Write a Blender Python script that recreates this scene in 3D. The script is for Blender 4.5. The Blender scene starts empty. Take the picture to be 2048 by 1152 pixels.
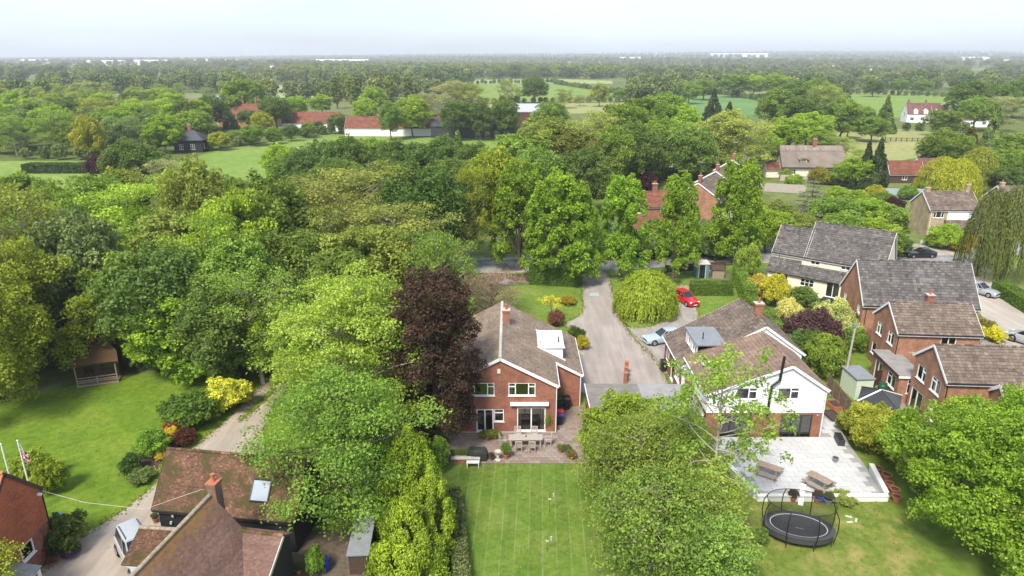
import bpy, math, random
import numpy as np
from mathutils import Vector, Matrix

sc = bpy.context.scene
R = math.radians
# ------------------------------------------------------------------ camera, sky, sun, exposure
CAM_H, FPX, HORIZON = 29.0, 1365.0, 115.0          # drone height; focal length and horizon row of the 2048x1152 photo
PITCH = math.atan((576 - HORIZON) / FPX)
CP, SP = math.cos(PITCH), math.sin(PITCH)
cam_data = bpy.data.cameras.new('camera')
cam_data.sensor_width = 36.0
cam_data.lens = FPX / 2048 * 36.0
cam_data.clip_start = 0.5
cam_data.clip_end = 40000
cam = bpy.data.objects.new('camera', cam_data)
cam.location = (0, 0, CAM_H)
cam.rotation_euler = (math.pi / 2 - PITCH, 0, 0)
sc.collection.objects.link(cam)
sc.camera = cam

SUN_EL, SUN_AZ = R(52), R(205)                      # azimuth clockwise from +Y (view direction)
world = bpy.data.worlds.new('World')
sc.world = world
world.use_nodes = True
wt = world.node_tree
wt.nodes.clear()
def wn(t, **k):
    n = wt.nodes.new(t)
    for a, b in k.items(): setattr(n, a, b)
    return n
w_out = wn('ShaderNodeOutputWorld'); w_bg = wn('ShaderNodeBackground')
w_sky = wn('ShaderNodeTexSky', sky_type='NISHITA', sun_disc=False)
w_sky.sun_elevation = SUN_EL; w_sky.sun_rotation = SUN_AZ
w_sky.altitude = 60; w_sky.air_density = 1.0; w_sky.dust_density = 1.5; w_sky.ozone_density = 1.5
w_tc = wn('ShaderNodeTexCoord'); w_map = wn('ShaderNodeMapping')
w_map.inputs['Scale'].default_value = (1.0, 1.0, 5.0)
w_map.inputs['Location'].default_value = (0.35, 0.2, 0.0)
w_no = wn('ShaderNodeTexNoise'); w_no.inputs['Scale'].default_value = 1.7; w_no.inputs['Detail'].default_value = 6; w_no.inputs['Roughness'].default_value = 0.52
w_rmp = wn('ShaderNodeValToRGB'); w_rmp.color_ramp.elements[0].position = 0.40; w_rmp.color_ramp.elements[1].position = 0.62
w_rmp.color_ramp.elements[0].color = (.25, .25, .25, 1); w_rmp.color_ramp.elements[1].color = (1, 1, 1, 1)
w_mix = wn('ShaderNodeMixRGB'); w_mix.inputs['Color2'].default_value = (6.9, 7.7, 9.2, 1)
wt.links.new(w_tc.outputs['Generated'], w_map.inputs['Vector'])
wt.links.new(w_map.outputs['Vector'], w_no.inputs['Vector'])
wt.links.new(w_no.outputs['Fac'], w_rmp.inputs['Fac'])
wt.links.new(w_rmp.outputs['Color'], w_mix.inputs['Fac'])
w_mul = wn('ShaderNodeMixRGB', blend_type='MULTIPLY'); w_mul.inputs['Fac'].default_value = 1.0; w_mul.inputs['Color2'].default_value = (1.40, 1.46, 1.62, 1)
wt.links.new(w_sky.outputs['Color'], w_mul.inputs['Color1']); wt.links.new(w_mul.outputs['Color'], w_mix.inputs['Color1'])
wt.links.new(w_mix.outputs['Color'], w_bg.inputs['Color'])
w_bg.inputs['Strength'].default_value = 0.068
wt.links.new(w_bg.outputs['Background'], w_out.inputs['Surface'])

sun_data = bpy.data.lights.new('sun', 'SUN')
sun_data.energy = 2.7
sun_data.angle = R(14)
sun_data.color = (1.0, 0.93, 0.80)
sun = bpy.data.objects.new('sun', sun_data)
sdir = Vector((math.sin(SUN_AZ) * math.cos(SUN_EL), math.cos(SUN_AZ) * math.cos(SUN_EL), math.sin(SUN_EL)))
sun.rotation_euler = sdir.to_track_quat('Z', 'Y').to_euler()
sun.location = (0, 0, 60)
sc.collection.objects.link(sun)

sc.view_settings.view_transform = 'Standard'
sc.view_settings.look = 'None'
sc.view_settings.exposure = 1.18
sc.view_settings.gamma = 1.0
sc.view_settings.use_curve_mapping = False
sc.render.engine = 'CYCLES'
cy = sc.cycles
cy.max_bounces = 7; cy.diffuse_bounces = 4; cy.glossy_bounces = 2; cy.transmission_bounces = 4
cy.transparent_max_bounces = 8; cy.volume_bounces = 0
cy.use_denoising = True
cy.volume_step_rate = 1.0

# ------------------------------------------------------------------ photo pixel -> place
def ray(px, py):
    u = (px - 1024) / FPX; v = (576 - py) / FPX
    return (u, CP + v * SP, -SP + v * CP)
def G(px, py, z=0.0):
    d = ray(px, py); t = (z - CAM_H) / d[2]
    return (d[0] * t, d[1] * t)
def G3(px, py, z=0.0):
    a = G(px, py, z); return (a[0], a[1], z)
def scale_at(x, y, z=0.0):                          # photo pixels per metre there
    return FPX / (y * CP + (CAM_H - z) * SP)
def hill(x, y):                                     # very low rolling country far away
    d = max(0.0, y - 1300.0) / 5200.0
    a = x / max(y, 1.0)
    s = 10 + 44 * min(1.0, max(0.0, (a + 0.55) / 0.9))
    return s * min(1.35, d) ** 1.5 + (1.2 if y > 1300 else 0) * min(1, d * 6) * 3 * math.sin(x / 310.0 + y / 470.0)

# ------------------------------------------------------------------ object helpers
COL = sc.collection
def tag(o, label=None, cat=None, group=None, kind=None):
    if label: o['label'] = label
    if cat: o['category'] = cat
    if group: o['group'] = group
    if kind: o['kind'] = kind
    return o
def thing(name, label, cat, loc=(0, 0, 0), rz=0.0, group=None):
    o = bpy.data.objects.new(name, None)
    o.empty_display_size = 0.2
    COL.objects.link(o)
    o.location = loc; o.rotation_euler = (0, 0, rz)
    return tag(o, label, cat, group)
def copy_tree(o, parent=None):
    c = o.copy(); COL.objects.link(c); c.parent = parent
    for ch in list(o.children): copy_tree(ch, c)
    return c
def link_obj(name, me, parent=None, loc=None, rz=None):
    o = bpy.data.objects.new(name, me); COL.objects.link(o)
    if parent is not None: o.parent = parent
    if loc is not None: o.location = loc
    if rz is not None: o.rotation_euler = (0, 0, rz)
    return o

class MB:
    def __init__(s): s.v = []; s.f = []; s.m = []; s.t = []
    def add(s, vs, fs, mi=0, tint=None):
        b = len(s.v); s.v.extend(vs)
        for f in fs:
            s.f.append(tuple(i + b for i in f)); s.m.append(mi); s.t.append(random.random() if tint is None else tint)
        return s
    def box(s, x0, y0, z0, x1, y1, z1, mi=0, tint=None):
        vs = [(x, y, z) for z in (z0, z1) for y in (y0, y1) for x in (x0, x1)]
        return s.add(vs, [(0, 2, 3, 1), (4, 5, 7, 6), (0, 1, 5, 4), (2, 6, 7, 3), (0, 4, 6, 2), (1, 3, 7, 5)], mi, tint)
    def obox(s, c, size, M=None, mi=0, tint=None):      # box centred on c with a 3x3 rotation
        hx, hy, hz = size[0] / 2, size[1] / 2, size[2] / 2
        vs = []
        for z in (-hz, hz):
            for y in (-hy, hy):
                for x in (-hx, hx):
                    p = Vector((x, y, z))
                    if M is not None: p = M @ p
                    vs.append((p[0] + c[0], p[1] + c[1], p[2] + c[2]))
        return s.add(vs, [(0, 2, 3, 1), (4, 5, 7, 6), (0, 1, 5, 4), (2, 6, 7, 3), (0, 4, 6, 2), (1, 3, 7, 5)], mi, tint)
    def bar(s, a, b, w, h, mi=0, tint=None):            # rectangular bar from a to b
        a = Vector(a); b = Vector(b); d = (b - a); L = d.length
        if L < 1e-6: return s
        d.normalize(); up = Vector((0, 0, 1)) if abs(d.z) < 0.95 else Vector((0, 1, 0))
        sx = d.cross(up).normalized(); sy = sx.cross(d).normalized()
        vs = []
        for p in (a, b):
            for (i, j) in ((-1, -1), (1, -1), (1, 1), (-1, 1)):
                vs.append(tuple(p + sx * (i * w / 2) + sy * (j * h / 2)))
        return s.add(vs, [(0, 1, 5, 4), (1, 2, 6, 5), (2, 3, 7, 6), (3, 0, 4, 7), (3, 2, 1, 0), (4, 5, 6, 7)], mi, tint)
    def tube(s, pts, radii, n=6, mi=0, caps=True, tint=None):
        pts = [Vector(p) for p in pts]; b = len(s.v); ring = []
        for i, p in enumerate(pts):
            d = (pts[min(i + 1, len(pts) - 1)] - pts[max(i - 1, 0)])
            if d.length < 1e-9: d = Vector((0, 0, 1))
            d.normalize(); up = Vector((0, 0, 1)) if abs(d.z) < 0.9 else Vector((1, 0, 0))
            sx = d.cross(up).normalized(); sy = sx.cross(d)
            r = radii[i] if hasattr(radii, '__len__') else radii
            for k in range(n):
                a = 2 * math.pi * k / n
                s.v.append(tuple(p + sx * (r * math.cos(a)) + sy * (r * math.sin(a))))
        t = random.random() if tint is None else tint
        for i in range(len(pts) - 1):
            for k in range(n):
                k2 = (k + 1) % n
                s.f.append((b + i * n + k, b + i * n + k2, b + (i + 1) * n + k2, b + (i + 1) * n + k)); s.m.append(mi); s.t.append(t)
        if caps:
            s.f.append(tuple(b + k for k in range(n - 1, -1, -1))); s.m.append(mi); s.t.append(t)
            s.f.append(tuple(b + (len(pts) - 1) * n + k for k in range(n))); s.m.append(mi); s.t.append(t)
        return s
    def lathe(s, prof, c=(0, 0, 0), n=14, mi=0, sx=1.0, sy=1.0):
        b = len(s.v)
        for (r, z) in prof:
            for k in range(n):
                a = 2 * math.pi * k / n
                s.v.append((c[0] + sx * r * math.cos(a), c[1] + sy * r * math.sin(a), c[2] + z))
        for i in range(len(prof) - 1):
            for k in range(n):
                k2 = (k + 1) % n
                s.f.append((b + i * n + k, b + i * n + k2, b + (i + 1) * n + k2, b + (i + 1) * n + k)); s.m.append(mi); s.t.append(.5)
        s.f.append(tuple(b + k for k in range(n - 1, -1, -1))); s.m.append(mi); s.t.append(.5)
        s.f.append(tuple(b + (len(prof) - 1) * n + k for k in range(n))); s.m.append(mi); s.t.append(.5)
        return s
    def prism(s, poly, z0, z1, mi=0, tint=None):
        n = len(poly)
        vs = [(p[0], p[1], z0) for p in poly] + [(p[0], p[1], z1) for p in poly]
        fs = [tuple(range(n - 1, -1, -1)), tuple(range(n, 2 * n))]
        fs += [(i, (i + 1) % n, n + (i + 1) % n, n + i) for i in range(n)]
        return s.add(vs, fs, mi, tint)
    def mesh(s, name, mats, smooth=False, uv=True, tint=True):
        me = bpy.data.meshes.new(name)
        me.from_pydata(s.v, [], s.f)
        if not isinstance(mats, (list, tuple)): mats = [mats]
        for m in mats: me.materials.append(m)
        me.polygons.foreach_set('material_index', s.m)
        if smooth: me.polygons.foreach_set('use_smooth', [True] * len(s.f))
        if tint:
            a = me.attributes.new('tint', 'FLOAT', 'FACE'); a.data.foreach_set('value', s.t)
        if uv:
            ul = me.uv_layers.new(name='UVMap'); out = []
            for p in me.polygons:
                n = p.normal
                if abs(n.z) > 0.85: ax, ay = Vector((1, 0, 0)), Vector((0, 1, 0))
                else:
                    ax = Vector((-n.y, n.x, 0)).normalized(); ay = n.cross(ax)
                for vi in p.vertices:
                    co = me.vertices[vi].co
                    out.append(co.dot(ax)); out.append(co.dot(ay))
            ul.data.foreach_set('uv', out)
        me.update()
        return me
    def build(s, name, mats, parent=None, loc=None, rz=None, smooth=False, uv=True, tint=True, bevel=0):
        o = link_obj(name, s.mesh(name, mats, smooth, uv, tint), parent, loc, rz)
        if bevel:
            md = o.modifiers.new('bevel', 'BEVEL'); md.width = bevel; md.segments = 2; md.limit_method = 'ANGLE'
        return o

# ------------------------------------------------------------------ materials
MATS = {}
def newmat(name):
    m = bpy.data.materials.new(name); m.use_nodes = True
    nt = m.node_tree; b = nt.nodes['Principled BSDF']
    MATS[name] = m
    return m, nt, b
def nd(nt, t, **k):
    n = nt.nodes.new(t)
    for a, v in k.items():
        if a in n.inputs.keys() and not hasattr(n, a): n.inputs[a].default_value = v
        else: setattr(n, a, v)
    return n
def c4(c): return (c[0], c[1], c[2], 1.0)
def ramp(nt, stops):
    r = nt.nodes.new('ShaderNodeValToRGB'); e = r.color_ramp.elements
    while len(e) < len(stops): e.new(0.5)
    for i, (p, c) in enumerate(stops): e[i].position = p; e[i].color = c4(c)
    return r
def noise(nt, scale, detail=4, rough=0.55, coord='Object', vec=None, stretch=None):
    n = nt.nodes.new('ShaderNodeTexNoise')
    n.inputs['Scale'].default_value = scale; n.inputs['Detail'].default_value = detail; n.inputs['Roughness'].default_value = rough
    if vec is None:
        tc = nt.nodes.new('ShaderNodeTexCoord'); vec = tc.outputs[coord]
    if stretch:
        mp = nt.nodes.new('ShaderNodeMapping'); mp.inputs['Scale'].default_value = stretch
        nt.links.new(vec, mp.inputs['Vector']); vec = mp.outputs['Vector']
    nt.links.new(vec, n.inputs['Vector'])
    return n
def mixc(nt, fac, a, b, mode='MIX'):
    m = nt.nodes.new('ShaderNodeMixRGB'); m.blend_type = mode
    for sock, v in ((m.inputs['Fac'], fac), (m.inputs['Color1'], a), (m.inputs['Color2'], b)):
        if isinstance(v, (int, float)): sock.default_value = v
        elif isinstance(v, tuple): sock.default_value = c4(v)
        else: nt.links.new(v, sock)
    return m.outputs['Color']
def bump(nt, b, h, strength=0.3, dist=0.02):
    bn = nt.nodes.new('ShaderNodeBump'); bn.inputs['Strength'].default_value = strength; bn.inputs['Distance'].default_value = dist
    nt.links.new(h, bn.inputs['Height']); nt.links.new(bn.outputs['Normal'], b.inputs['Normal'])
def plain(name, col, rough=0.6, var=0.18, scale=6.0, metal=0.0, spec=0.4, bstr=0.15, dirt=None):
    if name in MATS: return MATS[name]
    m, nt, b = newmat(name)
    n = noise(nt, scale, 5)
    dk = tuple(c * (1 - var) for c in col); lt = tuple(min(1, c * (1 + var)) for c in col)
    r = ramp(nt, [(0.3, dk), (0.7, lt)])
    nt.links.new(n.outputs['Fac'], r.inputs['Fac'])
    out = r.outputs['Color']
    if dirt:
        n2 = noise(nt, dirt[1], 6, .65); r2 = ramp(nt, [(dirt[2], (0, 0, 0)), (dirt[2] + .15, (1, 1, 1))])
        nt.links.new(n2.outputs['Fac'], r2.inputs['Fac'])
        out = mixc(nt, r2.outputs['Color'], out, dirt[0])
    nt.links.new(out, b.inputs['Base Color'])
    b.inputs['Roughness'].default_value = rough; b.inputs['Metallic'].default_value = metal
    b.inputs['Specular IOR Level'].default_value = spec
    if bstr: bump(nt, b, n.outputs['Fac'], bstr, 0.01)
    return m
def brickmat(name, c1, c2, mortar, bw=0.225, bh=0.075, ms=0.009, stain=(0.12, 0.10, 0.09)):
    m, nt, b = newmat(name)
    tc = nt.nodes.new('ShaderNodeTexCoord')
    bt = nt.nodes.new('ShaderNodeTexBrick')
    bt.inputs['Color1'].default_value = c4(c1); bt.inputs['Color2'].default_value = c4(c2); bt.inputs['Mortar'].default_value = c4(mortar)
    bt.inputs['Scale'].default_value = 1.0; bt.inputs['Brick Width'].default_value = bw; bt.inputs['Row Height'].default_value = bh
    bt.inputs['Mortar Size'].default_value = ms; bt.inputs['Mortar Smooth'].default_value = 0.2; bt.inputs['Bias'].default_value = 0.0
    nt.links.new(tc.outputs['UV'], bt.inputs['Vector'])
    n = noise(nt, 0.9, 5, .6); r = ramp(nt, [(.35, (.72, .72, .72)), (.65, (1.12, 1.1, 1.08))])
    nt.links.new(n.outputs['Fac'], r.inputs['Fac'])
    col = mixc(nt, 1.0, bt.outputs['Color'], r.outputs['Color'], 'MULTIPLY')
    n2 = noise(nt, 14, 3); r2 = ramp(nt, [(.35, (.8, .8, .8)), (.7, (1.15, 1.15, 1.15))]); nt.links.new(n2.outputs['Fac'], r2.inputs['Fac'])
    col = mixc(nt, 1.0, col, r2.outputs['Color'], 'MULTIPLY')
    nt.links.new(col, b.inputs['Base Color']); b.inputs['Roughness'].default_value = 0.85; b.inputs['Specular IOR Level'].default_value = 0.2
    bump(nt, b, bt.outputs['Fac'], -0.35, 0.01)
    return m
def tilemat(name, stops, lichen, amount=0.62, lscale=1.6, moss=None, ridge=None):
    m, nt, b = newmat(name)
    at = nt.nodes.new('ShaderNodeAttribute'); at.attribute_name = 'tint'
    r = ramp(nt, stops); nt.links.new(at.outputs['Fac'], r.inputs['Fac'])
    n = noise(nt, lscale * 6, 5, .65); n1 = noise(nt, lscale * .35, 3)
    r1 = ramp(nt, [(amount, (0, 0, 0)), (amount + .06, (1, 1, 1))]); nt.links.new(n.outputs['Fac'], r1.inputs['Fac'])
    col = mixc(nt, r1.outputs['Color'], r.outputs['Color'], lichen)
    r2 = ramp(nt, [(.33, (.78, .78, .77)), (.68, (1.14, 1.13, 1.10))]); nt.links.new(n1.outputs['Fac'], r2.inputs['Fac'])
    col = mixc(nt, 1.0, col, r2.outputs['Color'], 'MULTIPLY')
    if moss:
        n3 = noise(nt, moss[1], 6, .6); r3 = ramp(nt, [(moss[2], (0, 0, 0)), (moss[2] + .12, (1, 1, 1))]); nt.links.new(n3.outputs['Fac'], r3.inputs['Fac'])
        col = mixc(nt, r3.outputs['Color'], col, moss[0])
    if ridge:      # moss that grows in a ragged band beside the ridge (its own shape, not shading)
        tc = nt.nodes.new('ShaderNodeTexCoord'); sx = nt.nodes.new('ShaderNodeSeparateXYZ'); nt.links.new(tc.outputs['Object'], sx.inputs[0])
        n4 = noise(nt, 1.5, 6, .7); ad = nt.nodes.new('ShaderNodeMath'); ad.operation = 'MULTIPLY_ADD'; ad.inputs[1].default_value = -3.2; nt.links.new(n4.outputs['Fac'], ad.inputs[0]); nt.links.new(sx.outputs['Y'], ad.inputs[2])
        mr = nt.nodes.new('ShaderNodeMapRange'); mr.inputs['From Min'].default_value = ridge[1] - .2 - 1.6; mr.inputs['From Max'].default_value = ridge[1] + .9 - 1.6; mr.inputs['To Min'].default_value = .65; mr.inputs['To Max'].default_value = 0
        nt.links.new(ad.outputs[0], mr.inputs['Value']); col = mixc(nt, mr.outputs['Result'], col, ridge[0])
    nt.links.new(col, b.inputs['Base Color']); b.inputs['Roughness'].default_value = 0.8; b.inputs['Specular IOR Level'].default_value = 0.25
    bump(nt, b, n.outputs['Fac'], .25, .01)
    return m
def leafmat(name, trans=0.42, gloss=0.25, sat=0.99):
    m, nt, b = newmat(name)
    oi = nt.nodes.new('ShaderNodeObjectInfo'); at = nt.nodes.new('ShaderNodeAttribute'); at.attribute_name = 'tint'
    hs = nt.nodes.new('ShaderNodeHueSaturation'); hs.inputs['Saturation'].default_value = sat
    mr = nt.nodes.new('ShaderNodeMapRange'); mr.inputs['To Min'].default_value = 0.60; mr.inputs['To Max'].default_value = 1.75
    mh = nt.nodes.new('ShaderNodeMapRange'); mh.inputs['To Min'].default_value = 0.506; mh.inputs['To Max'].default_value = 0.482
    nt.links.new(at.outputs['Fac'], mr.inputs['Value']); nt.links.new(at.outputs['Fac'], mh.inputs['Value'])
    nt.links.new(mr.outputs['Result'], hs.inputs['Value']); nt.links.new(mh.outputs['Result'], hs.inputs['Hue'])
    nt.links.new(oi.outputs['Color'], hs.inputs['Color'])
    b.inputs['Roughness'].default_value = 0.5; b.inputs['Specular IOR Level'].default_value = gloss
    nt.links.new(hs.outputs['Color'], b.inputs['Base Color'])
    tr = nt.nodes.new('ShaderNodeBsdfTranslucent'); mx = nt.nodes.new('ShaderNodeMixShader'); mx.inputs['Fac'].default_value = trans
    tcol = mixc(nt, 1.0, hs.outputs['Color'], (1.25, 1.15, .55), 'MULTIPLY')
    nt.links.new(tcol, tr.inputs['Color'])
    out = nt.nodes['Material Output']
    nt.links.new(b.outputs['BSDF'], mx.inputs[1]); nt.links.new(tr.outputs['BSDF'], mx.inputs[2]); nt.links.new(mx.outputs['Shader'], out.inputs['Surface'])
    return m
def grassmat(name, a, b_, c_, s1=0.25, s2=3.0, stripes=None, dry=None):
    m, nt, b = newmat(name)
    n1 = noise(nt, s1, 5, .6); n2 = noise(nt, s2, 6, .7); n3 = noise(nt, 40, 3, .7)
    r1 = ramp(nt, [(.32, a), (.5, b_), (.68, c_)]); nt.links.new(n1.outputs['Fac'], r1.inputs['Fac'])
    r2 = ramp(nt, [(.3, (.68, .70, .66)), (.7, (1.28, 1.24, 1.2))]); nt.links.new(n2.outputs['Fac'], r2.inputs['Fac'])
    col = mixc(nt, 1.0, r1.outputs['Color'], r2.outputs['Color'], 'MULTIPLY')
    r3 = ramp(nt, [(.3, (.7, .7, .7)), (.7, (1.25, 1.25, 1.25))]); nt.links.new(n3.outputs['Fac'], r3.inputs['Fac'])
    col = mixc(nt, 1.0, col, r3.outputs['Color'], 'MULTIPLY')
    if dry:
        n4 = noise(nt, dry[1], 5, .6); r4 = ramp(nt, [(dry[2], (0, 0, 0)), (dry[2] + .22, (1, 1, 1))]); nt.links.new(n4.outputs['Fac'], r4.inputs['Fac'])
        col = mixc(nt, r4.outputs['Color'], col, dry[0])
    if stripes:
        tc = nt.nodes.new('ShaderNodeTexCoord'); mp = nt.nodes.new('ShaderNodeMapping'); mp.inputs['Rotation'].default_value = (0, 0, stripes[2])
        nt.links.new(tc.outputs['Object'], mp.inputs['Vector'])
        wv = nt.nodes.new('ShaderNodeTexWave'); wv.wave_type = 'BANDS'; wv.bands_direction = 'X'; wv.wave_profile = 'SIN'
        wv.inputs['Scale'].default_value = stripes[0]; wv.inputs['Distortion'].default_value = 0.5; wv.inputs['Detail'].default_value = 2; wv.inputs['Detail Scale'].default_value = .25
        nt.links.new(mp.outputs['Vector'], wv.inputs['Vector'])
        r5 = ramp(nt, [(.955, (0, 0, 0)), (1.0, (.75, .75, .75))]); nt.links.new(wv.outputs['Fac'], r5.inputs['Fac'])
        n6 = noise(nt, .5, 4); r6 = ramp(nt, [(.34, (.05, .05, .05)), (.6, (.5, .5, .5))]); nt.links.new(n6.outputs['Fac'], r6.inputs['Fac'])
        f = mixc(nt, 1.0, r5.outputs['Color'], r6.outputs['Color'], 'MULTIPLY')
        col = mixc(nt, f, col, stripes[1])
        w2 = nt.nodes.new('ShaderNodeTexWave'); w2.wave_type = 'BANDS'; w2.bands_direction = 'X'; w2.inputs['Scale'].default_value = stripes[0] * .5; w2.inputs['Distortion'].default_value = 1.2; w2.inputs['Detail'].default_value = 3; w2.inputs['Detail Scale'].default_value = .4; nt.links.new(mp.outputs['Vector'], w2.inputs['Vector'])
        r7 = ramp(nt, [(.3, (.94, .95, .94)), (.7, (1.05, 1.04, 1.04))]); nt.links.new(w2.outputs['Fac'], r7.inputs['Fac']); col = mixc(nt, 1.0, col, r7.outputs['Color'], 'MULTIPLY')
    nt.links.new(col, b.inputs['Base Color']); b.inputs['Roughness'].default_value = 0.9; b.inputs['Specular IOR Level'].default_value = 0.1
    bump(nt, b, n3.outputs['Fac'], .6, .04)
    return m
def glassmat(name, tint=(0.75, 0.80, 0.80), base=0.15):
    m, nt, b = newmat(name)
    tr = nt.nodes.new('ShaderNodeBsdfTransparent'); tr.inputs['Color'].default_value = c4(tint)
    gl = nt.nodes.new('ShaderNodeBsdfGlossy'); gl.inputs['Roughness'].default_value = 0.02
    lw = nt.nodes.new('ShaderNodeFresnel'); lw.inputs['IOR'].default_value = 1.5
    ad = nt.nodes.new('ShaderNodeMath'); ad.operation = 'ADD'; ad.inputs[1].default_value = base; ad.use_clamp = True
    nt.links.new(lw.outputs['Fac'], ad.inputs[0])
    mx = nt.nodes.new('ShaderNodeMixShader'); nt.links.new(ad.outputs[0], mx.inputs['Fac'])
    nt.links.new(tr.outputs['BSDF'], mx.inputs[1]); nt.links.new(gl.outputs['BSDF'], mx.inputs[2])
    nt.links.new(mx.outputs['Shader'], nt.nodes['Material Output'].inputs['Surface'])
    return m

M_BRICK = brickmat('red_brick', (.36, .115, .062), (.25, .075, .045), (.34, .25, .20))
M_BRICK2 = brickmat('orange_brick', (.42, .19, .105), (.30, .115, .065), (.40, .31, .24))
M_BRICK_Y = brickmat('buff_brick', (.42, .33, .20), (.36, .27, .16), (.42, .36, .26))
M_BRICK_CH = brickmat('chimney_brick', (.34, .12, .07), (.24, .08, .05), (.30, .22, .18))
M_TILE_GREY = tilemat('grey_roof_tile', [(0, (.050, .045, .047)), (.5, (.100, .090, .088)), (1, (.185, .165, .15))], (.29, .275, .24), .60)
M_TILE_BROWN = tilemat('brown_roof_tile', [(0, (.075, .054, .044)), (.5, (.140, .105, .085)), (1, (.22, .175, .14))], (.36, .33, .275), .60)
M_TILE_OLD = tilemat('weathered_roof_tile', [(0, (.13, .095, .070)), (.5, (.20, .150, .112)), (1, (.28, .215, .165))], (.46, .43, .35), .60, 2.0)
M_TILE_NEW = tilemat('pink_brown_roof_tile', [(0, (.155, .105, .080)), (.5, (.205, .142, .108)), (1, (.26, .185, .142))], (.36, .30, .24), .68)
M_TILE_CLAY = tilemat('old_clay_tile', [(0, (.050, .032, .026)), (.35, (.098, .052, .036)), (.7, (.155, .078, .046)), (1, (.24, .135, .075))], (.36, .24, .10), .60, 1.8, moss=((.065, .052, .016), 1.1, .47))
M_TILE_MAUVE = tilemat('mauve_clay_tile', [(0, (.115, .066, .055)), (.5, (.170, .100, .080)), (1, (.235, .145, .115))], (.30, .19, .08), .62, 1.8, ridge=((.27, .145, .028), 2.6))
M_TILE_RED = tilemat('red_clay_tile', [(0, (.26, .075, .04)), (.5, (.36, .115, .06)), (1, (.44, .16, .085))], (.30, .14, .08), .70)
M_TILE_RUST = tilemat('rust_clay_tile', [(0, (.13, .05, .035)), (.5, (.19, .072, .045)), (1, (.25, .105, .06))], (.24, .15, .09), .64)
M_RIDGE = plain('old_ridge_tile', (.27, .225, .16), .85, .3, 5)
M_SLATE = tilemat('dark_slate', [(0, (.035, .038, .045)), (.5, (.055, .058, .066)), (1, (.08, .083, .09))], (.14, .14, .14), .72)
M_THATCH = tilemat('grey_thatch', [(0, (.20, .165, .14)), (.5, (.24, .20, .17)), (1, (.28, .23, .20))], (.16, .13, .11), .55, 1.2)
M_THATCH2 = tilemat('brown_thatch', [(0, (.085, .046, .022)), (.5, (.11, .060, .028)), (1, (.135, .078, .036))], (.07, .055, .025), .55, 1.2)
M_WHITE = plain('white_paint', (.80, .80, .79), .45, .05)
M_UPVC = plain('white_upvc', (.82, .83, .83), .3, .03)
M_CREAM = plain('cream_render', (.74, .68, .55), .8, .06, 3)
M_WEATHER = plain('pale_weatherboard', (.72, .73, .72), .55, .04, 2)
M_LEAD = plain('lead_grey', (.20, .215, .23), .6, .12, 2)
M_FELT = plain('grey_felt', (.175, .160, .145), .85, .18, 1.3, dirt=((.28, .27, .25), .8, .55))
M_FELT2 = plain('mossy_felt', (.23, .215, .20), .85, .2, 1.3, dirt=((.13, .10, .08), .9, .60))
M_BLACK = plain('black_paint', (.012, .012, .013), .5, .2)
M_DARK = plain('dark_grey_metal', (.035, .037, .04), .45, .15)
M_BLACKWOOD = plain('black_boarding', (.014, .015, .018), .65, .25, 4)
M_WOOD = plain('weathered_wood', (.27, .205, .15), .8, .25, 7)
M_WOOD_GREY = plain('silvered_wood', (.38, .34, .30), .8, .18, 7)
M_WOOD_DARK = plain('dark_brown_wood', (.07, .042, .03), .75, .25, 6)
M_FENCE = plain('fence_wood', (.20, .145, .095), .85, .28, 5)
M_CONC = plain('concrete', (.42, .39, .35), .85, .10, 1.5)
M_STONE = plain('pale_stone', (.46, .43, .38), .85, .15, 4)
M_TERRA = plain('terracotta', (.36, .13, .065), .8, .15, 6)
M_SOIL = plain('soil', (.06, .042, .03), .95, .3, 8)
M_GLASS = glassmat('window_glass')
M_DARKGLASS = plain('dark_glass', (.012, .016, .018), .06, .1, 1, spec=.6, bstr=0)
M_CURTAIN = plain('curtain', (.55, .53, .48), .9, .1)
M_ROOM = plain('room_wall', (.22, .20, .17), .9, .1)
M_RUBBER = plain('rubber', (.015, .015, .016), .8, .1)
M_CHROME = plain('bright_metal', (.55, .56, .57), .3, .05, metal=.9, bstr=0)
M_LEAF = leafmat('foliage')
M_NEEDLE = leafmat('conifer_foliage', .2, .2)
M_BARK = plain('bark', (.12, .095, .07), .9, .3, 9, bstr=.5)
M_BARK_PALE = plain('pale_bark', (.36, .31, .24), .85, .25, 7, bstr=.4)
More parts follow.
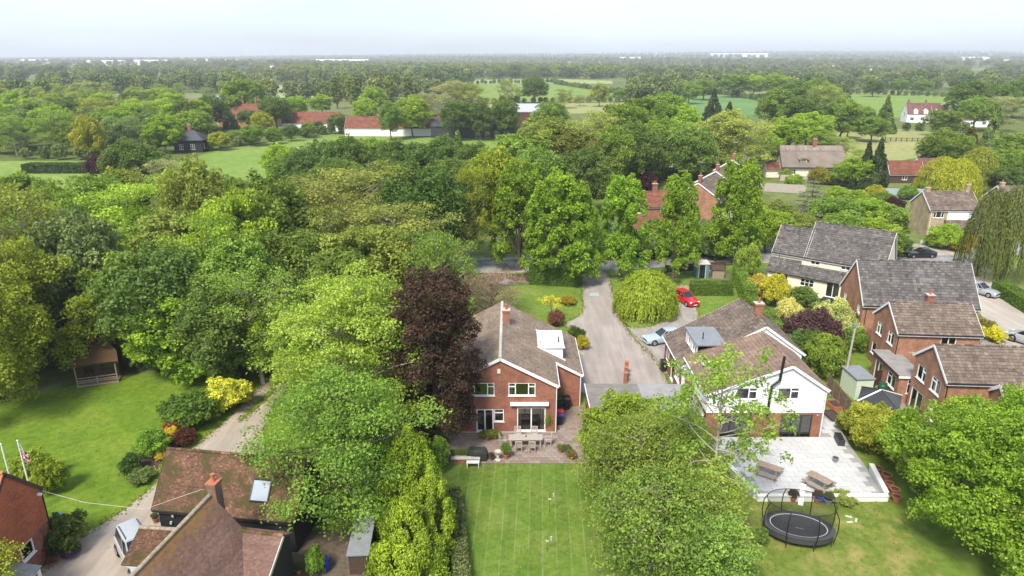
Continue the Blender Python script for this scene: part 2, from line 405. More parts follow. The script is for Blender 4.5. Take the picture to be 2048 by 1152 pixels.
# ------------------------------------------------------------------ the setting: ground, fields, roads, lawns
M_GROUND = None
def ground_material():
    m, nt, b = newmat('rough_grass_ground')
    tc = nt.nodes.new('ShaderNodeTexCoord')
    n1 = noise(nt, .006, 4, .5); n2 = noise(nt, .35, 6, .65); n3 = noise(nt, 7, 4, .7)
    vo = nt.nodes.new('ShaderNodeTexVoronoi'); vo.inputs['Scale'].default_value = 0.0042; nt.links.new(tc.outputs['Object'], vo.inputs['Vector'])
    rv = ramp(nt, [(0, (.075, .105, .030)), (.3, (.11, .15, .04)), (.55, (.17, .21, .07)), (.8, (.10, .14, .045)), (1, (.27, .26, .13))])
    sp = nt.nodes.new('ShaderNodeSeparateColor'); nt.links.new(vo.outputs['Color'], sp.inputs['Color']); nt.links.new(sp.outputs[0], rv.inputs['Fac'])
    r2 = ramp(nt, [(.3, (.6, .6, .58)), (.7, (1.25, 1.2, 1.15))]); nt.links.new(n2.outputs['Fac'], r2.inputs['Fac'])
    r3 = ramp(nt, [(.3, (.75, .75, .75)), (.7, (1.2, 1.2, 1.2))]); nt.links.new(n3.outputs['Fac'], r3.inputs['Fac'])
    col = mixc(nt, 1.0, rv.outputs['Color'], r2.outputs['Color'], 'MULTIPLY'); col = mixc(nt, 1.0, col, r3.outputs['Color'], 'MULTIPLY')
    nt.links.new(col, b.inputs['Base Color']); b.inputs['Roughness'].default_value = .95; b.inputs['Specular IOR Level'].default_value = .05
    bump(nt, b, n3.outputs['Fac'], .5, .06)
    return m
def make_ground():
    ys = [-250, -60, 0, 20, 60, 120, 250, 500, 900, 1300] + [1300 + 350 * i for i in range(1, 24)] + [10500, 12500, 16000, 22000, 30000]
    xs = sorted(set([-22000, -16000, -12000, -9500] + [-8000 + 500 * i for i in range(33)] + [9500, 12000, 16000, 22000]))
    vs = [(x, y, hill(x, y)) for y in ys for x in xs]
    n = len(xs); fs = [(j * n + i, j * n + i + 1, (j + 1) * n + i + 1, (j + 1) * n + i) for j in range(len(ys) - 1) for i in range(n - 1)]
    mb = MB(); mb.add(vs, fs)
    o = mb.build('ground', ground_material(), uv=False, tint=False, smooth=True)
    tag(o, 'rough green country running out to the horizon', kind='structure')
make_ground()

EDGES = []
def sheet(name, pts, z, mat, label=None, world=False):
    P = [(p[0], p[1]) if world else G(p[0], p[1]) for p in pts]
    a = sum(P[i][0] * P[(i + 1) % len(P)][1] - P[(i + 1) % len(P)][0] * P[i][1] for i in range(len(P)))
    if a < 0: P = P[::-1]
    EDGES.append((name, P))
    cx = sum(p[0] for p in P) / len(P); cy_ = sum(p[1] for p in P) / len(P)
    mb = MB(); mb.add([(p[0] - cx, p[1] - cy_, 0) for p in P], [tuple(range(len(P)))])
    o = mb.build(name, mat, loc=(cx, cy_, z), tint=False)
    o['kind'] = 'structure'
    if label: o['label'] = label
    return o
def smooth_poly(pts, n=2):
    for _ in range(n):
        q = []
        for i in range(len(pts)):
            a, b = pts[i], pts[(i + 1) % len(pts)]
            q.append((a[0] * .75 + b[0] * .25, a[1] * .75 + b[1] * .25)); q.append((a[0] * .25 + b[0] * .75, a[1] * .25 + b[1] * .75))
        pts = q
    return pts
GR_BRIGHT = grassmat('meadow_green', (.135, .22, .040), (.165, .25, .050), (.20, .27, .065), .03, .5)
GR_PALE = grassmat('pasture_pale', (.21, .29, .10), (.25, .32, .12), (.29, .33, .14), .02, .3)
GR_DRY = grassmat('paddock_dry', (.23, .26, .09), (.27, .28, .11), (.33, .29, .15), .04, .6)
GR_BLUE = grassmat('young_crop', (.10, .20, .06), (.12, .22, .07), (.14, .24, .08), .02, .3)
GR_LAWN_L = grassmat('wide_lawn_grass', (0.096, 0.168, 0.017), (0.127, 0.207, 0.021), (0.167, 0.231, 0.031), .22, 1.6)
GR_LAWN_A = grassmat('striped_lawn_grass', (0.086, 0.159, 0.021), (0.124, 0.193, 0.031), (0.163, 0.212, 0.047), .35, 2.2, stripes=(.36, (.28, .33, .15), R(2)), dry=((.20, .205, .06), .8, .62))
GR_LAWN_B = grassmat('dry_lawn_grass', (0.099, 0.154, 0.024), (0.142, 0.193, 0.035), (0.189, 0.207, 0.059), .3, 2.0, dry=((.29, .25, .085), .6, .49))
GR_FRONT = grassmat('front_lawn_grass', (0.098, 0.177, 0.026), (0.141, 0.212, 0.035), (0.185, 0.231, 0.053), .2, 1.5, dry=((.24, .22, .08), .5, .66))

# fields beyond the village
sheet('field', [(330, 330), (440, 300), (640, 268), (860, 268), (1045, 270), (1045, 310), (900, 330), (700, 345), (560, 362), (420, 360)], .02, GR_BRIGHT, 'bright green meadow below the farm buildings')
sheet('field', [(-40, 322), (175, 322), (300, 330), (300, 372), (-40, 385)], .03, GR_BRIGHT)
sheet('field', [(955, 168), (1000, 166), (1110, 168), (1205, 178), (1245, 188), (1245, 203), (960, 207)], .04, GR_BRIGHT)
sheet('field', [(950, 209), (1260, 205), (1260, 226), (950, 230)], .05, GR_DRY)
sheet('field', [(1370, 194), (1440, 189), (1510, 196), (1545, 208), (1535, 230), (1370, 236)], .06, GR_BLUE)
sheet('field', [(1680, 188), (1800, 185), (1960, 198), (1960, 222), (1840, 240), (1690, 228)], .07, GR_BRIGHT)
sheet('field', [(1650, 262), (1790, 258), (1930, 268), (1940, 300), (1800, 322), (1660, 318)], .08, GR_DRY)
sheet('field', [(-30, 170), (90, 170), (85, 195), (-30, 197)], .09, GR_BRIGHT)
sheet('field', [(535, 171), (640, 170), (670, 180), (665, 196), (520, 196)], .10, GR_PALE)
sheet('field', [(580, 158), (625, 156), (640, 163), (575, 164)], .11, GR_PALE)
sheet('field', [(930, 160), (1110, 158), (1225, 162), (1225, 168), (930, 168)], .12, GR_PALE)

# roads
def tarmac(name, col, spot, var=.2, coarse=1.2):
    m, nt, b = newmat(name)
    n1 = noise(nt, coarse * .25, 5, .6); n2 = noise(nt, 30, 3, .7); n3 = noise(nt, coarse, 6, .7)
    r1 = ramp(nt, [(.3, tuple(c * (1 - var) for c in col)), (.7, tuple(c * (1 + var) for c in col))]); nt.links.new(n1.outputs['Fac'], r1.inputs['Fac'])
    r2 = ramp(nt, [(.3, (.8, .8, .8)), (.7, (1.2, 1.2, 1.2))]); nt.links.new(n2.outputs['Fac'], r2.inputs['Fac'])
    col2 = mixc(nt, 1.0, r1.outputs['Color'], r2.outputs['Color'], 'MULTIPLY')
    r3 = ramp(nt, [(.56, (0, 0, 0)), (.68, (1, 1, 1))]); nt.links.new(n3.outputs['Fac'], r3.inputs['Fac'])
    col2 = mixc(nt, r3.outputs['Color'], col2, spot)
    n5 = noise(nt, .8, 5, .6, stretch=(1.3, .13, 1)); r5 = ramp(nt, [(.34, (.82, .82, .82)), (.62, (1.10, 1.09, 1.08))]); nt.links.new(n5.outputs['Fac'], r5.inputs['Fac'])
    col2 = mixc(nt, 1.0, col2, r5.outputs['Color'], 'MULTIPLY')
    nt.links.new(col2, b.inputs['Base Color']); b.inputs['Roughness'].default_value = .9; b.inputs['Specular IOR Level'].default_value = .2
    bump(nt, b, n2.outputs['Fac'], .4, .01)
    return m
RD_MAIN = tarmac('road_asphalt', (.25, .245, .24), (.21, .205, .2))
RD_LANE = tarmac('lane_asphalt', (.27, .265, .25), (.22, .22, .2))
RD_CONC = tarmac('side_road_concrete', (.37, .33, .285), (.32, .285, .245), .08)
RD_DRIVE = tarmac('driveway_asphalt', (.30, .265, .24), (.25, .222, .20), .12)
RD_GRAVEL = tarmac('parking_gravel', (.29, .265, .24), (.25, .24, .18), .15, 2.2)
RD_TRACK = tarmac('drive_gravel', (.34, .29, .24), (.27, .24, .19), .14, 1.5)
def strip(name, line, w, z, mat, label=None, off=0.0):
    L, Rr = [], []
    for i, p in enumerate(line):
        a = Vector(line[max(i - 1, 0)]); b = Vector(line[min(i + 1, len(line) - 1)]); d = (b - a).normalized(); n = Vector((-d.y, d.x))
        q = Vector(p) + n * off
        L.append(tuple(q + n * w / 2)); Rr.append(tuple(q - n * w / 2))
    return sheet(name, L + Rr[::-1], z, mat, label, True)
def curve(pts, n=6):
    out = []
    for i in range(len(pts) - 1):
        p0 = pts[max(i - 1, 0)]; p1 = pts[i]; p2 = pts[i + 1]; p3 = pts[min(i + 2, len(pts) - 1)]
        for k in range(n):
            t = k / n
            out.append(tuple(.5 * (2 * p1[j] + (p2[j] - p0[j]) * t + (2 * p0[j] - 5 * p1[j] + 4 * p2[j] - p3[j]) * t * t + (-p0[j] + 3 * p1[j] - 3 * p2[j] + p3[j]) * t ** 3) for j in (0, 1)))
    out.append(tuple(pts[-1])); return out
road_line = curve([(-110, 86), (-60, 91), (-9, 95.2), (10, 96.6), (29, 99.6), (50, 102.3), (70, 104), (110, 106)])
strip('verge', road_line, 12.0, .012, GR_FRONT)
strip('road', road_line, 6.0, .020, RD_MAIN, 'grey asphalt road running behind the lime trees')
def kerb(line, off, name='kerb'):
    mb = MB()
    for i in range(len(line) - 1):
        a, b = Vector(line[i]), Vector(line[i + 1]); d = (b - a).normalized(); n = Vector((-d.y, d.x))
        p = a + n * off; q = b + n * off; w = n * .07
        vs = [(*(p - w), .0), (*(q - w), .0), (*(q + w), .0), (*(p + w), .0), (*(p - w), .13), (*(q - w), .13), (*(q + w), .13), (*(p + w), .13)]
        mb.add(vs, [(4, 5, 6, 7), (0, 1, 5, 4), (2, 3, 7, 6)])
    o = mb.build(name, M_CONC, tint=False); o['kind'] = 'structure'; return o
kerb([p for p in road_line], 3.1)
kerb([p for p in road_line if p[0] < 9.2], -3.1); kerb([p for p in road_line if 14.5 < p[0] < 62], -3.1)
strip('pavement', road_line, 1.4, .016, RD_LANE, off=4.1)
sheet('road', [(1946, 528), (1985, 524), (1985, 560), (2060, 610), (2200, 690), (2250, 860), (2048, 750), (1985, 660), (1950, 615)], .026, RD_CONC, 'pale concrete side road beside the row of brick houses')
sheet('pavement', [(1988, 566), (2004, 568), (2120, 625), (2220, 690), (2200, 692), (2060, 610)], .031, RD_LANE)
lane = curve([G(1150, 400), G(1215, 372), G(1290, 348), G(1340, 331), G(1375, 305), G(1400, 270)])
strip('verge', lane, 15, .010, GR_FRONT)
strip('lane', lane, 4.2, .028, RD_LANE, 'narrow country lane climbing away between hedges')
sheet('road', [(1790, 497), (1962, 494), (1975, 533), (1770, 533)], .0225, RD_MAIN, 'wide grey road mouth where the black saloon is parked')
sheet('driveway', [(1842, 478), (1905, 484), (1930, 510), (1835, 512)], .033, RD_CONC, 'pale drive in front of the buff brick house')

sheet('rough_grass', [(-30, 15), (60, 15), (60, 60), (30, 64), (-30, 64)], .003, GR_FRONT, 'rough grass between the back gardens', True)
# front gardens, driveway and parking
sheet('front_lawn', [(985, 575), (1160, 560), (1340, 540), (1490, 575), (1560, 640), (1420, 690), (1300, 720), (1160, 760), (1150, 700), (1000, 640)], .006, GR_FRONT, 'front lawns either side of the driveway')
sheet('front_driveway', smooth_poly([(1163, 540), (1217, 540), (1223, 580), (1236, 630), (1262, 672), (1310, 715), (1340, 772), (1345, 800), (1150, 800), (1157, 715), (1150, 660), (1120, 648), (1152, 638), (1169, 622), (1164, 585)], 1), .022, RD_DRIVE, 'long pale driveway between the two front lawns')
sheet('parking_area', smooth_poly([(1236, 632), (1252, 655), (1292, 657), (1330, 643), (1348, 620), (1352, 596), (1392, 600), (1397, 640), (1390, 720), (1340, 760), (1320, 735), (1280, 690)], 1), .018, RD_GRAVEL, 'gravel parking area where the two small cars stand')
sheet('bare_earth', smooth_poly([(1345, 572), (1385, 568), (1385, 590), (1352, 600)]), .013, plain('bare_earth', (.30, .215, .13), .95, .2, 2), 'bare sandy patch beside the clipped hedge')
sheet('manhole_cover', [(1180, 586), (1197, 586), (1198, 592), (1179, 592)], .0262, plain('blue_grey_cover', (.33, .38, .38), .7, .1), 'pale square cover set in the driveway')
sheet('drive_seam', [(1203, 548), (1205, 548), (1231, 640), (1262, 770), (1258, 770), (1228, 640)], .0245, RD_GRAVEL, 'worn seam down the middle of the driveway')
# back gardens
sheet('back_lawn', [(860, 926), (1250, 926), (1330, 1250), (860, 1250)], .006, GR_LAWN_A, 'mown back lawn with pale wheel lines')
sheet('back_lawn', [(1425, 985), (1760, 985), (1960, 1250), (1380, 1250)], .008, GR_LAWN_B, 'patchy yellowing lawn under the trampoline')
sheet('wide_lawn', smooth_poly([(-260, 900), (20, 800), (150, 770), (240, 748), (345, 748), (440, 790), (560, 735), (600, 745), (540, 860), (560, 960), (300, 1060), (150, 1120), (-60, 1160), (-400, 1050)], 1), .007, GR_LAWN_L, 'broad bright green lawn with the flagpoles')
sheet('gravel_drive', smooth_poly([(566, 728), (594, 728), (590, 752), (556, 800), (528, 845), (522, 890), (560, 960), (560, 1250), (-40, 1250), (90, 1132), (150, 1078), (225, 1038), (310, 972), (360, 915), (402, 884), (448, 846), (505, 788)], 1), .015, RD_TRACK, 'curving pale gravel drive past the tiled barn')
sheet('grass_strip', smooth_poly([(574, 738), (579, 738), (545, 790), (510, 822), (470, 852), (500, 818), (535, 785)]), .021, GR_LAWN_L, 'grass strip between the two wheel tracks')
sheet('side_garden', [(1640, 690), (1760, 690), (1850, 830), (1850, 900), (1700, 900), (1650, 800)], .005, GR_FRONT, 'small rear gardens of the brick houses')
sheet('house_drive', [(1962, 640), (2048, 730), (2048, 800), (1960, 690)], .011, RD_LANE)
sheet('terrace', [(1640 + 155, 800), (1855, 806), (1850, 850), (1815, 850), (1790, 812)], .016, plain('brown_paving', (.25, .20, .17), .9, .2, 3), 'brown paved yard by the patio doors')
# ------------------------------------------------------------------ building helpers
def V3(p, z=None): return Vector((p[0], p[1], p[2] if z is None else z))
def interp(top, s):
    for i in range(len(top) - 1):
        a, b = top[i], top[i + 1]
        if a[0] <= s <= b[0] + 1e-9: return a[1] + (b[1] - a[1]) * (s - a[0]) / max(b[0] - a[0], 1e-9)
    return top[-1][1]
STY = {  # column widths (fractions) and transom flags
    'one': ([1], [0]), 'one_t': ([1], [1]), 'two': ([.5, .5], [0, 0]), 'two_t': ([.5, .5], [1, 0]), 'two_t2': ([.62, .38], [0, 1]),
    'three': ([.24, .52, .24], [1, 0, 1]), 'three_p': ([1 / 3] * 3, [0, 0, 0]), 'cot3': ([1 / 3] * 3, [2, 2, 2]), 'cot2': ([.5, .5], [2, 2]), 'bif': ([1 / 3] * 3, [0, 0, 0])}
def window(parent, p0, d, n, s, z, w, h, sty='two', frame=None, name='window', sill=True, curtain=0, fw=0.065):
    frame = frame or M_UPVC
    cols, tr = STY[sty]
    d = Vector((d[0], d[1], 0)); n = Vector((n[0], n[1], 0)); o = Vector((p0[0], p0[1], 0)) + d * s + Vector((0, 0, z))
    def P(a, b, c): return tuple(o + d * a + Vector((0, 0, b)) + n * c)
    def bx(mb, a0, b0, a1, b1, c0, c1):
        vs = [P(a0, b0, c0), P(a1, b0, c0), P(a1, b1, c0), P(a0, b1, c0), P(a0, b0, c1), P(a1, b0, c1), P(a1, b1, c1), P(a0, b1, c1)]
        mb.add(vs, [(0, 3, 2, 1), (4, 5, 6, 7), (0, 1, 5, 4), (2, 3, 7, 6), (1, 2, 6, 5), (3, 0, 4, 7)])
    f = MB(); c0, c1 = -.085, -.02
    bx(f, 0, 0, w, fw, c0, c1); bx(f, 0, h - fw, w, h, c0, c1); bx(f, 0, fw, fw, h - fw, c0, c1); bx(f, w - fw, fw, w, h - fw, c0, c1)
    x = fw; iw = w - 2 * fw; panes = []
    for i, cf in enumerate(cols):
        cw = iw * cf; xa, xb = x, x + cw
        if i: bx(f, xa - fw * .6, fw, xa + fw * .6, h - fw, c0 + .003, c1 + .006)
        x = xb
        ya, yb = fw, h - fw
        if tr[i] == 1:
            zt = h * .70; bx(f, xa, zt - fw * .55, xb, zt + fw * .55, c0 + .006, c1 + .010)
            panes += [(xa, ya, xb, zt), (xa, zt, xb, yb)]
        elif tr[i] == 2:
            zt = h * .5; bx(f, xa, zt - fw * .3, xb, zt + fw * .3, c0 + .006, c1 + .004)
            panes += [(xa, ya, xb, zt), (xa, zt, xb, yb)]
        else: panes.append((xa, ya, xb, yb))
    fo = f.build(name, frame, parent, tint=False, uv=False)
    for (a0, b0, a1, b1) in panes:
        m = MB(); m.add([P(a0, b0, -.06), P(a1, b0, -.06), P(a1, b1, -.06), P(a0, b1, -.06)], [(0, 1, 2, 3)])
        m.build('pane', M_GLASS, fo, tint=False, uv=False)
    if sill:
        m = MB(); bx(m, -.06, -.06, w + .06, -.002, -.08, .07); m.build('sill', frame, fo, tint=False, uv=False)
    if curtain:
        for (a0, a1) in (((.03, w * .16), (w * .84, w - .03)) if curtain == 1 else ((.02, w - .02),)):
            m = MB(); k = 9
            hb = 0.02 if curtain == 1 else h * .45
            for i in range(k):
                t0 = a0 + (a1 - a0) * i / k; t1 = a0 + (a1 - a0) * (i + 1) / k
                q0 = -.22 - (.05 if i % 2 else 0); q1 = -.22 - (0 if i % 2 else .05)
                m.add([P(t0, hb, q0), P(t1, hb, q1), P(t1, h - .03, q1), P(t0, h - .03, q0)], [(0, 1, 2, 3)])
            m.build('curtain', M_CURTAIN, fo, tint=False, uv=False)
    return fo
def wall(parent, p0, p1, top, openings=(), mat=None, z0=0.0, name='wall', reveal=.10):
    """wall sheet from p0 to p1 (outward side on the right of p0->p1); top is a height or [(s, z)...]; openings (s, z, w, h, style, {opts})"""
    p0 = Vector((p0[0], p0[1], 0)); p1 = Vector((p1[0], p1[1], 0)); L = (p1 - p0).length; d = (p1 - p0) / L; n = Vector((d.y, -d.x, 0))
    if not hasattr(top, '__len__'): top = [(0, top), (L, top)]
    cuts = sorted(set([0, L] + [t[0] for t in top if 0 < t[0] < L] + [o[0] for o in openings] + [o[0] + o[2] for o in openings]))
    mb = MB()
    def P(s, z, c=0): return tuple(p0 + d * s + Vector((0, 0, z)) + n * c)
    for a, b in zip(cuts[:-1], cuts[1:]):
        if b - a < 1e-5: continue
        m = (a + b) / 2; zb = z0
        for o in sorted([o for o in openings if o[0] <= m <= o[0] + o[2]], key=lambda o: o[1]):
            if o[1] > zb + 1e-5: mb.add([P(a, zb), P(b, zb), P(b, o[1]), P(a, o[1])], [(0, 1, 2, 3)])
            zb = o[1] + o[3]
        mb.add([P(a, zb), P(b, zb), P(b, interp(top, b)), P(a, interp(top, a))], [(0, 1, 2, 3)])
    for o in openings:
        s, z, w, h = o[:4]; r = -reveal
        mb.add([P(s, z), P(s + w, z), P(s + w, z, r), P(s, z, r)], [(0, 1, 2, 3)])
        mb.add([P(s, z + h), P(s, z + h, r), P(s + w, z + h, r), P(s + w, z + h)], [(0, 1, 2, 3)])
        mb.add([P(s, z), P(s, z, r), P(s, z + h, r), P(s, z + h)], [(0, 1, 2, 3)])
        mb.add([P(s + w, z), P(s + w, z + h), P(s + w, z + h, r), P(s + w, z, r)], [(0, 1, 2, 3)])
    wo = mb.build(name, mat or M_BRICK, parent, tint=False)
    for o in openings:
        k = o[5] if len(o) > 5 else {}
        if o[4]: window(parent, p0, d, n, o[0], o[1], o[2], o[3], o[4], **k)
    return wo
TILES = {'plain': (.17, .105, .016, True), 'mid': (.24, .17, .022, True), 'conc': (.33, .30, .042, False), 'pan': (.26, .26, .028, False), 'far': (.5, .35, .04, True)}
def roof(parent, e0, e1, up, mat, style='conc', thick=.10, under=None, name='roof', skip=None):
    """one roof slope: eave from e0 to e1 (seen from outside left to right), up = vector from eave to ridge"""
    e0 = Vector(e0); e1 = Vector(e1); up = Vector(up); u = (e1 - e0); L = u.length; u = u / L; S = up.length; w = up / S
    n = u.cross(w).normalized()
    if n.z < 0: n = -n
    mb = MB()
    A = [e0, e1, e1 + up, e0 + up] if thick > .01 else [e0, e1, e1 + w * .05, e0 + w * .05]
    vs = [tuple(p - n * thick) for p in A] + [tuple(p) for p in A]
    mb.add(vs, [(0, 3, 2, 1), (4, 5, 6, 7), (0, 1, 5, 4), (1, 2, 6, 5), (2, 3, 7, 6), (3, 0, 4, 7)])
    ro = mb.build(name, under or M_WOOD_DARK, parent, tint=False, uv=False)
    tw, ex, th, stag = TILES[style]
    nr = max(1, round(S / ex)); ex = S / nr
    V, F, T = [], [], []
    nb = np.array(n); ub = np.array(u); wb = np.array(w); eb = np.array(e0)
    rng = np.random.default_rng(int(abs(e0.x * 131 + e0.y * 71 + L * 17)) + 3)
    for j in range(nr):
        off = (tw / 2 if (stag and j % 2) else 0)
        xs = [0.0]
        x = tw - off
        while x < L - .02: xs.append(x); x += tw
        xs.append(L)
        rowt = rng.normal(0, .06)
        for a, b in zip(xs[:-1], xs[1:]):
            if skip and skip((a + b) / 2, (j + .5) * ex): continue
            g = .006
            lift = .004 + rng.random() * .006
            s0 = j * ex - .015 + rng.normal(0, .004); s1 = min((j + 1) * ex + ex * .12, S)
            k = len(V)
            for (sx, sy, h) in ((a + g, s0, 0.0), (b - g, s0, 0.0), (a + g, s0, th + lift), (b - g, s0, th + lift), (b - g, s1, .006), (a + g, s1, .006)):
                V.append(eb + ub * sx + wb * sy + nb * (h + .003))
            F += [(k + 2, k + 3, k + 4, k + 5), (k, k + 1, k + 3, k + 2), (k, k + 2, k + 5), (k + 1, k + 4, k + 3)]
            t = min(1, max(0, rng.beta(4.5, 4.5) + rowt)); T += [t] * 4
    m = MB(); m.v = [tuple(p) for p in V]; m.f = F; m.m = [0] * len(F); m.t = T
    to = m.build('roof_tiles', mat, ro, uv=False); to['kind'] = 'stuff'
    return ro
def ridge_caps(parent, a, b, mat, r=.12, seg=.33, name='ridge_tiles'):
    a = Vector(a); b = Vector(b); d = b - a; L = d.length; d /= L; side = d.cross(Vector((0, 0, 1))).normalized(); upv = side.cross(d)
    mb = MB(); k = max(1, round(L / seg))
    for i in range(k):
        p = a + d * (L * i / k + .01); q = a + d * (L * (i + 1) / k - .01); vs = []
        rr = r * (1 + random.uniform(-.05, .05))
        for c in (p, q):
            for t in range(6):
                an = -.15 + (math.pi + .3) * t / 5
                vs.append(tuple(c + side * (rr * math.cos(an)) + upv * (rr * .75 * math.sin(an) - .02)))
        mb.add(vs, [(t, t + 1, t + 7, t + 6) for t in range(5)] + [(5, 4, 3, 2, 1, 0), (6, 7, 8, 9, 10, 11)], 0, random.random())
    o = mb.build(name, mat, parent, uv=False); o['kind'] = 'stuff'; return o
def gutter(parent, a, b, mat=None, r=.055): return MB().tube([a, b], r, 8).build('gutter', mat or M_BLACK, parent, uv=False, tint=False)
def downpipe(parent, p, z1, z0=0.05, mat=None, r=.04): return MB().tube([(p[0], p[1], z0), (p[0], p[1], z1)], r, 8).build('downpipe', mat or M_BLACK, parent, uv=False, tint=False)
def barge(parent, a, b, mat=None, w=.03, h=.20): return MB().bar(a, b, w, h).build('bargeboard', mat or M_WHITE, parent, uv=False, tint=False)
def chimney(parent, x, y, z0, z1, w=.75, d=.55, pots=1, mat=None, name='chimney', cap=None):
    m = MB(); m.box(x - w / 2, y - d / 2, z0, x + w / 2, y + d / 2, z1 - .16); m.box(x - w / 2 - .05, y - d / 2 - .05, z1 - .16, x + w / 2 + .05, y + d / 2 + .05, z1)
    c = m.build(name, mat or M_BRICK_CH, parent, tint=False)
    fl = MB(); fl.box(x - w / 2 - .07, y - d / 2 - .07, z1, x + w / 2 + .07, y + d / 2 + .07, z1 + .05); fl.build('chimney_cap', cap or M_CONC, c, tint=False)
    for i in range(pots):
        px = x + (i - (pots - 1) / 2) * .3
        MB().lathe([(.12, 0), (.10, .2), (.11, .38), (.13, .40), (.13, .45), (.08, .45)], (px, y, z1 + .05), 10).build('chimney_pot', M_TERRA, c, tint=False, uv=False)
    return c
def aerial(parent, x, y, z, h=1.6, rz=0.5, name='aerial'):
    m = MB(); m.tube([(x, y, z), (x, y, z + h)], .022, 6)
    dx, dy = math.cos(rz), math.sin(rz)
    m.tube([(x - dx * .7, y - dy * .7, z + h - .1), (x + dx * .7, y + dy * .7, z + h)], .016, 5)
    for i in range(9):
        t = -.65 + i * .16; l = .35 if i else .5
        m.tube([(x + dx * t - dy * l, y + dy * t + dx * l, z + h - .05), (x + dx * t + dy * l, y + dy * t - dx * l, z + h - .05)], .012, 4)
    return m.build(name, M_CHROME, parent, uv=False, tint=False)
def gable_house(t, L, W, ez, rz_, wallm, tilem, style='conc', ov=.25, vo=.12, front=(), back=(), left=(), right=(), ezb=None, ro=None, barge_m=None, gut=None, ridge_m=None, z0=0.0, walls='fblr', under=None, barge_h=.20, ox=0.0, oy=0.0, fskip=None, bskip=None):
    """ridge along local x; front wall on y=0, back wall on y=W; ro = ridge offset from the front; (ox, oy) shifts it inside the thing"""
    ezb = ez if ezb is None else ezb; ro = W / 2 if ro is None else ro
    sf = (rz_ - ez) / ro; sb = (rz_ - ezb) / (W - ro)
    lift = .06
    def q(x, y, z=None): return (x + ox, y + oy) if z is None else (x + ox, y + oy, z)
    if 'f' in walls: wall(t, q(0, 0), q(L, 0), ez, front, wallm, z0)
    if 'b' in walls: wall(t, q(L, W), q(0, W), ezb, back, wallm, z0)
    if 'l' in walls: wall(t, q(0, W), q(0, 0), [(0, ezb), (W - ro, rz_), (W, ez)], left, wallm, z0)
    if 'r' in walls: wall(t, q(L, 0), q(L, W), [(0, ez), (ro, rz_), (W, ezb)], right, wallm, z0)
    fz = ez - ov * sf + lift; bz = ezb - ov * sb + lift
    roof(t, q(-vo, -ov, fz), q(L + vo, -ov, fz), (0, ro + ov, (ro + ov) * sf), tilem, style, under=under, skip=fskip)
    roof(t, q(L + vo, W + ov, bz), q(-vo, W + ov, bz), (0, -(W - ro + ov), (W - ro + ov) * sb), tilem, style, under=under, skip=bskip)
    ridge_caps(t, q(-vo, ro, rz_ + lift + .02), q(L + vo, ro, rz_ + lift + .02), ridge_m or tilem)
    bm = barge_m or M_WHITE
    for x in (-vo - .018, L + vo + .018):
        barge(t, q(x, -ov, fz - .09), q(x, ro, rz_ + lift - .09), bm, h=barge_h); barge(t, q(x, W + ov, bz - .09), q(x, ro, rz_ + lift - .09), bm, h=barge_h)
    gutter(t, q(-vo, -ov - .05, fz - .05), q(L + vo, -ov - .05, fz - .05), gut); gutter(t, q(-vo, W + ov + .05, bz - .05), q(L + vo, W + ov + .05, bz - .05), gut)
    for (y, zz) in ((-ov - .005, fz), (W + ov + .005, bz)):
        MB().box(ox - vo, oy + y - .012, zz - .22, ox + L + vo, oy + y + .012, zz - .10).build('fascia', bm, t, uv=False, tint=False)
    return sf, sb
def boards(parent, p0, p1, top, openings, z0, mat, step=.165):
    """lapped weatherboards over a wall, real wedges, joined into one part"""
    p0 = Vector((p0[0], p0[1], 0)); p1 = Vector((p1[0], p1[1], 0)); L = (p1 - p0).length; d = (p1 - p0) / L; n = Vector((d.y, -d.x, 0))
    if not hasattr(top, '__len__'): top = [(0, top), (L, top)]
    mb = MB(); z = z0; zmax = max(t[1] for t in top)
    while z < zmax - .05:
        N = 120; ss = [L * i / N for i in range(N + 1)]
        ok = [interp(top, s) > z + .06 and not any(o[0] - .01 < s < o[0] + o[2] + .01 and o[1] - step < z < o[1] + o[3] for o in openings) for s in ss]
        i = 0
        while i <= N:
            if ok[i]:
                j = i
                while j < N and ok[j + 1]: j += 1
                a, b = ss[i], ss[j]
                if b - a > .08:
                    zt = z + step + .01
                    vs = [tuple(p0 + d * s + Vector((0, 0, zz)) + n * c) for (s, zz, c) in ((a, z, .028), (b, z, .028), (b, min(zt, interp(top, b)), .008), (a, min(zt, interp(top, a)), .008), (a, z, .0), (b, z, .0))]
                    mb.add(vs, [(0, 1, 2, 3), (4, 5, 1, 0)])
                i = j + 1
            else: i += 1
        z += step
    o = mb.build('weatherboards', mat, parent, uv=False); o['kind'] = 'stuff'; return o
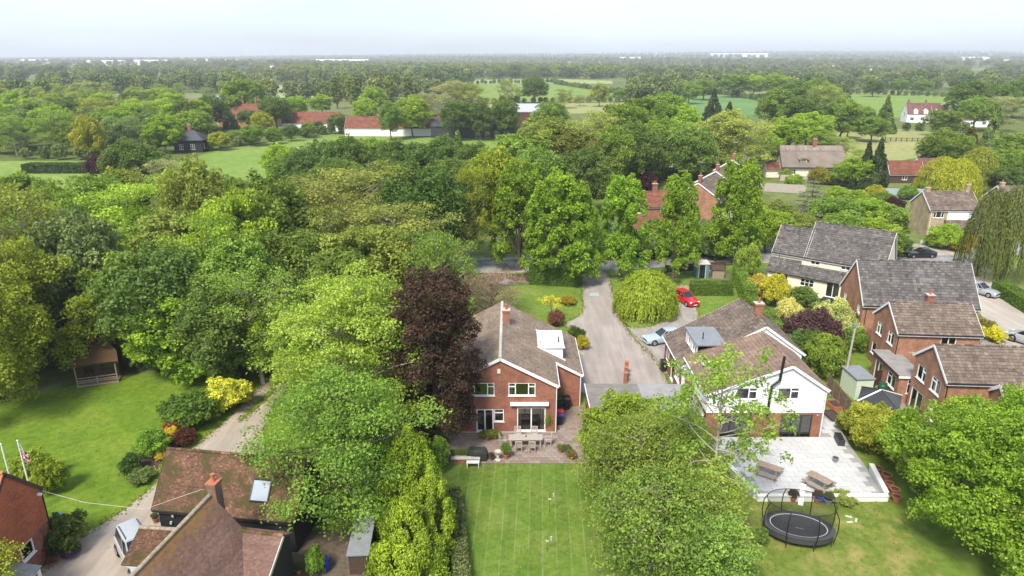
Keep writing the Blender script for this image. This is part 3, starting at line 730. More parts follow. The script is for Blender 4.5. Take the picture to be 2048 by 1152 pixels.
# ------------------------------------------------------------------ the brick house in the middle (A)
def house_a():
    t = thing('brick_house', 'red brick house with white-edged gable, lichened tile roof and box dormer', 'house', (3.5, 49.0, 0), R(90))
    ez, rz_, ro, W, L = 4.35, 6.66, 4.44, 7.6, 12.7; sf = .52; ezb = rz_ - sf * (W - ro); X = 4.1
    def s(x): return x + X
    wall(t, (0, W), (0, 0), [(0, ezb), (W - ro, rz_), (W, ez)], [
        (s(-3.55), 3.36, 2.15, 1.12, 'three', {'curtain': 1}), (s(-.28), 3.36, 2.15, 1.12, 'three', {'curtain': 1}),
        (s(.41), .16, 2.3, 2.12, 'two', {'curtain': 1, 'fw': .08, 'name': 'patio_door'}), (s(-2.89), .12, 1.40, 2.02, 'two', {'fw': .10, 'name': 'french_door'}), (s(-1.44), 1.02, .78, 1.12, 'one_t', {}),
        (s(-3.75), 1.02, .5, 1.1, 'one', {})], M_BRICK)
    wall(t, (0, 0), (4.5, 0), ez, [(1.5, 1.0, .9, 1.0, 'one', {})], M_BRICK)
    wall(t, (4.5, 0), (4.5, -2.4), [(0, ez), (2.4, ez - 2.4 * sf)], [(.25, 1.95, .42, .62, 'one', {})], M_BRICK)
    wall(t, (4.5, -2.4), (L, -2.4), ez - 2.4 * sf, [(1.5, .9, 1.2, 1.1, 'two', {}), (5, .1, 1, 2, 'one', {'name': 'door'})], M_BRICK)
    wall(t, (L, -2.4), (L, W), [(0, ez - 2.4 * sf), (2.4 + ro, rz_), (2.4 + W, ezb)], [(4, 3.2, 1.6, 1.1, 'two', {})], M_BRICK)
    wall(t, (L, W), (0, W), ezb, [], M_BRICK)
    ov, vo, lift = .22, .16, .06
    z = lambda y: rz_ - sf * (ro - y) + lift
    dor = lambda a, b: 1.3 < a < 4.95 and False
    roof(t, (-vo, -ov, z(-ov)), (4.34, -ov, z(-ov)), (0, ro + ov, (ro + ov) * sf), M_TILE_OLD, 'mid')
    roof(t, (4.34, -2.4 - ov, z(-2.4 - ov)), (L + vo, -2.4 - ov, z(-2.4 - ov)), (0, ro + 2.4 + ov, (ro + 2.4 + ov) * sf), M_TILE_OLD, 'mid')
    roof(t, (L + vo, W + ov, ezb - ov * sf + lift), (-vo, W + ov, ezb - ov * sf + lift), (0, -(W - ro + ov), (W - ro + ov) * sf), M_TILE_OLD, 'mid')
    ridge_caps(t, (-vo, ro, rz_ + lift + .02), (L + vo, ro, rz_ + lift + .02), M_STONE, .13, .45)
    barge(t, (-vo - .02, -ov, z(-ov) - .10), (-vo - .02, ro, rz_ + lift - .10), M_WHITE, .035, .24); barge(t, (-vo - .02, W + ov, ezb - ov * sf + lift - .10), (-vo - .02, ro, rz_ + lift - .10), M_WHITE, .035, .24)
    barge(t, (4.34 - .02, -2.4 - ov, z(-2.4 - ov) - .10), (4.34 - .02, -ov - .02, z(-ov) - .10), M_WHITE, .035, .22)
    gutter(t, (-vo, -ov - .05, z(-ov) - .05), (4.3, -ov - .05, z(-ov) - .05), M_WHITE); gutter(t, (4.36, -2.4 - ov - .05, z(-2.4 - ov) - .05), (L, -2.4 - ov - .05, z(-2.4 - ov) - .05), M_WHITE)
    downpipe(t, (-.05, -.06), 4.15, mat=M_WHITE); downpipe(t, (4.44, -2.44), 2.85, mat=M_WHITE)
    # box dormer
    x0, x1, y0, y1, zt = 5.8, 9.5, -.95, 1.2, 4.98
    m = MB(); zf = z(y0) - .1
    m.add([(x0, y0, zf), (x0, y0, zt), (x0, y1, zt), (x0, y1, z(y1) - .1)], [(0, 1, 2, 3)]); MB().add([(x1, y0, zf), (x1, y1, z(y1) - .1), (x1, y1, zt), (x1, y0, zt)], [(0, 1, 2, 3)]).build('dormer_cheek', M_WHITE, t, uv=False, tint=False)
    m.build('dormer_cheek', M_WHITE, t, uv=False, tint=False)
    wall(t, (x0, y0), (x1, y0), zt, [(.5, zf + .25, 1.2, .75, 'two', {}), (2.1, zf + .25, 1.2, .75, 'two', {})], M_WHITE, z0=zf, name='dormer_wall')
    d = MB().box(x0 - .12, y0 - .14, zt, x1 + .12, y1 + .05, zt + .10).build('dormer_roof', plain('pale_felt', (.58, .59, .60), .7, .2, 2, dirt=((.33, .33, .33), 1.2, .56)), t, tint=False)
    MB().box(x0 - .16, y0 - .18, zt + .02, x0 - .12, y1 + .05, zt + .13).build('roof_edge', M_WHITE, d, tint=False, uv=False)
    MB().tube([(x0 + 1.0, y0 + .35, zt + .1), (x0 + 1.0, y0 + .35, zt + .62)], .05, 8).build('vent_pipe', M_BLACK, d, tint=False, uv=False)
    MB().tube([(x0 + .7, y1 - .2, zt + .1), (x0 + .7, y1 - .2, zt + .42)], .05, 8).build('vent_pipe', M_CHROME, d, tint=False, uv=False)
    fl = MB(); fl.bar((x0 - .1, y0 - .25, z(y0 - .25) + .05), (x0 - .1, y1 + .1, z(y1 + .1) + .05), .22, .03); fl.bar((x1 + .1, y0 - .2, z(y0 - .2) + .05), (x1 + .1, y1 + .1, z(y1 + .1) + .05), .22, .03)
    fl.box(x0 - .2, y1 + .03, zt - .02, x1 + .2, y1 + .30, zt + .055); fl.build('flashing', M_WHITE, t, uv=False, tint=False)
    chimney(t, 7.9, ro - .42, 5.9, 7.75, .62, .62, 1)
    fl = MB(); fl.bar((7.45, ro - .02, rz_ + .14), (7.45, ro - .85, z(ro - .85) + .07), .22, .03); fl.build('flashing', M_LEAD, t, uv=False, tint=False)
    aerial(t, 12.4, ro - .3, rz_ - .1, 2.4, 2.6)
    # awning cassette, alarm box, light
    x = 0
    MB().box(-.28, 3.5 - 2.95, 2.55, -.004, 3.5 + .15, 2.80).build('awning_box', M_WHITE, t, uv=False, tint=False, bevel=.03)
    MB().box(-.09, 4.42, 5.35, -.003, 4.66, 5.70).build('alarm_box', plain('cream_plastic', (.75, .68, .52), .5, .05), t, uv=False, tint=False)
    MB().box(-.16, W + .02, 4.62, .0, W + .12, 4.72).build('floodlight', M_UPVC, t, uv=False, tint=False)
    MB().box(-.06, -.0, .0, 0.0, W, .10).build('plinth', M_CONC, t, tint=False)
    return t
house_a()

# ------------------------------------------------------------------ white boarded house with brick base (B)
def house_b():
    t = thing('boarded_house', 'pale weatherboarded house on a brick ground floor with a black flue', 'house', (24.6, 48.1, 0), R(90))
    W, ro, rz_, L = 9.2, 2.9, 6.46, 6.9; ez = 4.5; ezb = 4.03; zb = 2.36
    lo = [(1.1, .06, 2.55, 2.08, 'bif', {'frame': M_DARK, 'name': 'folding_door', 'sill': False, 'fw': .08}), (6.0, .06, 2.5, 2.08, 'bif', {'frame': M_DARK, 'name': 'folding_door', 'sill': False, 'fw': .08})]
    up = [(2.2, 3.5, 1.65, .98, 'two_t2', {}), (5.45, 3.5, 1.7, .98, 'two_t2', {})]
    tp = [(0, ezb), (W - ro, rz_), (W, ez)]
    wall(t, (0, W), (0, 0), zb, lo, M_BRICK); wall(t, (0, W), (0, 0), tp, up, M_WEATHER, z0=zb, name='boarded_wall'); boards(t, (0, W), (0, 0), tp, up, zb, M_WEATHER)
    wall(t, (0, 0), (L, 0), zb, [], M_BRICK); wall(t, (0, 0), (L, 0), ez, [], M_WEATHER, z0=zb, name='boarded_wall'); boards(t, (0, 0), (L, 0), ez, [], zb, M_WEATHER)
    wall(t, (L, W), (0, W), zb, [], M_BRICK); wall(t, (L, W), (0, W), ezb, [], M_WEATHER, z0=zb, name='boarded_wall'); boards(t, (L, W), (0, W), ezb, [], zb, M_WEATHER)
    sf = (rz_ - ez) / ro; sb = (rz_ - ezb) / (W - ro); ov, vo, lf = .22, .18, .06
    roof(t, (-vo, -ov, ez - ov * sf + lf), (L + .2, -ov, ez - ov * sf + lf), (0, ro + ov, (ro + ov) * sf), M_TILE_NEW, 'conc')
    roof(t, (L + .2, W + ov, ezb - ov * sb + lf), (-vo, W + ov, ezb - ov * sb + lf), (0, -(W - ro + ov), (W - ro + ov) * sb), M_TILE_NEW, 'conc')
    ridge_caps(t, (-vo, ro, rz_ + lf + .02), (L, ro, rz_ + lf + .02), M_TILE_NEW, .13, .45)
    for (y, z) in ((-ov, ez - ov * sf + lf), (W + ov, ezb - ov * sb + lf)): barge(t, (-vo - .02, y, z - .13), (-vo - .02, ro, rz_ + lf - .13), M_WHITE, .035, .22)
    gutter(t, (-vo, -ov - .05, ez - ov * sf), (L, -ov - .05, ez - ov * sf), M_WHITE); gutter(t, (-vo, W + ov + .05, ezb - ov * sb), (L, W + ov + .05, ezb - ov * sb), M_WHITE)
    downpipe(t, (-.04, -.07), 4.3, mat=M_WHITE)
    MB().box(-.05, -.02, zb - .03, -.002, W + .02, zb + .03).build('drip_board', M_WHITE, t, uv=False, tint=False)
    MB().box(-.10, 0, 0, -.004, W, .07).build('threshold', M_DARK, t, uv=False, tint=False)
    fx = W - (5.0)   # flue
    MB().tube([(-.22, fx + .25, 2.2), (-.22, fx + .18, 4.75), (-.22, fx - .38, 5.25), (-.22, fx - .50, 7.3)], .105, 10).build('flue', M_BLACK, t, smooth=False, uv=False, tint=False)
    MB().box(3.9, W - 1.5, 4.62, 4.45, W - .55, 4.78).build('rooflight', M_UPVC, t, uv=False, tint=False)
    MB().tube([(-.03, .35, 2.05), (-.03, .35, 2.13), (-.10, .35, 2.13)], .05, 8).build('wall_light', M_STONE, t, uv=False, tint=False)
    # older rear wing
    W2, ro2, rz2, L2 = 10.4, 3.45, 6.9, 7.0; ezf2 = rz2 - .72 * 3.45; ezb2 = rz2 - .54 * 6.95
    gable_house(t, L2, W2, ezf2, rz2, M_BRICK, M_TILE_BROWN, 'conc', ezb=ezb2, ro=ro2, ox=6.9, oy=-.9, walls='fbr',
                back=[(.8, 1.0, 1.6, 1.3, 'two', {}), (3.0, .1, 1.0, 2.0, 'one', {'name': 'door'}), (4.6, 1.0, 1.8, 1.3, 'three_p', {})], gut=M_WHITE)
    wall(t, (6.9, 9.5), (6.9, -.9), [(0, ezb2), (6.95, rz2), (10.4, ezf2)], [], M_WHITE)
    chimney(t, 10.1, 2.2, 6.0, 7.9, .62, .72, 1)
    # flat-roofed dormer on the left slope
    x0, x1, y1, y0, zt = 6.75, 10.9, 8.35, 5.6, 5.12
    zz = lambda y: rz2 - .54 * (y - 2.55) + .06
    MB().add([(x1, y1, zz(y1) - .1), (x1, y1, zt), (x1, y0, zt), (x1, y0, zz(y0) - .1)], [(0, 1, 2, 3)]).build('dormer_cheek', M_WHITE, t, uv=False, tint=False)
    wall(t, (x1, y1), (x0, y1), zt, [(.9, zz(y1) + .25, .6, .7, 'one', {}), (2.4, zz(y1) + .25, 1.2, .7, 'two', {})], M_WHITE, z0=zz(y1) - .1, name='dormer_wall')
    d = MB().box(x0 - .05, y0 - .1, zt, x1 + .12, y1 + .14, zt + .12).build('dormer_roof', M_LEAD, t, tint=False)
    MB().tube([(x0 + 1.3, y1 - .75, zt + .1), (x0 + 1.3, y1 - .75, zt + .75)], .05, 8).build('vent_pipe', M_BLACK, d, uv=False, tint=False)
    return t
house_b()

# flat-roofed garage joining A and B
def garage():
    t = thing('garage', 'low flat-roofed brick garage linking the two houses, grey felt roof', 'garage', (6.35, 47.9, 0), 0)
    L, W, z = 8.75, 4.8, 2.35
    wall(t, (0, 0), (L, 0), z, [(1.0, 1.0, 1.0, .9, 'two', {}), (3.4, .05, .9, 2.0, 'one', {'name': 'door'})], M_BRICK)
    wall(t, (L, 0), (L, W), z, [], M_BRICK); wall(t, (0, W), (0, 0), z, [], M_BRICK)
    wall(t, (L, W), (0, W), z, [(.8, .05, 2.4, 2.0, 'one', {'frame': M_WHITE, 'name': 'garage_door', 'sill': False}), (4.8, .05, 2.4, 2.0, 'one', {'frame': M_WHITE, 'name': 'garage_door', 'sill': False})], M_BRICK)
    MB().box(-.12, -.15, z, L / 2 - .005, W + .15, z + .14).build('flat_roof', M_FELT, t, tint=False)
    MB().box(L / 2 + .005, -.15, z - .02, L + .02, W + .15, z + .11).build('flat_roof', plain('paler_felt', (.26, .255, .25), .85, .15, 1.2), t, tint=False)
    MB().box(-.14, -.17, z - .12, L, -.15, z + .15).build('fascia', M_WHITE, t, uv=False, tint=False)
    MB().bar((-.14, -.15, z + .08), (-.14, W + .15, z + .08), .05, .2).build('fascia', M_WHITE, t, uv=False, tint=False)
garage()

# ------------------------------------------------------------------ cream house (D)
def house_d():
    t = thing('cream_house', 'cream rendered house with steep dark tile roof and long lean-to', 'house', (34.9, 86.9, 0), -math.atan2(.627, .778))
    gable_house(t, 4.1, 5.0, 4.8, 7.8, M_CREAM, M_TILE_GREY, 'conc', ox=-.4, walls='fbl', ov=.2)
    gable_house(t, 9.2, 6.4, 4.8, 8.65, M_CREAM, M_TILE_GREY, 'conc', ox=3.7, ov=.2, front=[(.75, 3.85, 1.1, .82, 'cot2', {'fw': .06}), (4.4, 3.85, 1.1, .82, 'cot2', {'fw': .06})], right=[(2.5, 1, 1.2, 1.2, 'cot2', {})])
    roof(t, (-.6, -1.35, 2.35), (3.35, -1.35, 2.35), (0, 1.34, 1.7), M_TILE_GREY, 'conc'); roof(t, (3.35, -1.35, 2.35), (9.6, -1.35, 2.35), (0, 1.34, 1.25), M_TILE_GREY, 'conc')
    wall(t, (-.4, -1.15), (9.4, -1.15), 2.5, [(1.1, .35, 1.5, 1.95, 'two', {}), (4.2, 1.15, 1.7, 1.0, 'cot3', {'fw': .06}), (7.4, .35, 1.6, 1.95, 'two', {})], M_CREAM)
    wall(t, (-.4, 0), (-.4, -1.15), [(0, 3.9), (1.15, 2.5)], [], M_CREAM); wall(t, (9.4, -1.15), (9.4, 0), [(0, 2.5), (1.15, 3.5)], [], M_CREAM)
    gutter(t, (-.6, -1.42, 2.33), (9.6, -1.42, 2.33)); downpipe(t, (.5, -.06), 4.7, 4.0); downpipe(t, (9.0, -.06), 4.6, 3.5)
    MB().box(6.9, -2.6, 0, 9.6, -1.2, .33).build('deck', M_BLACKWOOD, t, tint=False)
    # rear wing seen beyond the right gable
    gable_house(t, 4.5, 4.2, 2.6, 4.6, M_CREAM, M_TILE_BROWN, 'conc', ox=13.0, oy=1.4, walls='fbr')
house_d()

# ------------------------------------------------------------------ brick houses on the right (E, F, G, H)
def house_e():
    t = thing('steep_roofed_house', 'orange brick house with the broad steep grey tile roof', 'house', (36.35, 66.3, 0), math.atan2(-1.1, 11.1))
    gable_house(t, 11.2, 6.4, 5.0, 8.65, M_BRICK2, M_TILE_GREY, 'conc', ov=.25, left=[(1.2, 3.2, .75, 1.2, 'two', {}), (5.0, 3.4, .7, 1.0, 'two', {}), (.7, .2, 1.7, 2.0, 'two', {'name': 'patio_door'}), (3.2, .9, 1.5, 1.2, 'three_p', {})], front=[(2, 3.2, 1.1, 1.1, 'two', {})])
    downpipe(t, (.35, -.08), 4.9); MB().lathe([(0.02, 0), (.18, .03), (.25, .08), (.26, .09)], (0, 0, 0), 12).build('satellite_dish', M_STONE, t, loc=(-.2, .35, 3.7), smooth=True, uv=False, tint=False).rotation_euler = (R(75), 0, R(-70))
def house_f():
    t = thing('brick_house', 'orange brick house with brown lichened roof and a chimney on its ridge', 'house', (35.75, 58.5, 0), math.atan2(-.6, 7.5))
    gable_house(t, 7.3, 5.1, 5.0, 6.95, M_BRICK2, M_TILE_BROWN, 'conc', left=[(.9, 3.25, 1.15, 1.2, 'two_t', {}), (3.3, 3.25, 1.15, 1.2, 'two_t', {}), (.5, .95, .9, 1.2, 'one', {})], front=[(3.9, 3.55, 1.35, 1.1, 'two', {})])
    chimney(t, 3.6, 2.75, 6.5, 7.75, .6, .6, 1); downpipe(t, (.06, -.08), 4.9); aerial(t, 3.3, 2.9, 7.7, 1.5, .3)
    # flat-roofed rear extension
    z = 2.6; x0, x1, y0, y1 = -1.45, .6, -4.55, .9
    wall(t, (x0, y1), (x0, y0), z, [(.7, .1, 1.4, 2.05, 'two', {'name': 'patio_door'}), (3.3, .95, 1.55, 1.25, 'two_t', {})], M_BRICK2); wall(t, (x0, y0), (x1, y0), z, [(.75, .95, .75, 1.3, 'one_t', {})], M_BRICK2); wall(t, (x1, y0), (x1, 0), z, [], M_BRICK2)
    wall(t, (0, y1), (x0, y1), z, [], M_BRICK2)
    MB().box(x0 - .15, y0 - .15, z, x1 + .1, y1 + .12, z + .12).build('flat_roof', M_FELT2, t, tint=False)
    MB().box(x0 - .17, y0 - .17, z - .16, x1 + .1, y0 - .15, z + .06).build('fascia', M_WHITE, t, uv=False, tint=False)
    MB().bar((x0 - .16, y0 - .15, z + .02), (x0 - .16, y1 + .1, z + .02), .03, .2).build('fascia', M_WOOD_DARK, t, uv=False, tint=False)
    w = MB()
    for i in range(6): w.tube([(.45, -3.0 - i * .02, z + 1.5), (.45 + .7 * math.cos(i), -3.0 + .45 * math.sin(i), z + 1.3 + .1 * i)], .02, 5)
    w.tube([(.5, -3.0, z + .1), (.45, -3.0, z + 1.6)], .03, 6); w.build('wind_vane', M_STONE, t, uv=False, tint=False)
def house_g():
    t = thing('brick_house', 'brick house with white-spotted brown roof and sliding door onto the brown yard', 'house', (34.2, 48.45, 0), math.atan2(-.5, 7.3))
    gable_house(t, 11, 5.0, 5.0, 6.9, M_BRICK2, M_TILE_BROWN, 'conc', left=[(.65, 3.2, 1.35, 1.25, 'two_t2', {'curtain': 2}), (2.95, 3.2, 1.35, 1.25, 'two_t', {'curtain': 1}), (.35, .1, 1.9, 2.1, 'two', {'name': 'patio_door', 'fw': .08}), (3.3, .9, 1.0, 1.1, 'two_t', {})])
    downpipe(t, (.08, -.08), 4.9)
    t2 = thing('brick_wing', 'small brick gable wing with white bargeboards half hidden by leaves', 'house', (37.2, 45.6, 0), R(-8))
    gable_house(t2, 5, 2.7, 4.3, 5.25, M_BRICK2, M_TILE_OLD, 'conc', left=[(.9, 3.0, .8, .8, 'one', {})], barge_h=.28)
house_e(); house_f(); house_g()

# ------------------------------------------------------------------ old tiled barn, mossy roof, red tile-hung house (left foreground)
def barn():
    t = thing('tiled_barn', 'black boarded barn under a mossy orange-brown clay tile roof', 'barn', (-22.1, 35.95, 0), math.atan2(-.92, 6.7))
    gable_house(t, 8.9, 4.1, 2.75, 5.3, M_BLACKWOOD, M_TILE_CLAY, 'plain', ov=.28, vo=.2, barge_m=M_WOOD_DARK, front=[(3.0, .1, 1.0, 2.0, 'one', {'frame': M_BLACK, 'name': 'door', 'sill': False})], ridge_m=M_TILE_CLAY)
    boards(t, (0, 0), (8.9, 0), 2.7, [(3.0, .1, 1.0, 2.0)], .1, M_BLACKWOOD, .2); boards(t, (0, 4.1), (0, 0), [(0, 2.75), (2.05, 5.2), (4.1, 2.75)], [], .1, M_BLACKWOOD, .2)
    sf = (5.3 - 2.75) / 2.05; a = math.atan(sf)
    def on(x, yy, c): return Vector((x, yy, 2.75 + sf * yy + .06)) + Vector((0, -math.sin(a), math.cos(a))) * c
    f = MB(); x0, x1, ya, yb = 6.05, 7.2, .35, 1.15
    for (p, q) in (((x0, ya), (x1, ya)), ((x0, yb), (x1, yb)), ((x0, ya), (x0, yb)), ((x1, ya), (x1, yb))): f.bar(on(*p, .08), on(*q, .08), .07, .09)
    sk = f.build('skylight', M_DARK, t, uv=False, tint=False)
    m = MB(); m.add([tuple(on(x0, ya, .09)), tuple(on(x1, ya, .09)), tuple(on(x1, yb, .09)), tuple(on(x0, yb, .09))], [(0, 1, 2, 3)]); m.build('pane', plain('sky_glass', (.30, .34, .38), .08, .05, 1, spec=1.0, bstr=0), sk, uv=False, tint=False)
    for (x, z, s) in ((.95, 1.9, .14), (.75, 1.35, .12), (1.35, 1.2, .10)):
        MB().box(x, -.16, z, x + s, -.03, z + s * 1.3).build('wall_lamp', M_STONE, t, uv=False, tint=False)
barn()
def mossy():
    d = Vector((-.165, -.986)).normalized(); e = Vector((.986, -.165)); ro = 2.6; o = Vector((-16.74, 32.05)) - e * ro
    t = thing('mossy_roofed_house', 'old house roof of mauve clay tiles with orange moss along its ridge', 'house', (o.x, o.y, 0), math.atan2(d.y, d.x))
    m_ = 1.2
    gable_house(t, 9.0, 5.9, 6.0 - m_ * ro, 6.0, M_BRICK, M_TILE_MAUVE, 'plain', ro=ro, ezb=6.0 - m_ * 3.3, ov=.15, vo=.1, barge_m=M_WOOD_DARK, ridge_m=M_RIDGE, barge_h=.12)
    roof(t, (4.3, ro + .3, 4.0 - .65 * 4.25), (4.3, ro + 4.15, 4.0 - .65 * 4.25), (-4.25, 0, .65 * 4.25), M_TILE_MAUVE, 'plain', name='wing_roof')
    roof(t, (-1.0, ro + 4.15, 3.35), (-1.0, ro + 1.0, 3.35), (1.05, 0, .65), M_TILE_MAUVE, 'plain', name='wing_roof')
    ridge_caps(t, (.05, ro + 1.3, 4.04), (.05, ro + 4.2, 4.04), M_TILE_CLAY, .13)
    barge(t, (4.3, ro + 4.2, 1.2), (.05, ro + 4.2, 3.95), M_STONE, .06, .18)
    wall(t, (4.0, ro + 4.0), (-.9, ro + 4.0), [(0, 1.35), (3.9, 3.85), (4.9, 3.3)], [], M_BLACKWOOD)
    chimney(t, -.35, ro + .15, 4.4, 6.75, .60, .50, 1, brickmat('old_chimney_brick', (.22, .13, .085), (.16, .095, .065), (.24, .19, .15)), cap=M_TERRA)
    t2 = thing('tiled_car_port', 'small red tiled car port roof over the silver car', 'car port', (-22.0, 31.6, 0), R(-5))
    roof(t2, (0, -.2, 1.95), (4.6, -.2, 1.95), (0, 2.0, .95), M_TILE_CLAY, 'plain'); roof(t2, (4.6, 2.6, 2.4), (0, 2.6, 2.4), (0, -.8, .5), M_TILE_CLAY, 'plain')
    ridge_caps(t2, (0, 1.8, 2.96), (4.6, 1.8, 2.96), M_RIDGE, .13); MB().box(.1, -.06, 1.7, 4.5, .06, 1.86).build('beam', M_WHITE, t2, uv=False, tint=False)
    MB().box(.9, -.06, 0, 1.02, .06, 1.7).build('post', M_WHITE, t2, uv=False, tint=False); MB().box(3.2, -.05, 0, 3.32, .05, 1.7).build('post', M_WHITE, t2, uv=False, tint=False)
mossy()
def red_house():
    t = thing('tile_hung_house', 'red house with a tile-hung gable above brick and one white window', 'house', (-34.2, 30.2, 0), 0)
    W, ro, ez, rz_ = 4.5, 2.25, 4.75, 7.2
    gable_house(t, 6.0, W, ez, rz_, M_BRICK, M_TILE_RED, 'plain', ov=.15, vo=.12, barge_m=M_WOOD_DARK, right=[(2.05, 1.35, 1.05, .95, 'one', {'fw': .08})], gut=M_BLACK)
    sk = lambda a, b: b + 2.55 > interp([(0, ez), (ro, rz_), (W, ez)], a) - .05
    w = roof(t, (6.06, 0, 2.55), (6.06, W, 2.55), (0, 0, rz_ - 2.6), M_TILE_RED, 'plain', thick=.001, name='hung_tiles', skip=sk)
    MB().box(6.0, 0, 2.46, 6.10, W, 2.56).build('tile_band', M_TERRA, t, uv=False, tint=False)
    downpipe(t, (6.10, W + .02), 4.7); MB().box(6.05, W - .35, 4.4, 6.3, W - .2, 4.52).build('floodlight', M_UPVC, t, uv=False, tint=False)
    t2 = thing('white_porch', 'white glazed porch with a grey roof against the red house', 'porch', (-28.05, 29.6, 0), 0)
    MB().add([(0, 0, 2.0), (1.5, 0, 1.75), (1.5, 1.9, 1.75), (0, 1.9, 2.0), (0, 0, 2.08), (1.5, 0, 1.83), (1.5, 1.9, 1.83), (0, 1.9, 2.08)], [(0, 3, 2, 1), (4, 5, 6, 7), (0, 1, 5, 4), (1, 2, 6, 5), (2, 3, 7, 6), (3, 0, 4, 7)]).build('roof', M_LEAD, t2, uv=False, tint=False)
    wall(t2, (1.4, .05), (1.4, 1.85), 1.76, [(.15, .1, 1.5, 1.55, 'two', {})], M_UPVC); wall(t2, (1.4, 1.85), (.02, 1.85), [(0, 1.76), (1.38, 2.0)], [(.2, .7, .9, .9, 'two', {})], M_UPVC); wall(t2, (.02, .05), (1.4, .05), 1.76, [], M_UPVC)
red_house()

# ------------------------------------------------------------------ middle-distance houses
def row_houses():
    a = math.atan2(43, 24); lx = Vector((math.cos(a), math.sin(a))); ly = Vector((-lx.y, lx.x))
    R1 = Vector(G(1397, 366, 7.0)); W = 7.6
    labels = ['brown roofed brick end house of the terrace, its gable toward the limes', 'middle house of the brown roofed terrace by the lane', 'far end house of the brown roofed terrace, pale gable']
    s = 0.0
    for i, lb in enumerate(labels):
        L = (13, 15, 11)[i]; p = R1 + lx * s - ly * (W / 2)
        t = thing('terrace_house', lb, 'house', (p.x, p.y, 0), a, 'terrace houses by the lane')
        dz = .35 * i
        gable_house(t, L, W, 4.6 + dz, 7.0 + dz, M_BRICK2 if i < 2 else M_CREAM, M_TILE_BROWN, 'far', front=[(2, 3.2, 1.6, 1.2, 'two', {}), (6, 3.2, 1.6, 1.2, 'two', {}), (3, .6, 1.8, 1.7, 'two', {})], left=[(2, 3.0, 1.2, 1.2, 'two', {})] if i == 0 else (), walls='fblr')
        chimney(t, 1.2, W / 2, 6.6 + dz, 8.2 + dz, .7, .6, 2); aerial(t, 1.3, W / 2, 8.1 + dz, 2.6, 1.0 + i)
        s += L + .35
    p = R1 - ly * (W / 2) + lx * 1.5
    t = thing('rear_extension', 'low lean-to extension with grey roof behind the terrace end house', 'extension', (p.x + ly.x * -2.6, p.y + ly.y * -2.6, 0), a)
    roof(t, (0, -.1, 2.0), (6, -.1, 2.0), (0, 2.7, 1.0), M_TILE_GREY, 'far'); wall(t, (0, 0), (6, 0), 2.0, [(1, .8, 1.2, .9, 'two', {})], M_WHITE); wall(t, (0, 2.5), (0, 0), [(0, 2.9), (2.5, 2.0)], [], M_WHITE)
row_houses()
def cottage():
    x, y = G(1565, 356); t = thing('thatched_cottage', 'cream cottage with thick grey thatch and scalloped ridge', 'cottage', (x, y, 0), R(-3))
    L, W, ez, rz_ = 14.5, 6.4, 3.4, 7.3
    gable_house(t, L, W, ez, rz_, M_CREAM, M_THATCH, 'far', ov=.5, vo=.5, under=M_THATCH, barge_m=M_THATCH, barge_h=.5, front=[(1.5, 1.0, 1.6, 1.2, 'cot3', {}), (7, 1.0, 1.6, 1.2, 'cot3', {}), (11, 1, 1.4, 1.2, 'cot2', {})], right=[(2.5, 3.2, 1.2, 1.1, 'cot2', {})])
    for ch in list(t.children):
        if ch.name.startswith('roof'):
            for c2 in list(ch.children): bpy.data.objects.remove(c2)
            ch.data.materials[0] = M_THATCH
            md = ch.modifiers.new('thick', 'SOLIDIFY'); md.thickness = .3; md.offset = 1
    m = MB(); k = 14
    sf = (rz_ - ez) / (W / 2)
    for i in range(k):
        x0 = -.5 + (L + 1) * i / k; x1 = -.5 + (L + 1) * (i + 1) / k
        for j in range(6):
            a0, a1 = x0 + (x1 - x0) * j / 6, x0 + (x1 - x0) * (j + 1) / 6; h0 = .75 + .3 * math.sin(math.pi * j / 6); h1 = .75 + .3 * math.sin(math.pi * (j + 1) / 6)
            for sg in (-1, 1):
                yy = W / 2
                q = [(a0, yy, rz_ + .52), (a1, yy, rz_ + .52), (a1, yy + sg * h1, rz_ + .50 - h1 * sf), (a0, yy + sg * h0, rz_ + .50 - h0 * sf)]
                m.add(q + [(p[0], p[1], p[2] - .12) for p in q], [(0, 1, 2, 3) if sg < 0 else (3, 2, 1, 0), (2, 3, 7, 6)])
    m.build('ridge_thatch', M_THATCH, t, uv=False)
    chimney(t, 8.0, W / 2, 7.0, 9.4, 1.0, .7, 2)
    # eyebrow dormer
    wall(t, (3.9, 0.3), (5.7, .3), 4.9, [(.4, 3.9, 1.0, .8, 'cot2', {})], M_CREAM, z0=3.3, name='dormer_wall')
    dm = MB()
    for j in range(8):
        a0, a1 = -1 + 2 * j / 8, -1 + 2 * (j + 1) / 8; z0, z1 = 4.65 + .55 * math.cos(a0 * 1.5), 4.65 + .55 * math.cos(a1 * 1.5)
        q = [(4.8 + a0 * 1.3, -.15, z0), (4.8 + a1 * 1.3, -.15, z1), (4.8 + a1 * 1.3, 1.6, z1 + .3), (4.8 + a0 * 1.3, 1.6, z0 + .3)]
        dm.add(q + [(p[0], p[1], p[2] - .25) for p in q], [(0, 1, 2, 3), (0, 4, 5, 1)])
    dm.build('dormer_thatch', M_THATCH, t, uv=False)
    t2 = thing('cottage_outhouse', 'low red roofed outhouse at the end of the thatched cottage', 'outhouse', (x + 14.9, y + .5, 0), R(-3))
    gable_house(t2, 4.6, 4, 2.2, 3.9, M_CREAM, M_TILE_BROWN, 'far', front=[(.8, .8, 1, 1, 'two', {})]); chimney(t2, 4.2, 2, 3.4, 5.0, .6, .6, 1)
    t3 = thing('cottage_outhouse', 'little red tiled lean-to on the other end of the cottage', 'outhouse', (x - 4.0, y + .8, 0), R(-3))
    gable_house(t3, 3.4, 3.4, 2.1, 3.5, M_CREAM, M_TILE_RUST, 'far')
cottage()
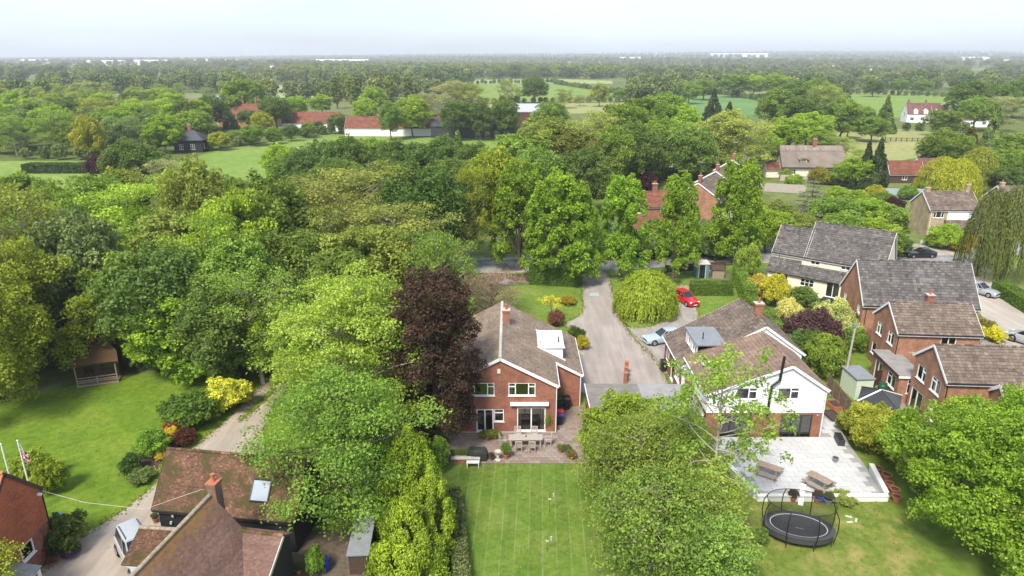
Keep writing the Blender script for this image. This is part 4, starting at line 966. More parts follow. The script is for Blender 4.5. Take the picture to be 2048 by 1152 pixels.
def buff_house(px, py, lb, lb2=None):
    x, y = G(px, py); t = thing('buff_brick_house', lb, 'house', (x, y, 0), R(-3))
    gable_house(t, 8.0, 6.6, 5.0, 7.4, M_BRICK_Y, M_TILE_BROWN, 'far', front=[(.6, 3.5, 1.75, 1.25, 'three', {}), (3.9, 3.5, 1.0, 1.25, 'two', {}), (5.9, 3.5, 1.0, 1.25, 'two', {}), (.5, .9, 1.9, 1.3, 'three', {})], vo=.15, right=[(2, 1, 1, 1, 'two', {})])
    MB().box(2.9, -.06, 3.2, 7.7, -.004, 4.85).build('white_panel', M_WHITE, t, uv=False, tint=False)
    for (s, w) in ((3.9, 1.0), (5.9, 1.0)): window(t, (0, -.07), (1, 0), (0, -1), s, 3.5, w, 1.25, 'two')
    roof(t, (2.5, -2.0, 2.2), (8.4, -2.0, 2.2), (0, 2.0, 1.0), M_TILE_BROWN, 'far'); wall(t, (2.7, -1.7), (4.0, -1.7), 2.25, [(.3, .9, .7, 1.1, 'one', {})], M_BRICK_Y); wall(t, (2.7, 0), (2.7, -1.7), [(0, 3.1), (1.7, 2.25)], [(.4, .8, .7, 1.2, 'one', {})], M_BRICK_Y)
    wall(t, (4.0, -1.7), (4.0, -.02), 2.25, [], M_BRICK_Y); MB().box(5.0, -.10, .05, 5.9, -.03, 2.0).build('front_door', plain('brown_door', (.16, .06, .03), .5, .1), t, uv=False, tint=False)
    chimney(t, 7.2, 3.3, 7.0, 8.6, .6, .6, 1, M_BRICK_Y); chimney(t, .7, 3.3, 7.0, 8.0, .6, .6, 1, M_BRICK_Y); downpipe(t, (.25, -.07), 4.9, mat=M_WHITE)
    t2 = thing('car_port', lb2, 'car port', (x + 8.6, y + 1.0, 0), R(-3))
    MB().box(0, 0, 2.3, 2.6, 5, 2.5).build('flat_roof', M_FELT, t2, tint=False); MB().box(0, -.06, 2.25, 2.6, -.004, 2.52).build('fascia', M_WHITE, t2, uv=False, tint=False)
    wall(t2, (.1, .2), (2.5, .2), 2.3, [(.2, .05, 2.0, 2.0, 'one', {'frame': M_WHITE, 'name': 'garage_door', 'sill': False})], M_BRICK_Y); wall(t2, (2.5, .2), (2.5, 5), 2.3, [], M_BRICK_Y)
    return t
buff_house(1850, 476, 'buff brick house with white panel under its eaves and a brown front door', 'flat white-edged garage beside the buff house with the brown door')
buff_house(2000, 462, 'second buff brick house, half hidden behind the tall weeping tree', 'flat garage behind the tall weeping tree')
M_MAROON = tilemat('maroon_roof_tile', [(0, (.13, .06, .055)), (1, (.20, .10, .09))], (.24, .14, .12), .66)
def generic(name, lb, px, py, L, W, ez, rz_, rot, wm, tm, ch=(), cat='house', style='far', front=(), left=(), right=(), group=None, z=0.0, **k):
    x, y = G(px, py); t = thing(name, lb, cat, (x, y, z), R(rot), group)
    gable_house(t, L, W, ez, rz_, wm, tm, style, front=front, left=left, right=right, **k)
    for (cx, zt) in ch: chimney(t, cx, W / 2, rz_ - .4, zt, .8, .7, 2)
    return t
generic('tiled_outbuilding', 'orange-red tiled outbuilding between the dark hedge and the willow', 1777, 366, 8, 5, 2.3, 5.0, -4, M_WOOD_DARK, M_TILE_RUST, cat='outbuilding', front=[(3, .8, 1.2, 1.1, 'two', {})])
generic('tiled_outbuilding', 'pinker tiled end bay of the red outbuilding by the willow', 1837, 366, 4.5, 5.4, 2.3, 5.6, -4, M_WOOD_DARK, M_MAROON, cat='outbuilding')
t = generic('white_farmhouse', 'white farmhouse with maroon roof and three little dormers beyond the paddock', 1812, 245, 15, 8, 4.2, 8.6, -10, M_WHITE, M_MAROON, [(1, 10), (8.5, 10)], left=[(3, 2.6, 1.6, 1.8, 'two', {})], front=[(1.5, 1, 1.6, 1.4, 'two', {}), (6, 1, 1.6, 1.4, 'two', {})])
for i in range(3):
    x = 2.6 + i * 4.3
    m = MB(); m.add([(x, -.3, 4.0), (x + 1.8, -.3, 4.0), (x + 1.8, -.3, 5.4), (x + .9, -.3, 6.3), (x, -.3, 5.4), (x, 2.2, 5.4), (x + 1.8, 2.2, 5.4), (x + .9, 2.2, 6.3)], [(0, 1, 2, 3, 4), (4, 3, 7, 5), (3, 2, 6, 7), (0, 4, 5), (1, 6, 2)]); m.build('dormer', M_WHITE, t, tint=False)
    window(t, (0, -.33), (1, 0), (0, -1), x + .45, 4.3, .9, 1.0, 'two')
x, y = G(1862, 246); t = thing('white_gable_wing', 'white gabled wing at the end of the maroon roofed farmhouse', 'house', (x, y, 0), R(-10)); gable_house(t, 7, 5, 4.0, 7.6, M_WHITE, M_MAROON, 'far', right=[(2, 2, 1, 1, 'two', {})])
generic('white_cottage', 'long white cottage with maroon roof behind the paddock hedge', 1925, 254, 13, 7, 3.4, 7.0, -4, M_WHITE, M_MAROON, [(7, 8.4)], front=[(3, 1, 1.5, 1.3, 'two', {}), (8, 1, 1.5, 1.3, 'two', {})])
generic('white_gable_cottage', 'narrow white gable with a tall chimney beside the pointed conifer', 1978, 254, 6, 5, 4.4, 8.6, 75, M_WHITE, M_SLATE, [(.6, 11)])
# manor, lodge and farm
t = generic('manor_house', 'red brick manor house with tall chimneys among the trees', 438, 253, 26, 10, 5.5, 9.5, -6, M_BRICK2, M_TILE_RUST, [(3, 12), (10, 12.5), (16, 12), (23, 11.5)], front=[(2 + 4 * i, 3, 1.8, 1.8, 'cot3', {}) for i in range(6)])
x, y = G(428, 250); t = thing('manor_tower', 'slim brick tower with pale pointed cap and flagstaff', 'tower', (x, y, 0), R(-6))
for (p, q) in (((0, 0), (5, 0)), ((5, 0), (5, 5)), ((5, 5), (0, 5)), ((0, 5), (0, 0))): wall(t, p, q, 10.0, [(2, 7, 1.2, 1.8, 'cot2', {})], M_BRICK_Y)
MB().add([(-.4, -.4, 10), (5.4, -.4, 10), (5.4, 5.4, 10), (-.4, 5.4, 10), (2.5, 2.5, 13)], [(0, 1, 4), (1, 2, 4), (2, 3, 4), (3, 0, 4), (3, 2, 1, 0)]).build('pointed_roof', M_LEAD, t, uv=False, tint=False)
MB().tube([(4.6, 2.5, 10), (4.6, 2.5, 16)], .12, 6).build('flagstaff', M_WHITE, t, uv=False, tint=False)
x, y = G(350, 306); t = thing('slate_lodge', 'small dark lodge with hipped slate roof and brick chimney', 'lodge', (x, y, 0), R(8)); L, W, ez = 8.6, 7.5, 3.9
for (p, q) in (((0, 0), (L, 0)), ((L, 0), (L, W)), ((L, W), (0, W)), ((0, W), (0, 0))): wall(t, p, q, ez, [(1.5, 1, 1.3, 1.7, 'cot2', {}), (5, 1, 1.3, 1.7, 'cot2', {})], M_BLACKWOOD)
MB().add([(-.7, -.7, ez), (L + .7, -.7, ez), (L + .7, W + .7, ez), (-.7, W + .7, ez), (3, W / 2, 6.8), (L - 3, W / 2, 6.8)], [(0, 1, 5, 4), (1, 2, 5), (2, 3, 4, 5), (3, 0, 4), (3, 2, 1, 0)]).build('hipped_roof', M_SLATE, t, uv=False)
chimney(t, L / 2, W / 2, 6.2, 8.6, .9, .8, 2)
generic('tiled_barn', 'long white walled barn with red tile roof below the manor', 566, 262, 24, 9, 3.4, 7.4, -3, M_WHITE, M_TILE_RUST, cat='barn')
generic('tiled_barn', 'long low white barn with weathered red roof behind the avenue trees', 690, 272, 38, 9, 3.2, 7.0, -2, M_WHITE, M_TILE_RUST, cat='barn')
generic('grey_barn', 'open fronted grey roofed barn beside the pale farm yard', 846, 258, 8, 12, 6.5, 9.5, 0, M_BLACKWOOD, M_TILE_GREY, cat='barn')
generic('dark_barn', 'long dark boarded barn with a row of white doors', 862, 276, 32, 9, 4.4, 6.6, -2, M_DARK, M_SLATE, cat='barn', front=[(17 + 3.6 * i, .3, 1.8, 2.2, 'one', {'frame': M_WHITE}) for i in range(4)], barge_m=M_DARK)
generic('metal_barn', 'maroon sided metal barn with pale grey roof', 1022, 251, 18, 14, 6, 9, 0, plain('maroon_metal', (.09, .035, .03), .6, .1), plain('pale_metal_roof', (.42, .43, .44), .5, .08), cat='barn', barge_m=M_WHITE)
sheet('farm_yard', [(818, 262), (905, 262), (905, 273), (815, 273)], .13, RD_CONC, 'pale concrete farm yard')
generic('hidden_house', 'brick house with red roof and dish glimpsed between the lime trees', 1262, 462, 8, 6, 4.4, 6.4, 4, M_BRICK, M_TILE_RUST, [(4.6, 7.8)], front=[(1, 3.2, 1.4, 1.1, 'two', {}), (5, 3.2, 1.4, 1.1, 'two', {})])
# village houses and sheds near the horizon
rnd = random.Random(5)
far_m = None
for i in range(46):
    if i < 26: y = rnd.uniform(1500, 4200); a = rnd.uniform(.42, .78)
    else: y = rnd.uniform(1700, 3600); a = rnd.uniform(-.75, -.3)
    x = a * y; L = rnd.uniform(10, 20)
    if far_m is None:
        m = MB(); m.box(0, 0, -3, 14, 8, 5.5, 0); m.add([(-.4, -.4, 5.5), (14.4, -.4, 5.5), (14.4, 8.4, 5.5), (-.4, 8.4, 5.5), (-.4, 4, 9), (14.4, 4, 9)], [(0, 1, 5, 4), (2, 3, 4, 5), (1, 2, 5), (3, 0, 4)], 1)
        far_m = m.mesh('distant_house', [M_WHITE, M_MAROON])
    o = link_obj('distant_house', far_m, None, (x, y, hill(x, y)), rnd.uniform(-.4, .4)); o.scale = (L / 14, 1.3, 1.25)
    tag(o, 'tiny pale house of the far village among trees near the horizon', 'house', 'far village houses near the horizon')
for i, (px, y, L, h, lb) in enumerate([(650, 2600, 190, 16, 'long white warehouse on the skyline above the wood'), (300, 2500, 120, 13, 'white shed on the skyline left of the wood'), (215, 2700, 130, 12, 'low white shed among the far left trees'), (90, 3600, 240, 14, 'long pale shed at the far left edge of the plain'), (420, 3000, 180, 12, 'long thin white shed beyond the manor'), (1400, 5200, 420, 22, 'very long white glasshouse range on the far ridge'), (1460, 4500, 160, 20, 'white shed near the far ridge'), (1215, 3600, 140, 14, 'white shed in the plain behind the wood'), (1880, 3300, 120, 12, 'pale shed among the far right houses')]):
    x = (px - 1024) / FPX * y * 1.0; m = MB(); w = 40
    m.box(0, 0, -8, L, w, h); m.add([(-1, -1, h), (L + 1, -1, h), (L + 1, w + 1, h), (-1, w + 1, h), (-1, w / 2, h + 4), (L + 1, w / 2, h + 4)], [(0, 1, 5, 4), (2, 3, 4, 5), (1, 2, 5), (3, 0, 4)], 1)
    tag(m.build('warehouse', [M_WHITE, M_UPVC], loc=(x, y, hill(x, y)), tint=False), lb, 'warehouse')
# ------------------------------------------------------------------ trees and shrubs: leaf-sized faces spread through the crown
def unit(a): return a / np.maximum(np.linalg.norm(a, axis=1, keepdims=True), 1e-9)
def leaf_mesh(name, pos, nrm, tint, size, aspect=.62, rng=None, along=None, mat=None):
    n = len(pos)
    r = rng.normal(size=(n, 3)) if along is None else along + rng.normal(size=(n, 3)) * .25
    nrm = unit(nrm); t = unit(r - nrm * np.sum(r * nrm, axis=1, keepdims=True)); b = np.cross(nrm, t)
    L = (size * rng.uniform(.7, 1.3, n))[:, None] if np.ndim(size) == 0 else (size * rng.uniform(.7, 1.3, n))[:, None]
    Wd = L * aspect
    v = np.empty((n, 4, 3))
    bend = nrm * L * .12
    v[:, 0] = pos - t * L * .5 - bend; v[:, 1] = pos + b * Wd * .5; v[:, 2] = pos + t * L * .5 - bend; v[:, 3] = pos - b * Wd * .5
    me = bpy.data.meshes.new(name)
    me.vertices.add(4 * n); me.vertices.foreach_set('co', v.reshape(-1).astype(np.float32))
    me.loops.add(4 * n); me.loops.foreach_set('vertex_index', np.arange(4 * n, dtype=np.int32))
    me.polygons.add(n); me.polygons.foreach_set('loop_start', np.arange(0, 4 * n, 4, dtype=np.int32))
    try: me.polygons.foreach_set('loop_total', np.full(n, 4, dtype=np.int32))
    except Exception: pass
    me.materials.append(mat or M_LEAF)
    a = me.attributes.new('tint', 'FLOAT', 'FACE'); a.data.foreach_set('value', np.clip(tint, 0, 1).astype(np.float32))
    me.update(calc_edges=True)
    return me
def puff_leaves(P, Rr, n_total, rng, flat=.85, up=.55, rnd=.75, shell=.35, tjit=.16, low=-.35):
    """leaves on the outer shell of every puff; the ones buried inside other puffs are dropped"""
    K = len(P); wgt = Rr ** 2; cnt = np.maximum(4, (n_total * wgt / wgt.sum())).astype(int)
    idx = np.repeat(np.arange(K), cnt); n = len(idx)
    d = unit(rng.normal(size=(n, 3)))
    flip = d[:, 2] < low; d[flip, 2] *= -1
    rad = Rr[idx] * (1 - shell * rng.random(n) ** 1.6) * rng.uniform(.9, 1.14, n)
    pos = P[idx] + d * rad[:, None] * np.array([1, 1, flat])
    keep = np.ones(n, bool)
    for k in range(K):
        q = (pos - P[k]) / np.array([1, 1, flat]); keep &= ~((np.sum(q * q, axis=1) < (Rr[k] * .58) ** 2) & (idx != k))
    pt = rng.normal(.5, .15, K)
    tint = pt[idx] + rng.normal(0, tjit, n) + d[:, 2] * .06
    nrm = unit(d * .75 + np.array([0, 0, up]) + rng.normal(size=(n, 3)) * rnd)
    return pos[keep], nrm[keep], tint[keep]
def branch(mb, a, b, r0, r1, rng, bow=.12, n=5, sides=6):
    a = np.array(a, float); b = np.array(b, float); L = np.linalg.norm(b - a); off = rng.normal(size=3) * L * bow; off[2] = abs(off[2]) * .6
    pts = []; rad = []
    for i in range(n + 1):
        t = i / n; p = a * (1 - t) + b * t + off * math.sin(math.pi * t) ; pts.append(tuple(p)); rad.append(r0 + (r1 - r0) * t)
    mb.tube(pts, rad, sides, caps=False); return pts
def gen_round(seed, Rad, H, base=.25, puffs=26, pr=.36, nleaf=12000, leaf=.35, droop=0.0, open_=0.0, trunk_r=None, bark=None, gaps=0, top=1.0, limbs=10, spread=1.0, rnd=.75, shell=.35, mat=None, cyl=.7, skirt=0.0):
    """broadleaf crown: puffs round an uneven ellipsoid from base*H to H; returns (crown mesh, trunk mesh)"""
    rng = np.random.default_rng(seed)
    zc = H * (base + 1) / 2; Rz = H * (1 - base) / 2
    P, Rr = [], []
    lob = rng.uniform(.64, 1.2, 7); ph = rng.uniform(0, 6.28)
    for i in range(puffs):
        u = (i + .5) / puffs; z = 1 - 2 * u * .93; z += rng.normal(0, .08); z = max(-.93, min(.98, z)); a = i * 2.39996 + rng.normal(0, .3)
        rr = math.sqrt(max(0, 1 - z * z)) ; prof = rr ** (1 if cyl > .5 else .75) if z > 0 else rr ** cyl
        prof *= 1 + skirt * max(0, -z + .2)
        lb = lob[int(((a + ph) % 6.2832) / 6.2832 * 7) % 7]
        r_p = pr * Rad * rng.uniform(.6, 1.35)
        k = max(.05, 1 - r_p / Rad * .8)
        P.append((math.cos(a) * Rad * prof * k * lb * spread, math.sin(a) * Rad * prof * k * lb * spread, zc + z * (Rz - r_p * .8) * top - droop * prof * Rz * .3)); Rr.append(r_p)
    for i in range(max(3, puffs // 5)):
        a = rng.uniform(0, 6.28); rr = rng.uniform(0, .5); P.append((math.cos(a) * Rad * rr, math.sin(a) * Rad * rr, zc + rng.uniform(-.3, .5) * Rz)); Rr.append(pr * Rad * 1.05)
    P = np.array(P); Rr = np.array(Rr)
    if open_:
        keepm = rng.random(len(P)) > open_; P = P[keepm]; Rr = Rr[keepm]
    # sub-clumps on each puff give the broken outline and the dark gaps
    P2, R2 = [], []
    for c, r in zip(P, Rr):
        for j in range(12):
            d = rng.normal(size=3); d /= np.linalg.norm(d); d[2] = abs(d[2]) if rng.random() < .5 else d[2]
            P2.append(c + d * r * rng.uniform(.60, 1.0)); R2.append(r * rng.uniform(.20, .42))
    pos, nrm, tint = puff_leaves(np.array(P2), np.array(R2), nleaf * 1.15, rng, flat=.95, rnd=rnd, shell=shell, low=-.55)
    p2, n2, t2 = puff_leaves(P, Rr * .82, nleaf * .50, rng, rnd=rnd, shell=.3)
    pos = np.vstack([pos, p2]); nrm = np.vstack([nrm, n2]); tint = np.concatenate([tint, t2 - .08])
    kz = H / np.percentile(pos[:, 2], 99.7); kr = Rad / np.percentile(np.hypot(pos[:, 0], pos[:, 1]), 96.5); kk = np.array([kr, kr, kz]); pos = pos * kk; P = P * kk
    if base < .04: pos[:, 2] = np.maximum(pos[:, 2], .05 + rng.random(len(pos)) * .3)
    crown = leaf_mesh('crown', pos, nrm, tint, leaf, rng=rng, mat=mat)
    mb = MB(); tr = trunk_r or max(.12, H * .02)
    zt = H * max(base, .12) + .1 * H
    lean = rng.normal(0, .02 * H, 2)
    mb.tube([(0, 0, -.15), (0, 0, .15 * zt), (lean[0] * .4, lean[1] * .4, zt * .6), (lean[0], lean[1], zt), (lean[0] * 1.3, lean[1] * 1.3, zc + Rz * .35)], [tr * 1.5, tr * 1.05, tr * .85, tr * .7, tr * .2], 8, caps=False)
    order = rng.permutation(len(P))[:limbs]
    for k in order:
        z0 = zt * rng.uniform(.75, 1.1); branch(mb, (lean[0] * z0 / zt, lean[1] * z0 / zt, z0), P[k], tr * .42, tr * .10, rng)
    trunk = mb.mesh('trunk', bark or M_BARK, smooth=True, uv=False)
    return crown, trunk
def gen_open(seed, Rad, H, base, nbr, nleaf, leaf, clump=.55, bark=None, trunk_r=.2, forks=3, mat=None, upward=.5, crop=None):
    """sparse tree: visible limbs carrying separate leaf clumps"""
    rng = np.random.default_rng(seed); mb = MB(); ends = []
    z0 = H * base
    lean = rng.normal(0, .03 * H, 2)
    spine = [(0, 0, -.1), (lean[0] * .3, lean[1] * .3, z0), (lean[0], lean[1], H * .6), (lean[0] * 1.4, lean[1] * 1.4, H * .97)]
    mb.tube(spine, [trunk_r * 1.3, trunk_r, trunk_r * .6, trunk_r * .12], 8, caps=False)
    for i in range(nbr):
        t = (i + .5) / nbr; z = z0 + (H * .92 - z0) * t; a = i * 2.39996 + rng.normal(0, .35)
        w = Rad * (math.sin(math.pi * min(1, (.18 + .82 * t))) ** .6 + .12) * rng.uniform(.65, 1.1)
        f = z / H; s = np.array([lean[0] * f * 1.2, lean[1] * f * 1.2, z])
        e = s + np.array([math.cos(a) * w, math.sin(a) * w, w * upward * rng.uniform(.4, 1.3)])
        pts = branch(mb, s, e, trunk_r * (.5 - .25 * t), trunk_r * .09, rng, .1, 6)
        ends.append((e, clump * rng.uniform(.8, 1.3)))
        for q in range(forks):
            p = np.array(pts[rng.integers(2, 6)]); d = rng.normal(size=3); d /= np.linalg.norm(d); d[2] = abs(d[2]) * .8; e2 = p + d * w * rng.uniform(.25, .5)
            branch(mb, p, e2, trunk_r * .16, trunk_r * .05, rng, .1, 3, 5); ends.append((e2, clump * rng.uniform(.7, 1.2)))
            ends.append((p * .4 + e2 * .6, clump * .7))
    P = np.array([e[0] for e in ends]); Rr = np.array([e[1] for e in ends])
    pos, nrm, tint = puff_leaves(P, Rr, nleaf, rng, .65, .8, .8, .75, low=-.6)
    return leaf_mesh('crown', pos, nrm, tint, leaf, rng=rng, mat=mat), mb.mesh('trunk', bark or M_BARK, smooth=True, uv=False)
def gen_willow(seed, Rad, H, strands=420, leaf=.28, per=26):
    rng = np.random.default_rng(seed); pos, nrm, tint, al = [], [], [], []
    for i in range(strands):
        a = rng.uniform(0, 6.283); q = math.sqrt(rng.random()); r = Rad * q * rng.uniform(.85, 1.03)
        zt = H * (1 - .62 * q ** 2.2) * rng.uniform(.9, 1.03); L = min(zt - .25, H * rng.uniform(.25, .75) * (.45 + .6 * q))
        k = max(4, int(per * L / H * 1.6)); tn = rng.normal(.5, .17); c = np.array([math.cos(a), math.sin(a), 0])
        start = zt
        for j in range(k):
            f = j / k; out = r + Rad * .10 * math.sin(min(1, f * 2) * 1.57)
            pos.append(c * out + np.array([0, 0, start - L * f]) + rng.normal(size=3) * .07); nrm.append(c + np.array([0, 0, .35]) + rng.normal(size=3) * .45); tint.append(tn + (0.16 * (1 - f)) + rng.normal(0, .1)); al.append(np.array([c[0] * .25, c[1] * .25, -1]))
    for i in range(strands):   # dome top
        a = rng.uniform(0, 6.283); q = math.sqrt(rng.random()) * .9; z = H * (1 - .62 * q ** 2.2)
        for j in range(6):
            c = np.array([math.cos(a), math.sin(a), 0]); pos.append(c * Rad * q + np.array([0, 0, z]) + rng.normal(size=3) * .22); nrm.append(c * q + np.array([0, 0, 1]) + rng.normal(size=3) * .5); tint.append(rng.normal(.66, .14)); al.append(c + np.array([0, 0, -.5]))
    pos = np.array(pos); crown = leaf_mesh('crown', pos, np.array(nrm), np.array(tint), leaf * 1.5, .30, rng, np.array(al))
    mb = MB(); tr = H * .03; mb.tube([(0, 0, -.1), (.05, 0, H * .4), (0, .1, H * .7)], [tr * 1.3, tr, tr * .4], 8, caps=False)
    for i in range(12):
        a = i * 2.4; branch(mb, (0, 0, H * .42), (math.cos(a) * Rad * .75, math.sin(a) * Rad * .75, H * .72), tr * .4, tr * .1, rng, .18)
    return crown, mb.mesh('trunk', M_BARK, smooth=True, uv=False)
def gen_conifer(seed, Rad, H, nleaf=14000, leaf=.3, plumes=46, power=1.0, base=.0, droop=0.0, blunt=.15):
    """cypress-like: upright plumes on a cone"""
    rng = np.random.default_rng(seed); P, Rr = [], []
    for i in range(plumes):
        f = ((i + .5) / plumes); z = base * H + (H * (1 - base)) * f * .93; rad = Rad * (1 - f) ** power * (1 - blunt) + Rad * blunt * (1 - f ** 3)
        a = i * 2.39996 + rng.normal(0, .3); r = Rad * .30 * rng.uniform(.7, 1.2) * (1 - .55 * f)
        P.append((math.cos(a) * max(0, rad - r * .5), math.sin(a) * max(0, rad - r * .5), z - droop * rad)); Rr.append(r)
    P.append((0, 0, H * .95)); Rr.append(Rad * .12)
    P = np.array(P); Rr = np.array(Rr)
    wgt = Rr ** 1.6; cnt = np.maximum(6, nleaf * wgt / wgt.sum()).astype(int); idx = np.repeat(np.arange(len(P)), cnt); n = len(idx)
    d = unit(rng.normal(size=(n, 3))); st = 1.7 if droop == 0 else .7
    pos = P[idx] + d * (Rr[idx] * rng.uniform(.65, 1.1, n))[:, None] * np.array([1, 1, st]); out = unit(np.column_stack([pos[:, 0], pos[:, 1], np.zeros(n)]) + 1e-6)
    along = out * (.55 if droop == 0 else .9) + np.array([0, 0, 1.0 if droop == 0 else -.25])
    nrm = d * .7 + out * .5 + rng.normal(size=(n, 3)) * .6 + np.array([0, 0, .25]); tint = rng.normal(.5, .15, len(P))[idx] + rng.normal(0, .14, n) + (np.linalg.norm(pos[:, :2], axis=1) / Rad - .5) * .12
    crown = leaf_mesh('crown', pos, nrm, tint, leaf, .38, rng, along, M_NEEDLE)
    mb = MB(); mb.tube([(0, 0, -.1), (0, 0, H * .5), (0, 0, H * .93)], [H * .022, H * .014, .02], 7, caps=False)
    return crown, mb.mesh('trunk', M_BARK, smooth=True, uv=False)
def gen_cedar(seed, Rad, H, nleaf=9000, leaf=.32):
    rng = np.random.default_rng(seed); mb = MB(); P, Rr = [], []
    mb.tube([(0, 0, -.1), (0, 0, H * .5), (.1, 0, H * .97)], [H * .025, H * .016, .02], 7, caps=False)
    for lv in range(9):
        f = lv / 9; z = H * (.10 + .86 * f); rad = Rad * (1 - f) ** .8 + .25
        for k in range(7):
            a = k * .9 + lv * 1.3 + rng.normal(0, .2); e = (math.cos(a) * rad, math.sin(a) * rad, z - .12 * rad + rng.normal(0, .15)); branch(mb, (0, 0, z), e, .07, .02, rng, .05, 3, 5)
            for s in (.45, .7, .92): P.append((e[0] * s, e[1] * s, z + (e[2] - z) * s)); Rr.append(rad * .24 + .12)
    P = np.array(P); Rr = np.array(Rr); pos, nrm, tint = puff_leaves(P, Rr, nleaf, rng, .28, 1.0, .6, .5, low=-.8)
    return leaf_mesh('crown', pos, nrm, tint, leaf, .35, rng, mat=M_NEEDLE), mb.mesh('trunk', M_BARK, smooth=True, uv=False)
def gen_hedge(seed, L, W, H, nleaf, leaf, wob=.12, rnd=.6):
    rng = np.random.default_rng(seed); A = np.array([L * W, L * H, L * H, W * H, W * H], float); f = rng.choice(5, nleaf, p=A / A.sum()); u = rng.uniform(-.5, .5, nleaf); v = rng.uniform(0, 1, nleaf)
    pos = np.zeros((nleaf, 3)); nr = np.zeros((nleaf, 3))
    k = f == 0; pos[k] = np.column_stack([u[k] * L, (v[k] - .5) * W, np.full(k.sum(), H)]); nr[k] = (0, 0, 1)
    for q, sg in ((1, -1), (2, 1)): k = f == q; pos[k] = np.column_stack([u[k] * L, np.full(k.sum(), sg * W / 2), v[k] * H]); nr[k] = (0, sg, .25)
    for q, sg in ((3, -1), (4, 1)): k = f == q; pos[k] = np.column_stack([np.full(k.sum(), sg * L / 2), u[k] * W, v[k] * H]); nr[k] = (sg, 0, .25)
    w = np.sin(pos[:, 0] * 1.7 + seed) * np.sin(pos[:, 2] * 2.1 + 1) * np.cos(pos[:, 1] * 1.9) * wob + rng.normal(0, .05, nleaf) - .10 * rng.random(nleaf)
    edge = np.clip((pos[:, 2] / H), 0, 1) ** 6 * .10
    pos += nr * (w - edge)[:, None]
    tint = rng.normal(.5, .17, nleaf) + nr[:, 2] * .10 + np.sin(pos[:, 0] * 2.3) * .06
    return leaf_mesh('foliage', pos, nr + rng.normal(size=(nleaf, 3)) * rnd, tint, leaf, rng=rng)

CACHE = {}
def meshes(key):
    if key in CACHE: return CACHE[key]
    k, v = key
    s = 100 * v + 7
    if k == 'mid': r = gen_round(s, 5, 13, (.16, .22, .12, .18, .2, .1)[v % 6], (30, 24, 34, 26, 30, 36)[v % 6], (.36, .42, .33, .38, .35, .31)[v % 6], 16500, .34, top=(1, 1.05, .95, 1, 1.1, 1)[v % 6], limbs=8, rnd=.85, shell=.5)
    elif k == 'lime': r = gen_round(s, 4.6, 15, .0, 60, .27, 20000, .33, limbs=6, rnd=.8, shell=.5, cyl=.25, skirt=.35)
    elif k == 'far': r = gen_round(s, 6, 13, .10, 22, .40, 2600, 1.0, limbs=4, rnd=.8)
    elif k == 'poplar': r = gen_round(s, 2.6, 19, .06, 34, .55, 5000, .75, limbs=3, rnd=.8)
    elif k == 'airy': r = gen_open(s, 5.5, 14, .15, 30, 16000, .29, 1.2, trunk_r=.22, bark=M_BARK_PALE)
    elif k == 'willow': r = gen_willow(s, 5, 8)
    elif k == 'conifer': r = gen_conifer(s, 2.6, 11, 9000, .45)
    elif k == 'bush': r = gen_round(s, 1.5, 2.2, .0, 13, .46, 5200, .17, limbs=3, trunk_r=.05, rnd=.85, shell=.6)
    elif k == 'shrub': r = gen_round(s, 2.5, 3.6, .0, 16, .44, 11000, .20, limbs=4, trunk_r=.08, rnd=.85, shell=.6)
    elif k == 'cedar': r = gen_cedar(s, 4.2, 11)
    CACHE[key] = r; return r
NOM = {'mid': (5, 13), 'lime': (4.6, 15), 'far': (6, 13), 'poplar': (2.6, 19), 'airy': (5.5, 14), 'willow': (5, 8), 'conifer': (2.6, 11), 'bush': (1.5, 2.2), 'shrub': (2.5, 3.6), 'cedar': (4.2, 11)}
def place(name, label, cat, crown, trunk, loc, color, sc_=(1, 1, 1), rz=0.0, group=None, cname='crown', tname='trunk'):
    t = thing(name, label, cat, loc, rz, group); t.scale = sc_
    c = link_obj(cname, crown, t); c.color = (color[0] * 1.36 + color[1] * .05, color[1] * 1.30, color[2] * 1.05, 1)
    if trunk is not None: link_obj(tname, trunk, t)
    return t
trnd = random.Random(11)
def jit(c, a=.12):
    f = 1 + trnd.uniform(-a, a); g = trnd.uniform(-.05, .05)
    return (max(0, c[0] * f * (1 + g)), c[1] * f, max(0, c[2] * f * (1 - g)))
def tree(kind, v, x, y, h, r, color, label, name='broadleaf_tree', group=None, cat='tree', z=None, j=.12):
    c, t = meshes((kind, v)); n = NOM[kind]; r = min(r, h * .60) if kind in ('mid', 'airy') else r
    cn, tn = ('crown', 'trunk') if cat == 'tree' else ('foliage', 'stem')
    return place(name, label, cat, c, t, (x, y, hill(x, y) if z is None else z), jit(color, j), (r / n[0], r / n[0], h / n[1]), trnd.uniform(0, 6.28), group, cn, tn)
def top_tree(kind, v, px, py, h, r, color, label, **k):          # the photo's crown top at (px, py), height h
    x, y = G(px, py, h * .97); return tree(kind, v, x, y, h, r, color, label, **k)
# base colours
LIME = (.140, .265, .024); BRIGHT = (0.167, 0.288, 0.032); MIDG = (0.121, 0.217, 0.038); DEEP = (0.077, 0.143, 0.033); OLIVE = (.150, .212, .045); PALE = (.180, .250, .070); YELL = (.230, .285, .025); BLUEG = (0.116, 0.187, 0.079)
COPPER = (.040, .027, .020); PURPLE = (.052, .020, .030); GOLD = (.52, .42, .035); CYP = (0.169, 0.215, 0.015); DARKC = (.026, .050, .018); SILVER = (0.203, 0.247, 0.125); GREYB = (.17, .145, .12)

